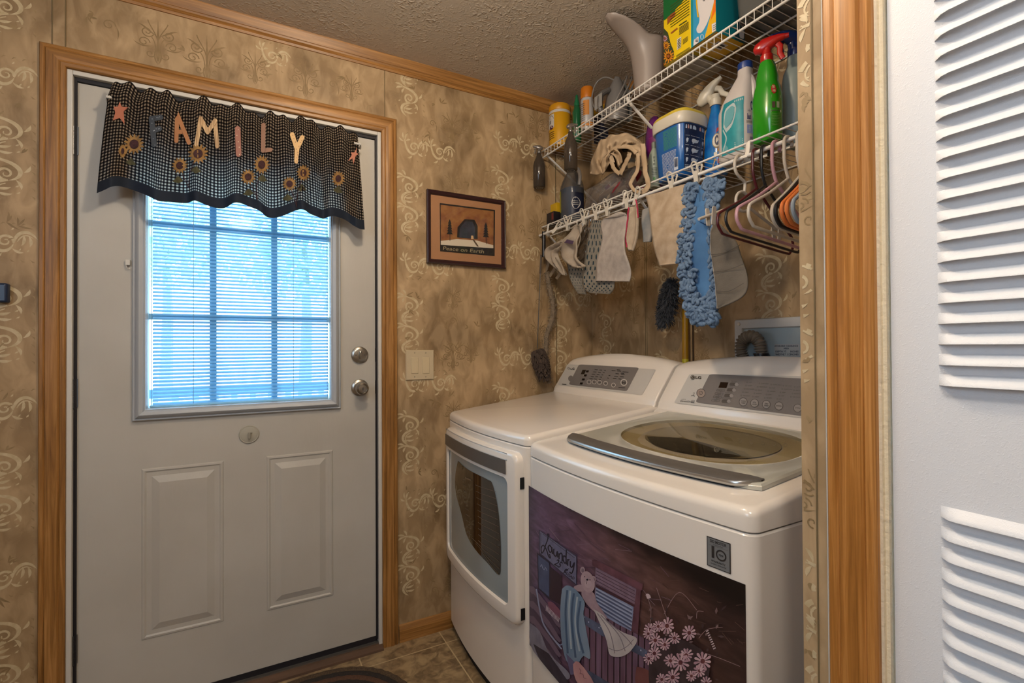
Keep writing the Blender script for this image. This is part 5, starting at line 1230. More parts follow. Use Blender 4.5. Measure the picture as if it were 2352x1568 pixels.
# ------------------------------------------------------------ wire shelves
SX = 1.25; YE = RYC+0.004
def shelf(zd, label, rod):
    t = thing('wire_shelf', label, 'shelf', (1.4, 1.2, zd))
    mb = MB(); y = YE+0.012; i = 0
    drop = 0.033 if not rod else 0.0
    while y < 1.992:
        mb.tube([(W-.003, y, zd), (SX+.002, y, zd)] + ([(SX-.0005, y, zd-.004), (SX-.0005, y, zd-drop)] if drop else []), 0.0013, 5); y += 0.0268
    mb.build('deck_wires', WIRE, t)
    mb = MB(); mb.tube([(SX, YE, zd-.003), (SX, 1.995, zd-.003)], .0033, 8); mb.build('front_rod', WIRE, t)
    for x, nm in ((1.375, 'middle_rod'), (W-.006, 'back_rod')):
        mb = MB(); mb.tube([(x, YE, zd-.004), (x, 1.995, zd-.004)], .0028, 8); mb.build(nm, WIRE, t)
    if not rod:
        mb = MB(); mb.tube([(SX, YE, zd-drop-.002), (SX, 1.995, zd-drop-.002)], .0036, 8); mb.build('lip_rod', WIRE, t)
    else:
        mb = MB(); mb.tube([(RODX, YE, RODZ), (RODX, 1.995, RODZ)], .0056, 10); mb.build('hanging_rod', WIRE, t)
        mb = MB(); mb.tube([(RODX+.045, YE, RODZ-.002), (RODX+.045, 1.995, RODZ-.002)], .0028, 8); mb.build('lower_lip_rod', WIRE, t)
        for y in (0.885, 1.40, 1.93):
            mb = MB(); mb.tube([(SX+.004, y, zd+.002), (SX-.006, y, zd-.004), (SX-.012, y, RODZ+.004), (RODX-.008, y, RODZ-.006), (RODX+.004, y, RODZ-.012), (RODX+.012, y, RODZ-.004)], .0052, 8, flat=(1.3, .5)); mb.build('rod_hook', WPLA, t)
    for y, z0_, z1_ in (((1.395, zd-.02, zd-.205), (1.955, zd-.035, zd-.22)) if not rod else ((1.345, zd-.03, zd-.31), (1.96, zd-.04, zd-.30), (0.70, zd-.03, zd-.31))):
        mb = MB(); mb.tube([(SX+.004, y, z0_+.012), (SX+.010, y, z0_), (W-.004, y, z1_), (W-.002, y, z1_-.02)], .0075, 8, flat=(1, .42)); mb.build('brace', WIRE, t)
    return t
RODX, RODZ = 1.236, 1.752
ZU, ZL = 2.163, 1.797
shelf(ZU, 'upper white wire shelf above the washer and dryer', False)
shelf(ZL, 'lower white wire shelf with a hanging rod above the washer and dryer', True)

# ------------------------------------------------------------ container helper
class Body:
    def __init__(s, loc, secs, p=2.0, rot=0.0): s.l = Vector(loc); s.s = secs; s.p = p; s.r = rot
    def at_(s, z):
        S = s.s
        for a, b_ in zip(S, S[1:]):
            if a[0] <= z <= b_[0] and b_[0] > a[0]:
                t_ = (z-a[0])/(b_[0]-a[0]); return tuple(a[i]+(b_[i]-a[i])*t_ for i in range(1, len(a)))
        return S[-1][1:] if z > S[-1][0] else S[0][1:]
    def P(s, th, z, off=0.0, sec=None):
        q = sec or s.at_(z); rx, ry = q[0]+off, q[1]+off; ox = q[2] if len(q) > 2 else 0; oy = q[3] if len(q) > 3 else 0
        a = th-s.r; c_, s_ = cos(a), sin(a); e = 2/s.p
        x = rx*abs(c_)**e*(1 if c_ >= 0 else -1)+ox; y = ry*abs(s_)**e*(1 if s_ >= 0 else -1)+oy
        return (s.l.x+x*cos(s.r)-y*sin(s.r), s.l.y+x*sin(s.r)+y*cos(s.r), s.l.z+z)
    def mesh(s, mb, m=0, n=40, off=0.0, z0=None, z1=None):
        S = [q for q in s.s if (z0 is None or q[0] >= z0-1e-6) and (z1 is None or q[0] <= z1+1e-6)]
        mb.loft([[s.P(2*pi*k/n, q[0], off, q[1:]) for k in range(n)] for q in S], m); return mb
    def lab(s, mb, a0, a1, z0, z1, off=.0006, m=0, nu=16, nv=6):
        a0, a1 = radians(a0), radians(a1); mb.grid(lambda u, v: s.P(a0+(a1-a0)*u, z0+(z1-z0)*v, off), nu, nv, m)
    def mp(s, a0, a1, z0, z1, off=.001):
        a0, a1 = radians(a0), radians(a1); return lambda u, v: s.P(a0+(a1-a0)*u, z0+(z1-z0)*v, off)
def YY(px, X): return at(0, X, px, 784).y
def bars(mb, mp, u0, u1, v0, v1, n, m, w_=.35):
    for k in range(n):
        v = v1-(v1-v0)*(k+.5)/n; h = (v1-v0)/n*w_; a = u0; 
        while a < u1-.03:
            l = R.uniform(.05, .16)*(u1-u0)*1.2; b_ = min(a+l, u1); mb.p2([(a, v-h/2), (b_, v-h/2), (b_, v+h/2), (a, v+h/2)], mp, m); a = b_+.02*(u1-u0)
def barcode(mb, mp, u0, u1, v0, v1, mw, mk, n=16):
    mb.p2([(u0, v0), (u1, v0), (u1, v1), (u0, v1)], lambda u, v: mp(u, v), mw)
    q = lambda u, v: mp(u, v)
    for k in range(n):
        a = u0+(u1-u0)*(.08+.84*k/n); w_ = (u1-u0)*.84/n*R.choice((.35, .6, .8)); mb.p2([(a, v0+(v1-v0)*.12), (a+w_, v0+(v1-v0)*.12), (a+w_, v1-(v1-v0)*.1), (a, v1-(v1-v0)*.1)], mp, mk)
def sprayer(root, x, y, z, ang, s, m_, tm=None, tilt=0.0, mn=None):
    """trigger head with its collar at (x,y,z); nozzle points along ang"""
    d = Vector((cos(ang), sin(ang), 0)); sd = Vector((-sin(ang), cos(ang), 0)); u = Vector((0, 0, 1))
    if tilt: dd_ = d*cos(tilt)+u*sin(tilt); u = u*cos(tilt)-d*sin(tilt); d = dd_
    o = Vector((x, y, z)); F = lambda a, b_, c_: tuple(o+d*(a*s)+sd*(b_*s)+u*(c_*s))
    mb = MB(); mb.lathe([(.0135*s, 0), (.0145*s, .002*s), (.0145*s, .017*s), (.011*s, .020*s), (.010*s, .030*s)], (x, y, z-.002), 24)
    mb.build('collar', m_, root, angle=30)
    mb = MB(); rings = []
    for a, h0, h1, w_ in ((-.030, .034, .040, .006), (-.026, .026, .050, .010), (-.010, .022, .060, .012), (.008, .028, .062, .012), (.026, .040, .061, .010), (.040, .045, .058, .008)):
        rings.append([F(a, w_*cos(t_)*1.0, (h0+h1)/2+(h1-h0)/2*sin(t_)) for t_ in [2*pi*k/14 for k in range(14)]])
    mb.loft(rings); mb.tube([F(0, 0, .010), F(.001, 0, .034)], .0095*s, 14); mb.build('sprayer_head', m_, root, angle=50)
    mb = MB(); mb.tube([F(.040, 0, .0515), F(.049, 0, .0515)], [.0065*s, .0055*s], 10); mb.build('nozzle', mn or m_, root)
    mb = MB(); mb.tube([F(.020, 0, .044), F(.030, 0, .030), F(.029, 0, .014), (F(.036, 0, -.002))], [.0055*s, .005*s, .0045*s, .004*s], 8, flat=(.6, 1.4)); mb.build('trigger', tm or m_, root)

UPZ = ZU+.0018; LWZ = ZL+.0018
# --- upper shelf
X_ = 1.312; Y_ = YY(1289, X_)
t = thing('wipes_canister', 'yellow cleaning wipes canister at the left end of the upper shelf', 'canister', (X_, Y_, UPZ))
B = Body((X_, Y_, UPZ), [(0, .045, .045), (.003, .050, .050), (.012, .0515, .0515), (.168, .0515, .0515), (.170, .050, .050)])
mb = MB(); B.mesh(mb); mb.build('canister', mat('wipes_yellow', '#c9940f', rough=.4), t, angle=40)
mb = MB(); B.lab(mb, 0, 360, .155, .168, .0008, 0, 40, 1); B.lab(mb, 155, 205, .085, .150, .0008, 0); 
B.lab(mb, 152, 216, .0, .0, 0, 0) if False else None
q = B.mp(150, 210, .06, .15, .0014); mb.text('sol', .34, .52, .26, q, 1, 'L', sx=.50, shear=.25, bold=.02); mb.ell(.62, .30, .22, .10, q, 2); mb.stroke(arc(.60, .62, .30, radians(20), radians(150)), .012, q, 1)
bars(mb, B.mp(160, 206, .02, .075), 0, 1, .2, .9, 4, 1); mb.build('canister_label', [mat('label_white', '#bdb8b0'), INK, mat('label_plum', '#4a1f3a')], t, smooth=False)
mb = MB(); mb.lathe([(.0515, .170), (.0525, .172), (.0525, .192), (.049, .199), (.040, .202), (.039, .205), (.015, .206)], (X_, Y_, UPZ), 40); mb.tube([(X_-.03, Y_+.01, UPZ+.203), (X_-.02, Y_-.015, UPZ+.209), (X_+.012, Y_-.03, UPZ+.204)], .004, 6); mb.build('canister_lid', mat('wipes_lid', '#c48a12', rough=.4), t, angle=30)

X_ = 1.345; Y_ = YY(1328.5, X_)
t = thing('squeeze_bottle', 'small green tapered bottle between the wipes canister and the spray can', 'bottle', (X_, Y_, UPZ))
B = Body((X_, Y_, UPZ), [(0, .018, .018), (.003, .021, .021), (.14, .021, .021), (.155, .017, .017), (.17, .012, .012), (.172, .012, .012)]); mb = MB(); B.mesh(mb); mb.build('bottle', mat('green_gloss', '#1a5c38', rough=.2, coat=.4), t, angle=50)
mb = MB(); mb.lathe([(.013, .171), (.013, .185), (.009, .198), (.005, .222), (.003, .224)], (X_, Y_, UPZ), 20); mb.build('cap', mat('green_cap', '#1d6b43', rough=.35), t)
X_ = 1.312; Y_ = YY(1352.5, X_)
t = thing('spray_can', 'white and orange aerosol can with an orange cap on the upper shelf', 'spray can', (X_, Y_, UPZ))
B = Body((X_, Y_, UPZ), [(0, .027, .027), (.003, .0285, .0285), (.135, .0285, .0285), (.139, .0265, .0265)]); mb = MB(); B.mesh(mb); mb.build('can', mat('can_silver_white', '#aaa7a6', rough=.3), t, angle=40)
mb = MB(); B.lab(mb, 0, 360, .012, .030, .0006, 0, 40, 1); B.lab(mb, 195, 250, .06, .125, .0006, 0); bars(mb, B.mp(150, 235, .03, .12), .05, .7, .05, .95, 9, 1); mb.build('can_label', [mat('label_orange', '#b9772c'), INKG], t, smooth=False)
mb = MB(); mb.lathe([(.0285, .139), (.0290, .141), (.0285, .183), (.026, .188), (.01, .189)], (X_, Y_, UPZ), 32); mb.build('can_cap', mat('cap_orange', '#b8690f', rough=.4), t, angle=30)
X_ = 1.44; Y_ = YY(1384, X_); p = at(0, X_-.02, 1384, 236)
t = thing('small_carton', 'small yellow carton behind the spray can on the upper shelf', 'carton', (X_, Y_, UPZ))
MB().box((X_-.02, Y_-.028, UPZ), (X_+.02, Y_+.028, UPZ+.13)).build('carton', mat('carton_navy', '#1c2238', rough=.5), t, smooth=False, bevel=.001)
MB().box((X_-.0205, Y_-.0285, UPZ+.1305), (X_+.0205, Y_+.0285, p.z)).build('carton_top', mat('carton_yellow', '#b58a14', rough=.5), t, smooth=False, bevel=.001)

# steam iron standing on its heel, cord wrapped
X_ = 1.375; Y_ = YY(1418, X_)
t = thing('clothes_iron', 'grey clothes iron standing on its heel with its cord wound around', 'iron', (X_, Y_, UPZ))
mb = MB(); rings = []
for z, w_, d0, d1 in ((0, .050, -.045, .045), (.02, .055, -.05, .05), (.07, .053, -.046, .045), (.12, .044, -.035, .040), (.165, .028, -.020, .034), (.200, .008, -.002, .028)):
    rings.append([(X_+(d0+d1)/2+(d1-d0)/2*cos(a), Y_+w_*sin(a), UPZ+z) for a in [2*pi*k/20 for k in range(20)]])
mb.loft(rings); mb.build('iron_body', mat('iron_grey', '#6d6a68', rough=.35), t, angle=50)
mb = MB(); rings = []
for z, w_ in ((0.004, .050), (.07, .049), (.12, .040), (.165, .025), (.198, .004)): rings.append([(X_+.046-(.010 if z > .16 else 0), Y_+s_*w_, UPZ+z) for s_ in (-1, 1)]+[(X_+.051-(.010 if z > .16 else 0), Y_+s_*w_, UPZ+z) for s_ in (1, -1)])
mb.loft(rings); mb.build('soleplate', SILVER, t, smooth=False)
mb = MB(); mb.tube(sm([(X_-.045, Y_, UPZ+.02), (X_-.080, Y_, UPZ+.04), (X_-.080, Y_, UPZ+.10), (X_-.035, Y_, UPZ+.135)], 6), .012, 10); mb.build('handle', mat('iron_handle', '#5c5957', rough=.4), t)
mb = MB(); mb.box((X_-.0935, Y_-.024, UPZ+.045), (X_-.0925, Y_+.024, UPZ+.10)); mb.build('rating_label', mat('iron_label', '#8f8d8a', rough=.4), t, smooth=False)
mb = MB()
for k, (a, s_) in enumerate(((.066, 1), (.071, 1.05), (.076, .97), (.082, 1.03))):
    mb.tube([(X_-.01+.020*k+a*cos(q_)*.55, Y_-.006+a*s_*sin(q_), UPZ+.10+.085*cos(q_+.5)) for q_ in [2*pi*j/36 for j in range(34)]], .0035, 7)
mb.tube(sm([(X_-.06, Y_+.05, UPZ+.06), (X_-.065, Y_+.078, UPZ+.12), (X_-.05, Y_+.070, UPZ+.19), (X_-.03, Y_+.03, UPZ+.205), (X_, Y_-.01, UPZ+.175)], 7), .0037, 7); mb.build('power_cord', mat('cord_grey', '#6f6a66', rough=.5), t)

# tall grey spouted jug (watering pitcher)
X_ = 1.327; Y_ = YY(1495, X_)
t = thing('watering_pitcher', 'tall grey plastic pitcher with a long flared spout reaching the ceiling', 'pitcher', (X_, Y_, UPZ))
spa = radians(178); mb = MB(); rings = []; NN = 48
for i in range(21):
    v = i/20; ring = []
    for k in range(NN):
        th = 2*pi*k/NN; c_ = max(0, cos(th-spa)); f = c_**9
        r0 = .048+.018*v; zmax = .186+.062*c_**6-.010*max(0, -cos(th-spa))
        r = r0+.130*f*max(0, (v-.35)/.65)**3.0
        x, y = r*cos(th-spa), r*sin(th-spa)*(1-.2*f*v)
        ring.append((X_+x*cos(spa)-y*sin(spa), Y_+x*sin(spa)+y*cos(spa), UPZ+v*zmax))
    rings.append(ring)
mb.loft(rings, cap=False); mb.poly(rings[0]); mb.build('pitcher_body', mat('pitcher_taupe', '#8b8079', rough=.42), t, solid=.0025, angle=60)

# white plastic-wrapped packet, the two cartons on it, the clear bin
XB = 1.256
yb0, yb1 = YY(1594, XB), YY(1530, XB)
ya0, ya1 = YY(1652, XB), YY(1592.5, XB)
PZ = UPZ+.0135
t = thing('wrapped_packet', 'flat white plastic wrapped packet lying under the two cartons', 'packet', (1.38, 1.22, UPZ))
mb = MB(); mb.grid(lambda u, v: (1.262+.17*u, 1.10+.17*v, UPZ+.0125*(sin(pi*u)**.25*sin(pi*v)**.25)), 20, 20)
mb.grid(lambda u, v: (1.262+.17*u, 1.10+.17*v, UPZ+.0015+.001*sin(u*40)*sin(v*30)), 20, 20); mb.build('packet', mat('cloudy_plastic', '#a7a49f', '#8d8a86', 14, rough=.3), t, angle=60)
def carton(name, label, x0, x1, y0, y1, z0, z1, m_): 
    t = thing(name, label, 'box', ((x0+x1)/2, (y0+y1)/2, z0)); o = MB().box((x0, y0, z0), (x1, y1, z1)).build('carton', m_, t, smooth=False, bevel=.0012); return t, o
BT = CEIL-.004
YEL = mat('carton_bright_yellow', '#d6b60d', rough=.35, coat=.2)
tB, oB = carton('plant_food_box', 'yellow and green box with flower pictures on the upper shelf', XB, 1.375, yb0, yb1-.001, PZ, BT, YEL)
GRN = mat('box_green', '#0f5c2c', rough=.35); BRN = mat('box_brown', '#8a4a1c'); FLO = mat('flower_orange', '#c8861a', '#b8690f', 60); FLP = mat('flower_pale', '#c9a9b4', '#b07a8a', 60)
mb = MB(); f = lambda px, py: ((XB-.0008), YY(px, (XB-.0008)), at(0, (XB-.0008), px, py).z); f2 = lambda px, py: ((XB-.0014), YY(px, (XB-.0014)), at(0, (XB-.0014), px, py).z)
cl = lambda g: (lambda px, py: (lambda p: (p[0], min(max(p[1], yb0+.0005), yb1-.0015), min(max(p[2], PZ+.0005), BT-.0005)))(g(px, py)))
f, f2 = cl(f), cl(f2)
mb.p2([(1530, -40), (1592, -60), (1592, -28), (1578, -6), (1557, 18), (1557, 24), (1530, 43)], f, 0)
mb.p2([(1539, 35), (1557, 20), (1558, 28), (1539, 52)], f2, 1)
for k in range(9): mb.stroke([(1546, 58-k*6.0), (1590, 27-k*6.2)], .7, f2, 2)
mb.stroke([(1547, 72), (1562, 60)], 1.6, f2, 1); mb.stroke([(1566, 54), (1584, 42)], 1.2, f2, 2)
for k in range(6): mb.stroke([(1566, 60+k*3.0), (1588, 45+k*3.1)], .6, f2, 2)
mb.p2([(1561, 86), (1571, 79), (1570, 104), (1561, 111)], f2, 3)
for k in range(6): mb.stroke([(1562.5, 107-k*3.6), (1569.5, 102-k*3.6)], .9, lambda px, py: ((XB-.0018), *f2(px, py)[1:]), 2)
for k in range(4): mb.stroke([(1574, 100+k*3-12), (1586, 91+k*3-12)], .5, f2, 2)
for k in range(6): mb.stroke([(1559, 124+k*2.4), (1590, 104+k*2.6)], .5, f2, 4)
def fl2(x, y, r_, mp_, mc_): 
    for k in range(12): a = 2*pi*k/12; mb.stroke([(x+r_*.2*cos(a), y+r_*.25*sin(a)), (x+r_*.7*cos(a), y+r_*.8*sin(a)), (x+r_*cos(a), y+r_*1.15*sin(a))], lambda t: r_*.16*(1-t*.6), f2, mp_)
    mb.ell(x, y, r_*.26, r_*.3, lambda px, py: ((XB-.0019), *f2(px, py)[1:]), mc_, 12)
mb.p2([(1530, 60), (1540, 70), (1546, 95), (1554, 115), (1552, 140), (1530, 155)], f, 5)
fl2(1541, 125, 14, 6, 1); fl2(1536, 100, 9, 6, 1); fl2(1533, 84, 7, 7, 1); fl2(1534, 150, 10, 6, 1)
mb.build('printed_panel', [GRN, BRN, mat('yellow_text', '#3e4410'), mat('barcode_white', '#c9c4bb'), mat('text_olive', '#6b6a1a'), mat('foliage_dark', '#2f3a1d'), FLO, FLP], oB, smooth=False)
TEAL = mat('box_teal', '#14828c', rough=.35, coat=.2)
tA, oA = carton('duster_refills_box', 'blue, orange and teal refills box with a white swoosh, right of the yellow box', XB, XB+.133, ya0, ya1-.001, PZ, BT, TEAL)
mb = MB(); XA = XB-.0008
def fa(o_): 
    return lambda px, py: (lambda p: (XA-o_, min(max(p.y, ya0+.0004), ya1-.0015), min(max(p.z, PZ+.0003), BT-.0003)))(at(0, XA, px, py))
mb.p2([(1592, -60), (1652, -80), (1652, 65), (1592, 108)], fa(0), 0)
mb.p2([(1635, -70), (1652, -75), (1652, 65), (1618, 92), (1631, 40), (1642, -20)], fa(.0003), 1); mb.p2([(1638, -70), (1652, -75), (1652, 20), (1632, 48), (1640, 10)], fa(.0005), 2)
mb.p2(sm([(1603, -60), (1600, 0), (1607, 45), (1600, 66), (1604, 76), (1614, 72), (1626, 50), (1636, 20), (1642, -10), (1640, -60)], 4), fa(.0007), 3)
mb.stroke(sm([(1601, -50), (1600, 0), (1604, 40)], 6), 1.6, fa(.0009), 1)
mb.text('Duster Refills', 1616.5, -46, 7.2, fa(.0011), 4, rot=pi/2+.03, flip=-1, sx=.9, bold=.02)
mb.p2([(1635, 56), (1650, 47), (1650, 66), (1636, 75)], fa(.0009), 3); bars(mb, lambda u, v: fa(.0012)(1638+u*10, 72-u*6-v*14), 0, 1, 0, 1, 3, 4)
mb.p2(rrpx([(1594, 92), (1605, 83), (1605, 98), (1593, 108)], .2), fa(.0009), 3); mb.text('18', 1598, 88, 6, fa(.0012), 4, rot=pi/2, flip=-1, bold=.03)
mb.ell(1613, 85, 4.2, 6, fa(.0009), 3); mb.ell(1613, 85, 3.2, 4.8, fa(.0011), 0)
sd = lambda x, z: (XB+.133*x, ya0-.0006, PZ+(BT-PZ)*z); sd2 = lambda x, z: (XB+.133*x, ya0-.0010, PZ+(BT-PZ)*z); sd3 = lambda x, z: (XB+.133*x, ya0-.0013, PZ+(BT-PZ)*z)
mb.ring2(.38, .72, .17, .21, sd, 2, 26); mb.ell(.38, .72, .17, .17, sd, 5, 26)
mb.p2([(.62, 0), (1, 0), (1, .8)], sd, 6); mb.p2(rrpx([(.80, .05), (.97, .05), (.97, .33), (.80, .33)], .2), sd2, 3); mb.p2([(.81, .17), (.96, .17), (.96, .32), (.81, .32)], sd3, 7); mb.text('18', .885, .20, .09, lambda x, z: (XB+.133*x, ya0-.0016, PZ+(BT-PZ)*z), 3, 'C', sx=.9)
bt_ = lambda x, y: (XB+.133*x, ya0+(ya1-ya0)*y, PZ-.0006); mb.p2([(0.01, .01), (.99, .01), (.99, .99), (.01, .99)], bt_, 1); mb.p2([(.35, .3), (.7, .3), (.7, .6), (.35, .6)], lambda x, y: (XB+.133*x, ya0+(ya1-ya0)*y, PZ-.0009), 3); mb.p2([(.39, .36), (.66, .36), (.66, .54), (.39, .54)], lambda x, y: (XB+.133*x, ya0+(ya1-ya0)*y, PZ-.0012), 4)
mb.build('printed_panel', [mat('panel_blue', '#2f8db8', rough=.35), mat('panel_yellow', '#d3a313', rough=.35), mat('panel_orange', '#d9680f', rough=.35), mat('panel_white', '#cbc6c6', rough=.35), INK, mat('panel_photo', '#3a6a74'), mat('panel_teal_dark', '#17464d'), mat('panel_near_black', '#0f2a30')], oA, smooth=False)
t = thing('storage_bin', 'clear plastic storage bin at the right end of the upper shelf', 'bin', (1.37, .70, UPZ))
CL = clear_mat('clear_plastic', '#c3c5c3', .35, .08, .22, '#9a9c9a')
yn = YY(1694, 1.262); mb = MB(); rings = []
for z, g in ((0, -.012), (.004, 0), (.03, .002), (.205, .012), (.207, .02), (.212, .02)): rings.append([(x, y, UPZ+z) for x, y in rrect(1.262-g, YE+.03-g*.4, 1.50+g, yn-.004+g, .03, 2)])
mb.loft(rings, cap=False); mb.poly(rings[0]); mb.build('bin', CL, t, solid=.0018, angle=60)
mb = MB(); mb.grid(lambda u, v: (1.30+.18*u, YE+.05+(yn-YE-.07)*v, UPZ+.008+.02*abs(sin(u*9)*sin(v*13))), 14, 20); mb.build('bin_contents', mat('grey_cloths', '#8b8886', '#6f6c6a', 20, rough=.9), t)

# --- lower shelf
X_ = 1.315; Y_ = 1.953
t = thing('battery_box', 'small black and yellow box at the far left of the lower shelf', 'box', (X_, Y_, LWZ))
MB().box((X_-.045, Y_-.030, LWZ), (X_+.03, Y_+.032, LWZ+.060)).build('box_body', mat('carton_black', '#17131a', rough=.4), t, smooth=False, bevel=.001)
MB().box((X_-.025, Y_-.026, LWZ+.0605), (X_+.028, Y_+.028, LWZ+.105)).build('box_top', mat('carton_yellow2', '#c09a14', rough=.4), t, smooth=False, bevel=.001)
mb = MB(); mb.box((X_-.0455, Y_-.027, LWZ+.02), (X_-.0452, Y_-.012, LWZ+.052)); mb.build('red_stripe', mat('stripe_red', '#6a1f1f'), t, smooth=False)
X_ = 1.345; Y_ = YY(1316, X_)
t = thing('detergent_jug', 'clear jug of dark blue liquid with a grey cap and handle on the lower shelf', 'jug', (X_, Y_, LWZ))
B = Body((X_, Y_, LWZ), [(0, .042, .052), (.004, .048, .058), (.15, .049, .059), (.175, .046, .056), (.20, .038, .048), (.225, .027, .034), (.243, .020, .022), (.27, .019, .019)], 2.6)
mb = MB(); B.mesh(mb); mb.build('jug_shell', clear_mat('jug_plastic', '#cfcfcf', .3, .15, .22, '#9a9896'), t, angle=60)
mb = MB(); Body((X_, Y_, LWZ), [(.003, .044, .054), (.006, .046, .056), (.158, .0465, .0565)], 2.6).mesh(mb); mb.build('blue_liquid', mat('liquid_blue', '#1b5585', rough=.15, coat=.5), t, angle=40)
mb = MB(); B.lab(mb, 225, 300, .03, .13, .0008, 0); q = B.mp(225, 300, .03, .13, .0014); mb.ell(.35, .5, .3, .28, q, 1); mb.ell(.35, .5, .25, .23, lambda u, v: B.mp(225, 300, .03, .13, .0018)(u, v), 0); bars(mb, B.mp(225, 300, .03, .13, .0022), .15, .55, .38, .62, 3, 1); B.lab(mb, 130, 165, .05, .15, .0008, 2)
mb.build('jug_label', [mat('jug_label_navy', '#141b33'), LTP, mat('jug_label_yellow', '#8f8a2e')], t, smooth=False)
mb = MB(); mb.lathe([(.022, .268), (.023, .270), (.023, .288), (.019, .292)], (X_, Y_, LWZ), 24); mb.build('cap', mat('jug_cap', '#6f6b68', rough=.5), t)
mb = MB(); mb.tube(sm([(X_, Y_-.020, LWZ+.245), (X_, Y_-.050, LWZ+.240), (X_, Y_-.064, LWZ+.205), (X_, Y_-.058, LWZ+.165)], 6), .0085, 10); mb.build('handle', mat('jug_handle', '#a09c98', rough=.4), t)
# zip bag with red things, apron on top
t = thing('zip_bag', 'clear zip bag with red and white contents on the lower shelf under the cream bag', 'bag', (1.32, 1.60, LWZ))
Yb0, Yb1 = YY(1468, 1.28), YY(1345, 1.28)
mb = MB(); 
def zb(u, v, s_): return (1.325+s_*.045*(sin(pi*min(max(v, .001), .999))**.5)*(1+.25*sin(u*9+v*5+s_))-(0.01*v if s_ < 0 else 0), Yb0+(Yb1-Yb0)*u+.006*sin(v*9), LWZ+.001+.125*v*(1-.28*abs(u-.5)))
for s_ in (-1, 1): mb.grid(lambda u, v, s_=s_: zb(u, v, s_), 22, 12)
mb.build('bag_film', clear_mat('bag_film', '#dad6d4', .5, .12, .20, '#b3aeac'), t, angle=70)
mb = MB()
for k in range(9):
    y0_ = R.uniform(Yb0+.04, Yb1-.04); pts = sm([(1.315+R.uniform(-.02, .025), y0_+R.uniform(-.05, .05), LWZ+.012+.085*j/3*R.uniform(.7, 1)) for j in range(4)], 5); pts = [(p_[0], min(max(p_[1], Yb0+.02), Yb1-.02), p_[2]) for p_ in pts]; mb.tube(pts, .0075, 8, m=k % 2, flat=(1.6, .5))
mb.build('bag_contents', [mat('red_ribbon', '#8c2a34', rough=.5), mat('pale_lining', '#b9a79a', rough=.8)], t)
CAN = mat('cream_canvas', '#b7a083', '#a68e70', 14, rough=.9, bump=.2, bscale=400)
t = thing('canvas_bag', 'cream canvas peg bag slumped over the zip bag with its straps hanging down', 'bag', (1.30, 1.47, LWZ+.12))
def strap(name, pts, w_, X0, m_=CAN, dx=None, par=None, solid=.0014):
    mb = MB(); pts = sm(pts, 6); n_ = len(pts)
    L_, R_ = [], []
    for i, p_ in enumerate(pts):
        a, c_ = pts[max(i-1, 0)], pts[min(i+1, n_-1)]; tx, ty = c_[0]-a[0], c_[1]-a[1]; l = math.hypot(tx, ty) or 1
        h = w_(i/(n_-1)) if callable(w_) else w_; xx = X0+(dx(i/(n_-1)) if dx else 0)
        L_.append(tuple(at(0, xx, p_[0]-ty/l*h, p_[1]+tx/l*h))); R_.append(tuple(at(0, xx+.004, p_[0]+ty/l*h, p_[1]-tx/l*h)))
    k = 5; vs = []; rows = []
    mb.grid(lambda u, v: tuple(Vector(L_[round(u*(n_-1))])*(1-v)+Vector(R_[round(u*(n_-1))])*v+Vector((-.0012*sin(pi*v)+.0012*sin(u*30), 0, 0))), n_-1, 4)
    mb.nonorm = True
    return mb.build(name, m_, par or t, solid=solid, angle=60)
mb = MB()
HP = sm([(1355, 398), (1357, 372), (1368, 350), (1376, 326), (1392, 318), (1402, 309), (1425, 311), (1440, 307), (1462, 317), (1478, 332), (1484, 352), (1489, 378)], 6); LP2 = sm([(1386, 400), (1384, 384), (1390, 372), (1400, 352), (1407, 348), (1414, 342), (1428, 337), (1438, 334), (1450, 338), (1458, 350), (1460, 362), (1462, 384)], 6)
def cb(u, v):
    a, b_ = HP[round(u*(len(HP)-1))], LP2[round(u*(len(LP2)-1))]
    X = 1.262+.045*(1-v)**2+.010*sin(u*23+v*5)*(.4+.6*v)+.006*sin(u*51+v*11)+.006*sin(v*9)
    return tuple(at(0, X, a[0]*(1-v)+b_[0]*v+2*sin(u*31), a[1]*(1-v)+b_[1]*v+2.5*sin(u*19+v*4)))
mb.grid(cb, len(HP)-1, 14); mb.nonorm = True; mb.build('canvas_body', CAN, t, solid=.003, angle=70)
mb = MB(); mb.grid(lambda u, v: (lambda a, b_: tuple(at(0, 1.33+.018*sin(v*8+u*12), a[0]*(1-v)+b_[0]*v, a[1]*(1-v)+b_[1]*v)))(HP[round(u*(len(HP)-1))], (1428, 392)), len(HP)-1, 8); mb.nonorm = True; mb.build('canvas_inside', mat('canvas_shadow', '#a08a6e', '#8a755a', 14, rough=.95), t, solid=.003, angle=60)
mb = MB(); FL = sm([(1402, 372), (1404, 352), (1412, 342), (1424, 352), (1430, 372)], 6); FR = sm([(1384, 402), (1380, 376), (1396, 352), (1412, 360), (1420, 384)], 6)
mb.grid(lambda u, v: (lambda a, b_: tuple(at(0, 1.258+.012*sin(u*7+v*6), a[0]*(1-v)+b_[0]*v, a[1]*(1-v)+b_[1]*v)))(FL[round(u*(len(FL)-1))], FR[round(u*(len(FR)-1))]), len(FL)-1, 6); mb.nonorm = True; mb.build('folded_hem', CAN, t, solid=.003, angle=60)
strap('hem', [(1407, 374), (1404, 352), (1420, 338), (1446, 338), (1462, 352)], 5, 1.258)
strap('strap', [(1402, 352), (1405, 372), (1411, 388), (1424, 400)], 4.5, 1.256); strap('strap', [(1424, 400), (1432, 384), (1443, 362), (1446, 350)], 4.5, 1.257)
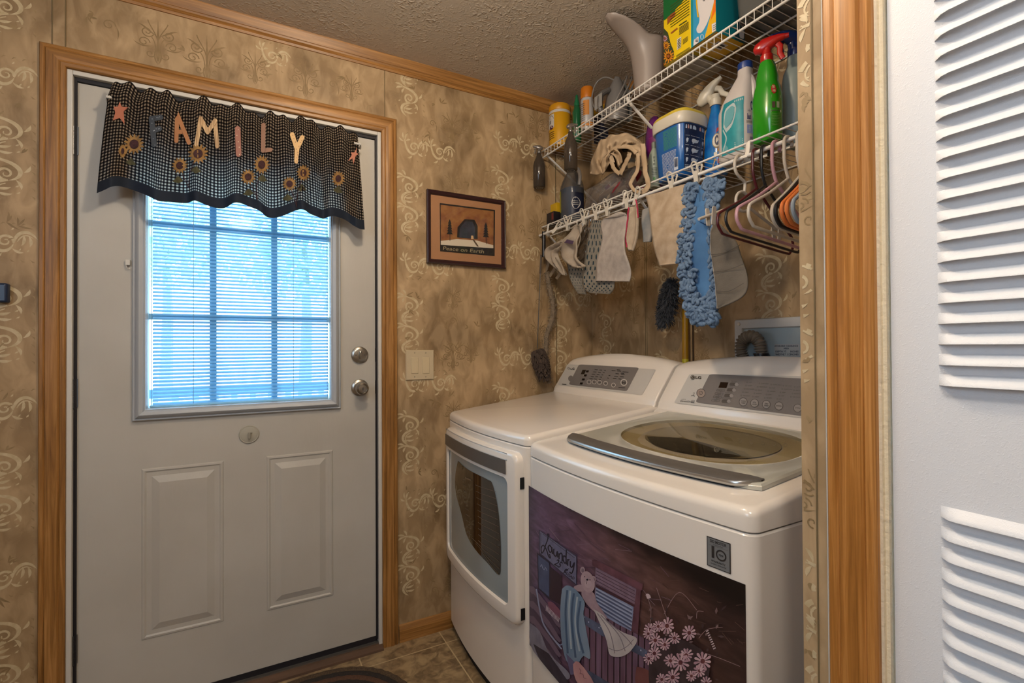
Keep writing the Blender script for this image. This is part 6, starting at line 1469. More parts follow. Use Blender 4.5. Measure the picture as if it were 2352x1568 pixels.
strap('strap', [(1464, 352), (1466, 378), (1460, 400), (1450, 416), (1450, 428), (1462, 440), (1476, 442)], 4, 1.243); strap('strap', [(1476, 330), (1480, 372), (1483, 400), (1489, 420), (1484, 436), (1474, 442)], 5.5, 1.240)
mb = MB(); e_ = at(0, 1.30, 1436, 338); mb.lathe([(.011, -.016), (.013, 0), (.010, .016)], tuple(e_), 14); mb.build('dark_clip', BLACK, t)
# purple air freshener
X_ = 1.405; Y_ = YY(1507, X_)
t = thing('purple_bottle', 'tall rounded purple bottle behind the blue tub on the lower shelf', 'bottle', (X_, Y_, LWZ))
B = Body((X_, Y_, LWZ), [(0, .028, .036), (.004, .030, .040), (.20, .030, .040), (.25, .029, .037), (.29, .024, .030), (.315, .014, .018), (.322, .004, .005)]); mb = MB(); B.mesh(mb); mb.build('bottle', mat('purple_gloss', '#551f6b', '#6b1658', 9, rough=.25, coat=.4, lo=.3, hi=.7), t, angle=50)
mb = MB(); B.lab(mb, 180, 260, .03, .23, .0008, 0); bars(mb, B.mp(185, 255, .04, .10), .1, .9, 0, 1, 5, 1); mb.build('bottle_label', [mat('label_magenta', '#7a1460', '#5a1550', 30), mat('label_pink_dots', '#a8709a')], t, smooth=False)
X_ = 1.315; Y_ = YY(1504, X_)-.004
t = thing('stain_remover_bottle', 'small sage green stain remover bottle left of the blue tub', 'bottle', (X_, Y_, LWZ))
B = Body((X_, Y_, LWZ), [(0, .019, .019), (.003, .021, .021), (.11, .021, .021), (.125, .017, .017), (.145, .008, .008), (.15, .008, .008)]); mb = MB(); B.mesh(mb); mb.build('bottle', mat('sage_plastic', '#8a9486', rough=.4), t, angle=50)
mb = MB(); q = B.mp(185, 265, .02, .12); mb.text('INSTANT', .5, .82, .075, q, 0, 'C', sx=.55, bold=.03); mb.text('STAIN', .5, .70, .075, q, 0, 'C', sx=.6, bold=.03); mb.text('REMOVER', .5, .58, .075, q, 0, 'C', sx=.55, bold=.03); bars(mb, q, .2, .85, .22, .5, 5, 0); mb.ell(.5, .08, .13, .07, q, 1)
mb.build('bottle_print', [mat('print_charcoal', '#38403a'), mat('print_green', '#4f8a45')], t, smooth=False); mb = MB(); mb.lathe([(.0085, .146), (.0085, .168), (.005, .171)], (X_, Y_, LWZ), 16); mb.build('cap', mat('sage_cap', '#6d7468'), t)
# blue tub
X_ = 1.345; Y_ = YY(1565, X_)
t = thing('detergent_tub', 'blue stain remover powder tub with a white rim and yellow lid', 'tub', (X_, Y_, LWZ))
B = Body((X_, Y_, LWZ), [(0, .054, .058), (.004, .058, .063), (.10, .064, .070), (.178, .068, .075), (.180, .068, .075)], 3.6, radians(0))
BLU = mat('tub_blue', '#10569c', rough=.3, coat=.3); mb = MB(); B.mesh(mb, n=64); mb.build('tub', BLU, t, angle=50)
mb = MB(); B2 = Body((X_, Y_, LWZ), [(.174, .073, .080), (.177, .075, .082), (.205, .076, .083), (.212, .074, .081)], 3.6); B2.mesh(mb, n=64); mb.build('tub_rim', mat('tub_rim_white', '#c4bdae', rough=.35), t, angle=40)
mb = MB(); B3 = Body((X_, Y_, LWZ), [(.211, .0735, .0805), (.218, .073, .080), (.225, .068, .075), (.227, .05, .055)], 3.6); B3.mesh(mb, n=64); mb.build('tub_lid', mat('tub_lid_yellow', '#bfa93a', rough=.35), t, angle=40)
mb = MB(); q = B.mp(236, 300, .012, .172); q2 = B.mp(236, 300, .012, .172, .0016); q3 = B.mp(236, 300, .012, .172, .0022)
B.lab(mb, 235, 301, .012, .172, .0008, 0, 24, 6)
mb.p2([(0, .80), (1, .80), (1, .86), (0, .86)], q, 1)
for k in range(7): mb.p2([(.06+.13*k, .89), (.14+.13*k, .89), (.14+.13*k, .94), (.12+.13*k, .97), (.08+.13*k, .97), (.06+.13*k, .94)], q, 2+(k % 3 == 1)); 
for r_ in range(3):
    for c_ in range(3):
        a, b_ = .05+.32*c_, .56-.20*r_; mb.p2([(a, b_), (a+.27, b_), (a+.27, b_+.17), (a, b_+.17)], q, 4); mb.ell(a+.12, b_+.09, .07, .045, q2, 5); mb.stroke([(a+.08, b_+.03), (a+.2, b_+.12)], .012, q3, 2); bars(mb, q2, a, a+.26, b_+.175, b_+.195, 1, 5)
bars(mb, q, .05, .9, .02, .15, 4, 5)
# left side: recycling text, copy and barcode
q = B.mp(165, 216, .012, .172); q2 = B.mp(165, 216, .012, .172, .0016)
bars(mb, q, .25, .8, .55, .97, 16, 6, .5); bars(mb, q, .15, .72, .02, .50, 18, 5, .4); 
mb.p2([(.55, .06), (.86, .06), (.86, .32), (.55, .32)], q, 5)
for k in range(13): a = .58+.02*k; mb.p2([(a, .12), (a+R.choice((.006, .010, .014)), .12), (a+.008, .30), (a, .30)], q2, 0)
mb.build('tub_label', [mat('tub_navy', '#0e1f42', rough=.3), mat('tub_yellow_band', '#a8982f'), mat('tub_icon_white', '#9db0c9'), mat('tub_icon_pink', '#b08a86'), mat('tub_panel', '#1b2f58'), mat('tub_pale_text', '#b2bccb'), mat('tub_green_text', '#3e8a72')], t, smooth=False)
# blue spray bottle
X_ = 1.42; Y_ = YY(1650, X_)+.002
t = thing('bleach_spray_bottle', 'bright blue cleaner spray bottle with a white trigger, right of the tub', 'spray bottle', (X_, Y_, LWZ))
B = Body((X_, Y_, LWZ), [(0, .028, .034), (.004, .031, .038), (.08, .032, .040), (.15, .029, .035), (.20, .021, .024), (.23, .015, .016), (.245, .0145, .0145)], 2.4)
mb = MB(); B.mesh(mb); mb.build('bottle', mat('spray_blue', '#0e4f9e', '#1670b5', 26, rough=.2, coat=.5), t, angle=50)
mb = MB(); q = B.mp(165, 250, .02, .17); mb.ell(.60, .62, .30, .17, q, 1); mb.ell(.60, .62, .27, .15, B.mp(165, 250, .02, .17, .0014), 0); mb.text('C', .46, .53, .21, B.mp(165, 250, .02, .17, .0019), 2, sx=1.1, bold=.05); mb.p2([(.62, .36), (.85, .40), (.82, .46), (.62, .44)], q, 3); mb.p2([(.55, .80), (.75, .86), (.74, .93), (.60, .90)], q, 4); mb.p2([(.3, .02), (.9, .02), (.8, .18), (.45, .22)], q, 3); mb.p2([(.4, .25), (.6, .25), (.6, .36), (.4, .36)], q, 0); mb.p2([(.62, .10), (.72, .10), (.72, .2), (.62, .2)], B.mp(165, 250, .02, .17, .0014), 4)
mb.build('bottle_label', [mat('label_cream', '#c9c3b4'), mat('label_gold', '#8c7440'), mat('label_navy', '#141b40'), mat('label_amber', '#bd8c2e'), mat('label_red', '#9e1a28')], t, smooth=False)
sprayer(t, X_, Y_, LWZ+.247, radians(-72), 1.35, mat('sprayer_white', '#bdb6a6', rough=.35), tilt=.55)
# bleach jug
X_ = 1.372; Y_ = YY(1701, X_)
t = thing('bleach_jug', 'white bleach jug with a teal label and dark blue cap on the lower shelf', 'jug', (X_, Y_, LWZ))
B = Body((X_, Y_, LWZ), [(0, .040, .050), (.005, .046, .056), (.03, .047, .057), (.15, .047, .057), (.165, .0465, .056, 0, 0), (.19, .043, .050, 0, -.006), (.22, .035, .040, 0, -.014), (.25, .025, .029, 0, -.023), (.265, .020, .021, 0, -.026), (.285, .0195, .0195, 0, -.026)], 2.8)
JW = mat('jug_white', '#bdb6b2', rough=.35); mb = MB(); B.mesh(mb, n=48); mb.build('jug', JW, t, angle=50)
mb = MB(); mb.lathe([(.0215, .283), (.022, .285), (.022, .302), (.019, .305)], (X_, Y_-.026, LWZ), 28); mb.build('cap', mat('cap_blue', '#1c3a7e', rough=.35), t, angle=30)
mb = MB(); mb.tube(sm([(X_, Y_-.028, LWZ+.262), (X_, Y_-.045, LWZ+.25), (X_, Y_-.055, LWZ+.215), (X_, Y_-.050, LWZ+.18)], 6), .009, 10); mb.build('handle', JW, t)
mb = MB(); B.lab(mb, 160, 226, .02, .185, .0008, 0); q = B.mp(160, 226, .02, .185, .0014); q2 = B.mp(160, 226, .02, .185, .0018)
mb.p2(sm([(.12, .55), (.2, .85), (.45, .93), (.60, .80), (.45, .55), (.25, .42)], 5), q, 1); mb.p2(sm([(.17, .6), (.25, .82), (.42, .88), (.52, .78), (.4, .6), (.25, .5)], 5), q2, 2); mb.stroke(sm([(.1, .5), (.25, .3), (.05, .05)], 6), .02, q, 1)
for k in range(4): mb.stroke([(.5, .16-k*.035), (.95, .20-k*.035)], .006, q, 1)
mb.p2(sm([(.05, .15), (.2, .2), (.3, .1), (.2, .02)], 5), q, 2)
for k in range(5): mb.ell(.5+.1*k, .95, .03, .022, q, 1, 10)
q = B.mp(234, 285, .02, .165); q2 = B.mp(234, 285, .02, .165, .0016)
mb.ring2(.5, .93, .06, .10, q, 3); mb.text('Low Splash', .15, .80, .055, q, 3, sx=.7); mb.text('Bleach', .1, .64, .12, q, 3, sx=.75, bold=.02); bars(mb, q, .05, .8, .56, .61, 2, 4); mb.p2([(.1, .34), (.55, .34), (.55, .52), (.1, .52)], q, 5)
for k in range(6): a = k*pi/3; mb.stroke([(.32+.03*cos(a), .43+.02*sin(a)), (.32+.10*cos(a), .43+.06*sin(a))], .012, q2, 1)
mb.p2([(.3, .1), (.6, .1), (.6, .28), (.3, .28)], q, 6)
for k in range(7): mb.p2([(.33+.036*k, .12), (.345+.036*k, .12), (.345+.036*k, .26), (.33+.036*k, .26)], q2, 4)
mb.build('jug_label', [mat('label_teal', '#127a85', '#1a8e97', 30), mat('label_silver', '#a9b8ba'), mat('label_pale_teal', '#5f9ba3'), mat('label_deep_blue', '#2b2f68'), INKG, mat('label_lilac', '#8a94c4'), mat('label_lavender', '#a99bb8')], t, smooth=False)
# green spray bottle, red trigger
X_ = 1.315; Y_ = YY(1768, X_)
t = thing('stain_spray_bottle', 'bright green stain spray bottle with a red trigger head', 'spray bottle', (X_, Y_, LWZ))
B = Body((X_, Y_, LWZ), [(0, .028, .034), (.004, .031, .038), (.09, .032, .039), (.13, .031, .0385), (.160, .027, .033), (.172, .024, .029), (.185, .0245, .029), (.215, .020, .0235), (.232, .0175, .0185), (.235, .016, .016)], 2.5)
mb = MB(); B.mesh(mb); mb.build('bottle', mat('spray_green', '#1f8a12', rough=.22, coat=.5), t, angle=50)
mb = MB(); q = B.mp(205, 275, .02, .165); q2 = B.mp(205, 275, .02, .165, .0016)
star_ = [(.45+(.17 if k % 2 else .22)*cos(2*pi*k/20), .82+(.085 if k % 2 else .11)*sin(2*pi*k/20)) for k in range(20)]; mb.p2(star_, q, 0); mb.text('SPRAY', .45, .83, .065, q2, 1, 'C', sx=.75, bold=.04); mb.text("'n WASH", .45, .755, .055, q2, 1, 'C', sx=.7, bold=.04)
for k in range(3): mb.stroke([(.25, .70-k*.02), (.95, .70-k*.02)], .004, q, 2)
mb.p2([(.30, .45), (.52, .45), (.52, .57), (.30, .57)], q, 3); mb.p2([(.62, .45), (.84, .45), (.84, .57), (.62, .57)], q, 2); mb.p2([(.22, .37), (.95, .37), (.95, .42), (.22, .42)], q, 2); bars(mb, q2, .25, .9, .375, .415, 1, 4)
bars(mb, q, .25, .92, .10, .34, 8, 5, .5); mb.build('bottle_label', [mat('burst_red', '#a3141c'), mat('burst_text', '#c9b08a'), mat('text_pale_green', '#a3b593'), mat('photo_brown', '#4a3a30'), INKG, mat('text_mid_green', '#4f8f3a')], t, smooth=False)
sprayer(t, X_, Y_, LWZ+.236, radians(-62), 1.15, mat('sprayer_red', '#a8130f', rough=.28, coat=.3))
# pale translucent bottle, blue top
X_ = 1.405; Y_ = YY(1832, X_)
t = thing('frosted_spray_bottle', 'frosted pale grey bottle with a blue sprayer, cut off by the wall end', 'bottle', (X_, Y_, LWZ))
B = Body((X_, Y_, LWZ), [(0, .030, .030), (.004, .033, .033), (.19, .033, .033), (.215, .029, .029), (.235, .020, .020), (.262, .0185, .0185)]); mb = MB(); B.mesh(mb); mb.build('bottle', mat('frosted_plastic', '#8f9c9a', rough=.35, translucent=.2), t, angle=50)
sprayer(t, X_, Y_, LWZ+.264, radians(160), 1.25, mat('sprayer_blue', '#142c66', rough=.25, coat=.4), tilt=-.2)
# ------------------------------------------------------------ hanging things
# two smoky spray bottles hooked on the upper shelf lip
SMK = clear_mat('smoky_plastic', '#a3988c', .35, .1, .30, '#6b6055'); CLR = clear_mat('clear_sprayer', '#c9c2bb', .5, .1, .25, '#a59c94')
for i, (px, X_, zt_, lb) in enumerate(((1314, 1.216, 2.176, 'smoky empty spray bottle hooked on the shelf lip in front of the jug'), (1241, 1.216, 2.176, 'smoky empty spray bottle hooked at the left end of the upper shelf by the wall'))):
    Y_ = YY(px, X_)
    t = thing('hanging_spray_bottle', lb, 'spray bottle', (X_, Y_, zt_-.21), 'empty spray bottles hung on the upper shelf')
    zb_ = zt_-.205; s_ = .96 if i == 0 else 1.0
    B = Body((X_, Y_, zb_), [(0, .025, .025), (.003, .0285, .0285), (.105, .0285, .0285), (.125, .024, .024), (.145, .015, .015), (.158, .0105, .0105), (.165, .0105, .0105)])
    mb = MB(); B.mesh(mb); mb.build('bottle', SMK, t, angle=60)
    mb = MB(); mb.ring2(X_, Y_, .012, .018, lambda a, b_: (a, b_, zb_-.0006), 0); mb.ring2(X_, Y_, .004, .008, lambda a, b_: (a, b_, zb_-.0006), 0); mb.build('base_mark', mat('base_grey', '#8a857e'), t, smooth=False)
    sprayer(t, X_, Y_, zb_+.166, radians(-30 if i == 0 else 150)+.0, .62, CLR)
    mb = MB(); mb.tube([(X_+.003, Y_, zb_+.19), (SX-.004, Y_, ZU+.006), (SX+.007, Y_, ZU+.003), (SX+.007, Y_, ZU-.008)], .002, 6); mb.build('hook', CLR, t)

# clothes pegs: one template, then copies
PEG = mat('peg_white', '#c6bfb2', rough=.4)
peg_pts = []
def peg_leaf(mb, side):
    # leaf plane: local Y-Z, leaning out along X at the top
    def F(y, z): return (side*(0.0035+0.010*max(0, (z-.004))/.034 if z > .004 else 0.0035*side*side), y, z)
    def G(y, z): 
        x = side*(.0030+(.011*(z-.002)/.034 if z > .002 else -.0022*(-(z-.002))/.028)); return (x, y, z)
    loop = [G(.0065*cos(a), .026+.0105*sin(a)) for a in [pi*k/8 for k in range(9)]]+[G(-.0060, .006), G(-.0035, -.004)]+[G(.0035, -.004), G(.0060, .006)]
    mb.tube(loop, .0022, 6, closed=True)
    mb.loft([[G(-.0048, .008), G(.0048, .008), G(.0048, .008)], [G(-.0048, .006), G(.0048, .006), G(.0048, .006)]]) if False else None
    pts = [(-.0058, .009), (.0058, .009), (.0050, -.020), (.0036, -.028), (-.0036, -.028), (-.0050, -.020)]
    a = [G(y, z) for y, z in pts]; b_ = [(x+side*.0028, y, z) for x, y, z in a]; mb.loft([a, b_])
peg = bpy.data.objects.new('clothes_peg', None); peg.empty_display_size = .02; COL.objects.link(peg); peg['category'] = 'clothes peg'
for s_ in (-1, 1): mb = MB(); peg_leaf(mb, s_); mb.build('peg_leg', PEG, peg, angle=50)
mb = MB(); mb.tube([(0.0045*cos(a)*1.0, -.003+.006*k/40, .002+.0045*sin(a)) for k, a in enumerate([2*pi*j/10 for j in range(40)])], .0007, 5); mb.build('spring', STEEL, peg)
def copy_tree(o, parent=None):
    c = o.copy(); COL.objects.link(c); c.parent = parent
    for ch in [x for x in bpy.data.objects if x.parent == o]: copy_tree(ch, c)
    return c
PEGS = [(1280, 0, .9, .55, 'white peg tilted over at the far left of the hanging rod'), (1306, 0, 0, .05, 'white peg holding the crumpled cotton cloth near the left end of the rod'),
        (1344, 0, 0, .1, 'single white peg on the rod beside the plastic bag'), (1372, 0, 0, .12, 'white peg at the left top corner of the smaller white cloth'),
        (1398, 0, 0, .08, 'white peg at the middle top of the smaller white cloth'), (1444, 0, 0, .12, 'white peg over the pink edged cloth'),
        (1466, 0, .5, .25, 'white peg tilted between the pink edged cloth and the canvas strap'), (1547, 0, 0, .1, 'white peg at the right top corner of the larger cream cloth'),
        (1604, 0, 0, .1, 'white peg holding the blue chenille mop'), (1330, 1, 1.2, -.3, 'white peg hanging low behind the crumpled cloth')]
for i, (px, k, rx, ry, lb) in enumerate(PEGS):
    o = peg if i == 0 else copy_tree(peg)
    o['label'] = lb; o['category'] = 'clothes peg'; o['group'] = 'white clothes pegs on the hanging rod'
    X_ = RODX-(.004 if k else 0); o.location = (X_, YY(px, X_), RODZ+.002-(.03 if k else 0)); o.rotation_euler = (rx, 0, ry); o.scale = (1.25, 1.45, 1.0)

def sheet(name, Lp, Rp, X0, nx=14, wav=None, m_=None, par=None, solid=.004, uv=None, per=5):
    Lp, Rp = sm(Lp, per), sm(Rp, per); n_ = min(len(Lp), len(Rp))
    wav = wav or (lambda u, v: 0)
    mb = MB()
    def f(u, v):
        i = v*(n_-1); a = int(min(i, n_-2)); t_ = i-a
        l = [Lp[a][j]*(1-t_)+Lp[a+1][j]*t_ for j in (0, 1)]; r_ = [Rp[a][j]*(1-t_)+Rp[a+1][j]*t_ for j in (0, 1)]
        px, py = l[0]*(1-u)+r_[0]*u, l[1]*(1-u)+r_[1]*u
        p_ = at(0, X0, px, py); return (X0+wav(u, v), p_.y, p_.z)
    mb.grid(f, nx, n_*2, 0, uv); mb.nonorm = True
    o = mb.build(name, m_, par, solid=solid, angle=70); return o, f
TER = mat('terry_white', '#b3aaa2', '#a39a92', 40, rough=.95, bump=.5, bscale=700)
TEC = mat('terry_cream', '#baa78f', '#a89379', 30, rough=.95, bump=.5, bscale=700)
t = thing('washcloth', 'smaller white terry cloth pegged in front of the dotted mop pads', 'cloth', (1.22, YY(1407, 1.22), 1.7), 'cloths pegged on the rod')
sheet('terry_cloth', [(1386, 502), (1379, 520), (1384, 545), (1378, 575), (1370, 605), (1369, 630), (1367, 645)], [(1436, 489), (1438, 500), (1436, 540), (1441, 575), (1446, 600), (1447, 625), (1445, 646)], 1.219, 16, lambda u, v: .006*sin(v*9)*(.4+u)+.003*sin(u*5), TER, t)
mb = MB(); P_ = sm([(1386, 502), (1400, 496), (1420, 487), (1430, 487), (1437, 495)], 4); mb.grid(lambda u, v: tuple(at(0, 1.219, P_[round(u*(len(P_)-1))][0], P_[round(u*(len(P_)-1))][1]*(1-v)+(503-11*u)*v)), len(P_)-1, 2); mb.nonorm = True; mb.build('top_hem', TER, t, solid=.004)
t = thing('washcloth', 'larger cream terry cloth pegged in the middle of the hanging rod', 'cloth', (1.22, YY(1535, 1.22), 1.7), 'cloths pegged on the rod')
sheet('terry_cloth', [(1480, 449), (1487, 478), (1494, 505), (1501, 550), (1504, 580), (1509, 603), (1513, 609)], [(1578, 421), (1583, 440), (1588, 475), (1586, 520), (1581, 560), (1574, 590), (1571, 604)], 1.217, 20, lambda u, v: .007*sin(v*8+1)*(1-u*.4)+.004*sin(u*6+v*3), TEC, t)
DOTW = mat('pad_grey_white', '#8d877b', '#7d786e', 60, rough=.95, bump=.4, bscale=600); DOTB = mat('pad_teal_dash', '#1c3540', rough=.9)
def dotted(label, Lp, Rp, X0, seed, rows, cols):
    t = thing('mop_pad', label, 'mop pad', (X0, YY((Lp[0][0]+Rp[0][0])/2, X0), 1.7), 'dotted mop pads on the rod'); rr = random.Random(seed)
    o, f = sheet('pad', Lp, Rp, X0, 12, lambda u, v: .004*sin(v*7), DOTW, t, .006)
    mb = MB()
    for r_ in range(rows):
        for c_ in range(cols):
            u = (c_+.5+(.5 if r_ % 2 else 0))/(cols+.5); v = (r_+.5)/rows
            if .05 < u < .95 and .02 < v < .97: mb.stroke([(u, v-.018), (u+rr.uniform(-.01, .01), v), (u, v+.018)], lambda t_: .022, lambda a, b_: tuple(Vector(f(a, min(max(b_, 0), 1)))+Vector((-.0036, 0, 0))))
    mb.build('dash_pattern', DOTB, t, smooth=False); o['label'] = 'off-white pad with dark teal dashes'
dotted('dark dashed mop pad hanging at an angle behind the front dotted pad', [(1302, 600), (1306, 630), (1318, 655), (1328, 674)], [(1340, 596), (1344, 630), (1346, 655), (1345, 676)], 1.262, 3, 11, 5)
dotted('white mop pad with dark teal dashes behind the smaller white cloth', [(1362, 505), (1350, 545), (1343, 600), (1340, 640), (1343, 662), (1354, 672)], [(1388, 505), (1400, 545), (1412, 600), (1413, 640), (1411, 662), (1400, 675)], 1.243, 4, 18, 6)
# crumpled cotton cloth with a purple tag
COT = mat('cotton_cream', '#a99c8c', '#978a7a', 20, rough=.95, bump=.3, bscale=500)
t = thing('cotton_mitt', 'crumpled cream cotton mitt with a small purple tag on the left of the rod', 'mitt', (1.23, YY(1305, 1.23), 1.68))
sheet('mitt_front', [(1316, 520), (1296, 545), (1282, 565), (1290, 590), (1312, 610), (1330, 614)], [(1332, 515), (1333, 540), (1328, 565), (1330, 590), (1342, 608), (1346, 612)], 1.222, 14, lambda u, v: .010*sin(u*9+v*4)+.005*sin(v*17), COT, t, .006)
sheet('mitt_cuff', [(1290, 550), (1268, 560), (1254, 572), (1256, 592), (1272, 610), (1292, 630)], [(1302, 560), (1288, 572), (1278, 582), (1284, 600), (1296, 618), (1302, 632)], 1.232, 12, lambda u, v: .010*sin(u*11+v*7), COT, t, .006)
mb = MB(); mb.p2([(1299, 549), (1318, 553), (1315, 561), (1296, 557)], lambda px, py: tuple(at(0, 1.206, px, py))); mb.nonorm = True; mb.build('care_tag', mat('tag_purple', '#4e3a55'), t, smooth=False, solid=.0006)
mb = MB()
for k in range(40):
    v = k/39; c = at(0, 1.218, 1326+7*sin(v*3), 518+v*50) if k % 2 else at(0, 1.228, 1276+v*24, 592+v*38); mb.lathe([(.0022, -.0022), (.003, 0), (.0022, .0022)], tuple(c), 6)
mb.build('bobble_trim', mat('bobble_grey', '#857a6c', rough=.95), t)
t = thing('plastic_sleeve', 'crinkled clear plastic sleeve hanging between the mitt and the mop pads', 'plastic sleeve', (1.25, YY(1345, 1.25), 1.7))
sheet('film', [(1334, 500), (1332, 540), (1322, 580), (1316, 600), (1325, 612)], [(1362, 480), (1358, 530), (1350, 570), (1346, 596), (1344, 610)], 1.254, 14, lambda u, v: .007*sin(u*17+v*9)*sin(v*13+u*4), clear_mat('sleeve_film', '#b5a898', .6, .08, .10, '#8d8070'), t, .0)
t = thing('paper_strips', 'thin beige ribbon strips dangling below the crumpled mitt', 'ribbon', (1.26, YY(1270, 1.26), 1.6))
for a, b_, c_ in (((1245, 575), (1252, 600), (1247, 625)), ((1262, 585), (1258, 610), (1250, 628)), ((1280, 600), (1272, 620), (1262, 635)), ((1288, 612), (1286, 628), (1278, 640))): strap('strip', [a, b_, c_], 3.2, 1.27, mat('strip_beige', '#8d7d68', rough=.8), par=t, solid=.001)
# pink edged cloth, small grey pad
t = thing('folded_cloth', 'narrow folded white cloth with a pink binding on the rod', 'cloth', (1.23, YY(1450, 1.23), 1.7), 'cloths pegged on the rod')
sheet('cloth', [(1443, 478), (1441, 510), (1438, 545), (1440, 566), (1444, 574)], [(1462, 466), (1464, 500), (1462, 540), (1457, 560), (1451, 575)], 1.228, 8, lambda u, v: .012*sin(u*3), mat('cloth_warm_white', '#b0a08c', '#a1917d', 30, rough=.95, bump=.4, bscale=500), t, .009)
strap('pink_binding', [(1444, 476), (1441, 510), (1437, 545), (1440, 568)], 1.6, 1.222, mat('binding_pink', '#a52848', rough=.8), par=t, solid=.001); strap('pink_binding', [(1460, 458), (1463, 470), (1466, 500)], 1.5, 1.224, mat('binding_pink', '#a52848', rough=.8), par=t, solid=.001)
t = thing('sponge_pad', 'small grey and white scrubbing pad left of the larger cream cloth', 'pad', (1.24, YY(1486, 1.24), 1.68))
sheet('pad', [(1478, 482), (1476, 510), (1479, 535), (1480, 556)], [(1494, 476), (1497, 510), (1498, 535), (1494, 555)], 1.245, 8, None, mat('pad_pale', '#9a958e', '#6d7277', 12, rough=.95), t, .012)
# blue chenille mop head
t = thing('chenille_mop_head', 'light blue chenille mop head hanging from a peg on the rod', 'mop head', (1.22, YY(1610, 1.22), 1.6))
BLC = mat('mop_cloth_blue', '#4a78a8', '#3c6694', 12, rough=.85); BLN = mat('chenille_blue', '#7088a4', '#556d8a', 50, rough=.95, bump=.5, bscale=600)
ML = [(1590, 430), (1580, 470), (1576, 530), (1572, 590), (1580, 650), (1590, 700), (1606, 735)]; MR = [(1640, 420), (1645, 450), (1640, 500), (1648, 560), (1652, 620), (1650, 680), (1636, 735)]
sheet('backing_cloth', ML, MR, 1.232, 14, lambda u, v: -.010*sin(pi*u)+.008*sin(v*9+u*4), BLC, t, .006)
strap('cloth_pocket', [(1618, 425), (1622, 470), (1610, 510)], lambda v: 13+6*v, 1.214, BLC, par=t, solid=.002); 
MLs, MRs = sm(ML, 8), sm(MR, 8); mb = MB(); mr = random.Random(21)
def noodle(px, py, X0, s_=1.0):
    p_ = at(0, X0, px, py); a = mr.uniform(0, 2*pi); l = mr.uniform(.020, .032)*s_; pts = []; N_ = 15
    e1 = Vector((-.35, cos(a), .9*sin(a))); sideb = Vector((-.5, -sin(a), cos(a)))*mr.uniform(.006, .012)
    for k in range(N_):
        u = k/(N_-1); pts.append(tuple(p_+e1*(l*(u-.5))+sideb*sin(pi*u)+Vector((0, 0, -.006*u))))
    mb.tube(pts, [.0050*(1 if 0 < k < N_-1 else .5)+.0012*(k % 2) for k in range(N_)], 7)
for k in range(520):
    v = k/519; i = min(int(v*len(MLs)), len(MLs)-1); l, r_ = MLs[i], MRs[i]
    for side, q_ in ((0, l), (1, r_)):
        w_ = 13+9*v if side == 0 else 8+12*max(0, v-.4)*1.6+6*(v < .25)
        if mr.random() < .62: noodle(q_[0]+(mr.uniform(-w_*.7, w_*1.1) if side == 0 else mr.uniform(-w_*1.1, w_*.4)), q_[1]+mr.uniform(-4, 4), 1.222+mr.uniform(-.008, .008))
for k in range(90): noodle(mr.uniform(1592, 1647), mr.uniform(680, 740), 1.220+mr.uniform(-.008, .008))
for k in range(34): noodle(mr.uniform(1622, 1662), mr.uniform(414, 452), 1.222+mr.uniform(-.006, .006), .9)
noodle(1583, 425, 1.225); noodle(1588, 430, 1.225)
mb.build('chenille_fringe', BLN, t, angle=180)
# grey quilted pad on the clip hanger
t = thing('quilted_pad', 'dark grey quilted pad clipped to the white hanger right of the blue mop', 'pad', (1.14, .93, 1.45))
PX_ = 1.185
sheet('quilted_cloth', [(1641, 508), (1633, 540), (1634, 580), (1641, 630), (1646, 680), (1648, 708)], [(1662, 520), (1690, 552), (1700, 590), (1715, 640), (1708, 680), (1650, 709)], PX_, 16, lambda u, v: .006*sin(v*6+u*5)*u, mat('quilt_grey', '#6b645b', '#5b554d', 12, rough=.95, bump=.3, bscale=300), t, .004)
strap('white_piping', [(1641, 508), (1633, 540), (1634, 580), (1641, 630), (1646, 680), (1648, 709)], 1.6, PX_-.003, mat('piping_grey', '#9a938a', rough=.8), par=t, solid=.001)
mb = MB()
for pts in (((1633, 585), (1665, 580), (1700, 562)), ((1637, 625), (1670, 620), (1708, 606)), ((1644, 668), (1675, 668), (1708, 650))): mb.stroke(sm(pts, 5), .6, lambda px, py: tuple(at(0, PX_-.0075, px, py)))
mb.build('stitching', mat('stitch_dark', '#3f3a34'), t, smooth=False)

# ------------------------------------------------------------ hangers
def hanger(label, px_hook, m_, wdt=.158, drop=.165, r_=.0036, yaw=0.0, bar=True, hook_h=.055, x_off=0.0, zoff=0.0):
    Y_ = YY(px_hook, RODX); t = thing('clothes_hanger', label, 'hanger', (RODX, Y_, RODZ), 'plastic hangers on the rod')
    cy, sy = cos(yaw), sin(yaw)
    def F(a, z): return (RODX+x_off+a*cy, Y_+a*sy, RODZ+z+zoff-max(0, a+.19)*.10*(z < -.104))
    mb = MB(); hk = [F(.0+.0165*cos(a), .0-.001+.0165*sin(a)-.0065) for a in [radians(-25)+radians(205)*k/12 for k in range(13)]]
    hk += [F(-.0168, -.025), F(-.0165, -.055), F(-.010, -.078), F(0, -.100)]
    mb.tube(sm(hk, 3), r_*1.05, 10); mb.build('hook', m_, t)
    mb = MB(); z0_ = -.100
    ends = wdt; cr = .022
    L_ = [F(0, z0_), F(-ends*.5, z0_-.038), F(-ends+.012, z0_-.078), F(-ends-.002, z0_-.092), F(-ends-.004, z0_-.114), F(-ends+.010, z0_-.132), F(-ends+.030, z0_-.137)]
    R_ = [F(-a[0], a[1]) for a in ((-ends+.030, z0_-.137), (-ends+.010, z0_-.132), (-ends-.004, z0_-.114), (-ends-.002, z0_-.092), (-ends+.012, z0_-.078), (-ends*.5, z0_-.038))]
    if bar: mb.tube(sm(L_+[F(0, z0_-.137)]+R_+[F(0, z0_)], 4), r_, 10); mb.build('frame', m_, t)
    return t, F
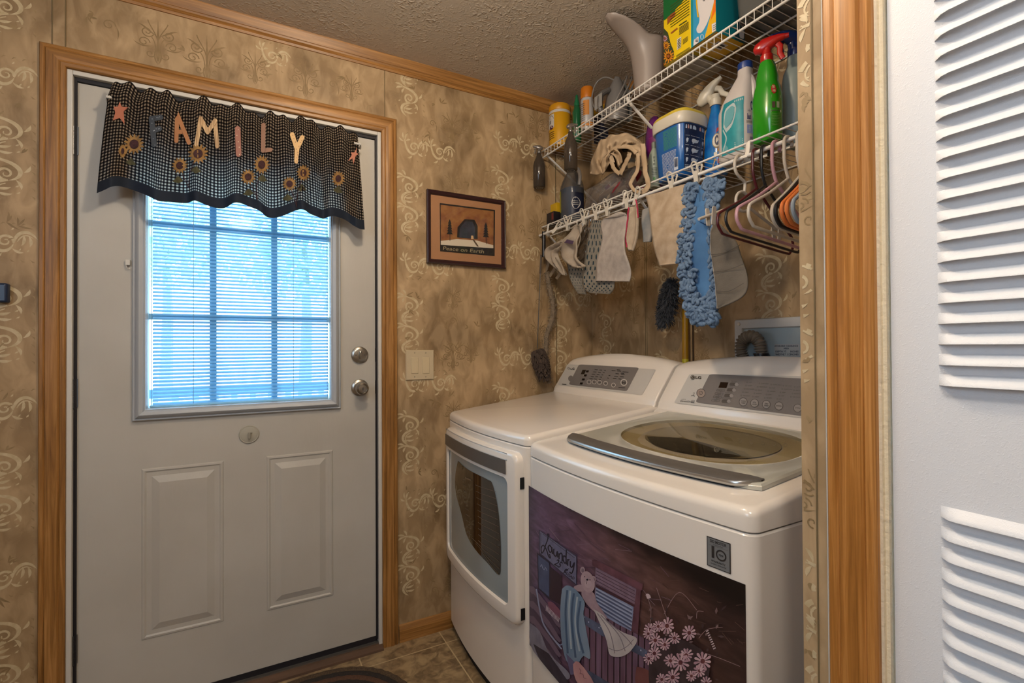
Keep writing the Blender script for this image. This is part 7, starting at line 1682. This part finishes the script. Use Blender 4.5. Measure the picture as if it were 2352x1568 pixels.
HW = mat('hanger_white', '#b9b1a5', rough=.35); HP_ = mat('hanger_pink', '#b58c98', rough=.35); HM = mat('hanger_maroon', '#4a1018', rough=.3); HB = mat('hanger_black', '#14171a', rough=.3); HO = mat('hanger_orange', '#d2763a', rough=.35); HBL = mat('hanger_grey_blue', '#8c9aa6', rough=.35)
hanger('maroon plastic hanger hooked behind the black one', 1742, HM); hanger('black plastic hanger between the maroon and pink ones', 1762, HB)
hanger('pink plastic hanger, second from the wall end among the full ones', 1787, HP_, r_=.0042, zoff=.0); hanger('cream white plastic hanger nearest the wall end among the full ones', 1815, HW, r_=.004)
for lb, px, m_, xo, zo in (('white hanger with its rounded end showing left of the orange pair', 1846, HW, .060, .012), ('black hanger squeezed between the white end and the orange pair', 1854, HB, .064, .016), ('left one of the two orange hangers at the wall end', 1868, HO, .066, .022), ('right one of the two orange hangers at the wall end', 1880, HO, .070, .026), ('grey blue hanger last at the wall end', 1894, HBL, .074, .028)):
    hanger(lb, px, m_, .118, r_=.0048, x_off=xo*0, zoff=zo*0)
# clip hanger with two arms
Y_ = YY(1704, RODX); t = thing('clip_hanger', 'white skirt hanger with sliding clips holding the grey quilted pad', 'hanger', (RODX, Y_, RODZ))
F = lambda a, z, b_=0: (RODX+a, Y_+b_, RODZ+z)
mb = MB(); mb.tube(sm([F(.014, -.010), F(.012, .004), F(0, .0085), F(-.014, .004), F(-.024, -.018), F(-.018, -.042), F(.002, -.056), F(.020, -.066), F(.018, -.092)], 5), .0042, 10); mb.build('hook', HW, t)
mb = MB(); cz = -.122; mb.tube([F(.010+.030*cos(a), cz+.028*sin(a)) for a in [radians(60)+radians(240)*k/14 for k in range(15)]], .0042, 10); mb.build('neck_ring', HW, t)
mb = MB(); mb.tube([F(-.012, cz-.012), F(-.172, cz-.072)], .0042, 10); mb.build('arm', HW, t); mb = MB(); mb.tube([F(.034, cz-.012), F(.200, cz-.075)], .0042, 10); mb.build('arm', HW, t)
for a in (-.125, .165):
    for s_ in (-1, 1):
        mb = MB(); z_ = cz-.012-(abs(a)-.012)*.37
        mb.loft([[F(a+dx, z_+dz, s_*(.006+.004*(dz > 0))) for dx, dz in ((-.005, .020), (.005, .020), (.008, .014), (.0075, -.030), (-.0075, -.030), (-.008, .014))], [F(a+dx, z_+dz, s_*(.009+.004*(dz > 0))) for dx, dz in ((-.005, .020), (.005, .020), (.008, .014), (.0075, -.030), (-.0075, -.030), (-.008, .014))]])
        mb.build('clip', HW, t, smooth=False, bevel=.001)

# ------------------------------------------------------------ dusters and broom
t = thing('microfibre_duster', 'brown fingered microfibre duster on a thin metal rod beside the dryer', 'duster', (1.2, 1.955, 1.2))
DY_ = 1.962; wp = lambda px, py, y=DY_: tuple(at(1, y, px, py))
mb = MB(); mb.tube([wp(1234, 800), wp(1241, 625)], .0022, 8); mb.build('metal_rod', STEEL, t)
mb = MB(); mb.tube([wp(1241, 628), wp(1243, 585)], .0045, 10); mb.build('grip_collar', mat('grip_brown', '#4b4037', rough=.5), t); mb = MB(); mb.tube([wp(1249, 590), wp(1249, 532)], .0090, 12); mb.build('handle', BLACK, t)
mb = MB(); a, b_ = Vector(wp(1234, 803, 1.95)), Vector(wp(1251, 868, 1.95)); ax = (b_-a); mr = random.Random(5); e1 = ax.cross(Vector((0, 1, 0))).normalized(); e2 = Vector((0, -1, 0))
mb.tube([a, a+ax*.5, b_], [.010, .016, .012], 10)
for k in range(330):
    u = mr.random(); th_ = mr.uniform(-pi*.65, pi*.65); d_ = (e2*cos(th_)+e1*sin(th_)); c = a+ax*u+d_*.014
    l = .027*(.7+.5*sin(pi*min(1, u+.15))); q_ = c+d_*l*.8+ax.normalized()*(l*.75); mb.tube([c, c+d_*l*.6+ax.normalized()*l*.2, q_], [.0030, .0038, .0034], 6)
mb.build('microfibre_fingers', mat('duster_brown', '#4f4138', '#3c3029', 60, rough=.95), t)
t = thing('shaggy_duster', 'long pale shaggy duster sleeve hanging on the wall right of the metal rod', 'duster', (1.24, 1.97, 1.4))
mb = MB(); SP = sm([(1255, 625), (1262, 660), (1270, 700), (1267, 735), (1256, 770), (1254, 810), (1257, 855), (1262, 880)], 10); mr = random.Random(8)
mb.tube([wp(x, y, 1.972) for x, y in SP], [.0125+.0012*sin(i*2.1) for i in range(len(SP))], 12, flat=(.55, 1))
for i in range(900):
    k = mr.randrange(len(SP)-1); x, y = SP[k]; p_ = Vector(wp(x+mr.uniform(-10, 10), y+mr.uniform(-2, 3), 1.968)); mb.tube([p_, p_+Vector((mr.uniform(-.003, .003), -mr.uniform(.003, .006), mr.uniform(-.003, .001)))], [.0014, .0010], 4)
mb.build('shaggy_sleeve', mat('shag_beige', '#8b7b67', '#7a6b58', 50, rough=.95), t)
t = thing('fluffy_duster', 'dark grey fluffy duster with a wooden stick hanging behind the cream cloth', 'duster', (1.45, 1.4, 1.4))
DX = 1.46; xp = lambda px, py, x=DX: tuple(at(0, x, px, py))
mb = MB(); mb.tube([xp(1557, 640), xp(1572, 610), xp(1590, 575)], .0055, 8); mb.build('wooden_stick', mat('stick_wood', '#a08a66', rough=.6), t)
mb = MB(); a, b_ = Vector(xp(1545, 650)), Vector(xp(1526, 738)); ax = b_-a; mr = random.Random(9); mb.tube([a, (a+b_)/2, b_], [.022, .030, .022], 12)
for k in range(1700):
    u = mr.random(); v_ = Vector((mr.uniform(-1, 1), mr.uniform(-1, 1), mr.uniform(-1, 1))).normalized(); v_.x = -abs(v_.x)*.9 if mr.random() < .8 else v_.x
    rr_ = .024+.012*sin(pi*min(1, max(0, u))); p_ = a+ax*u; q_ = p_+v_*rr_; w_ = q_+v_*.012+Vector((0, mr.uniform(-.008, .008), -mr.uniform(.004, .014))); mb.tube([p_+v_*.012, q_, w_], [.0026, .0020, .0007], 4)
mb.build('fluff', mat('fluff_grey', '#45474d', '#2c2f35', 60, rough=.95), t)
t = thing('broom', 'yellow handled broom standing behind the machines against the wall', 'broom', (1.522, 1.36, 0))
Yb_ = YY(1574, 1.522); mb = MB(); mb.tube([(1.522, Yb_, 1.165), (1.522, Yb_-.002, 1.60)], .0125, 14); mb.build('handle', mat('broom_amber', '#96700f', rough=.35), t)
mb = MB(); mb.tube([(1.522, Yb_, .12), (1.522, Yb_, 1.165)], .0132, 14); mb.build('handle_grip', mat('broom_yellow_green', '#b5ac2e', rough=.35), t)
mb = MB(); mb.box((1.506, Yb_-.12, .0), (1.538, Yb_+.12, .125)); mb.build('bristle_head', mat('broom_bristle', '#5b5a2e', rough=.9), t, smooth=False, bevel=.004)
t = thing('power_cord', 'thin dark cord running down the wall beside the yellow broom handle', 'cord', (1.54, 1.3, 1.2)); mb = MB(); mb.tube([(1.545, YY(1592, 1.545), 1.02), (1.546, YY(1592, 1.546), 1.34)], .003, 6); mb.build('cord', mat('cord_brown', '#2b1d12', rough=.5), t)
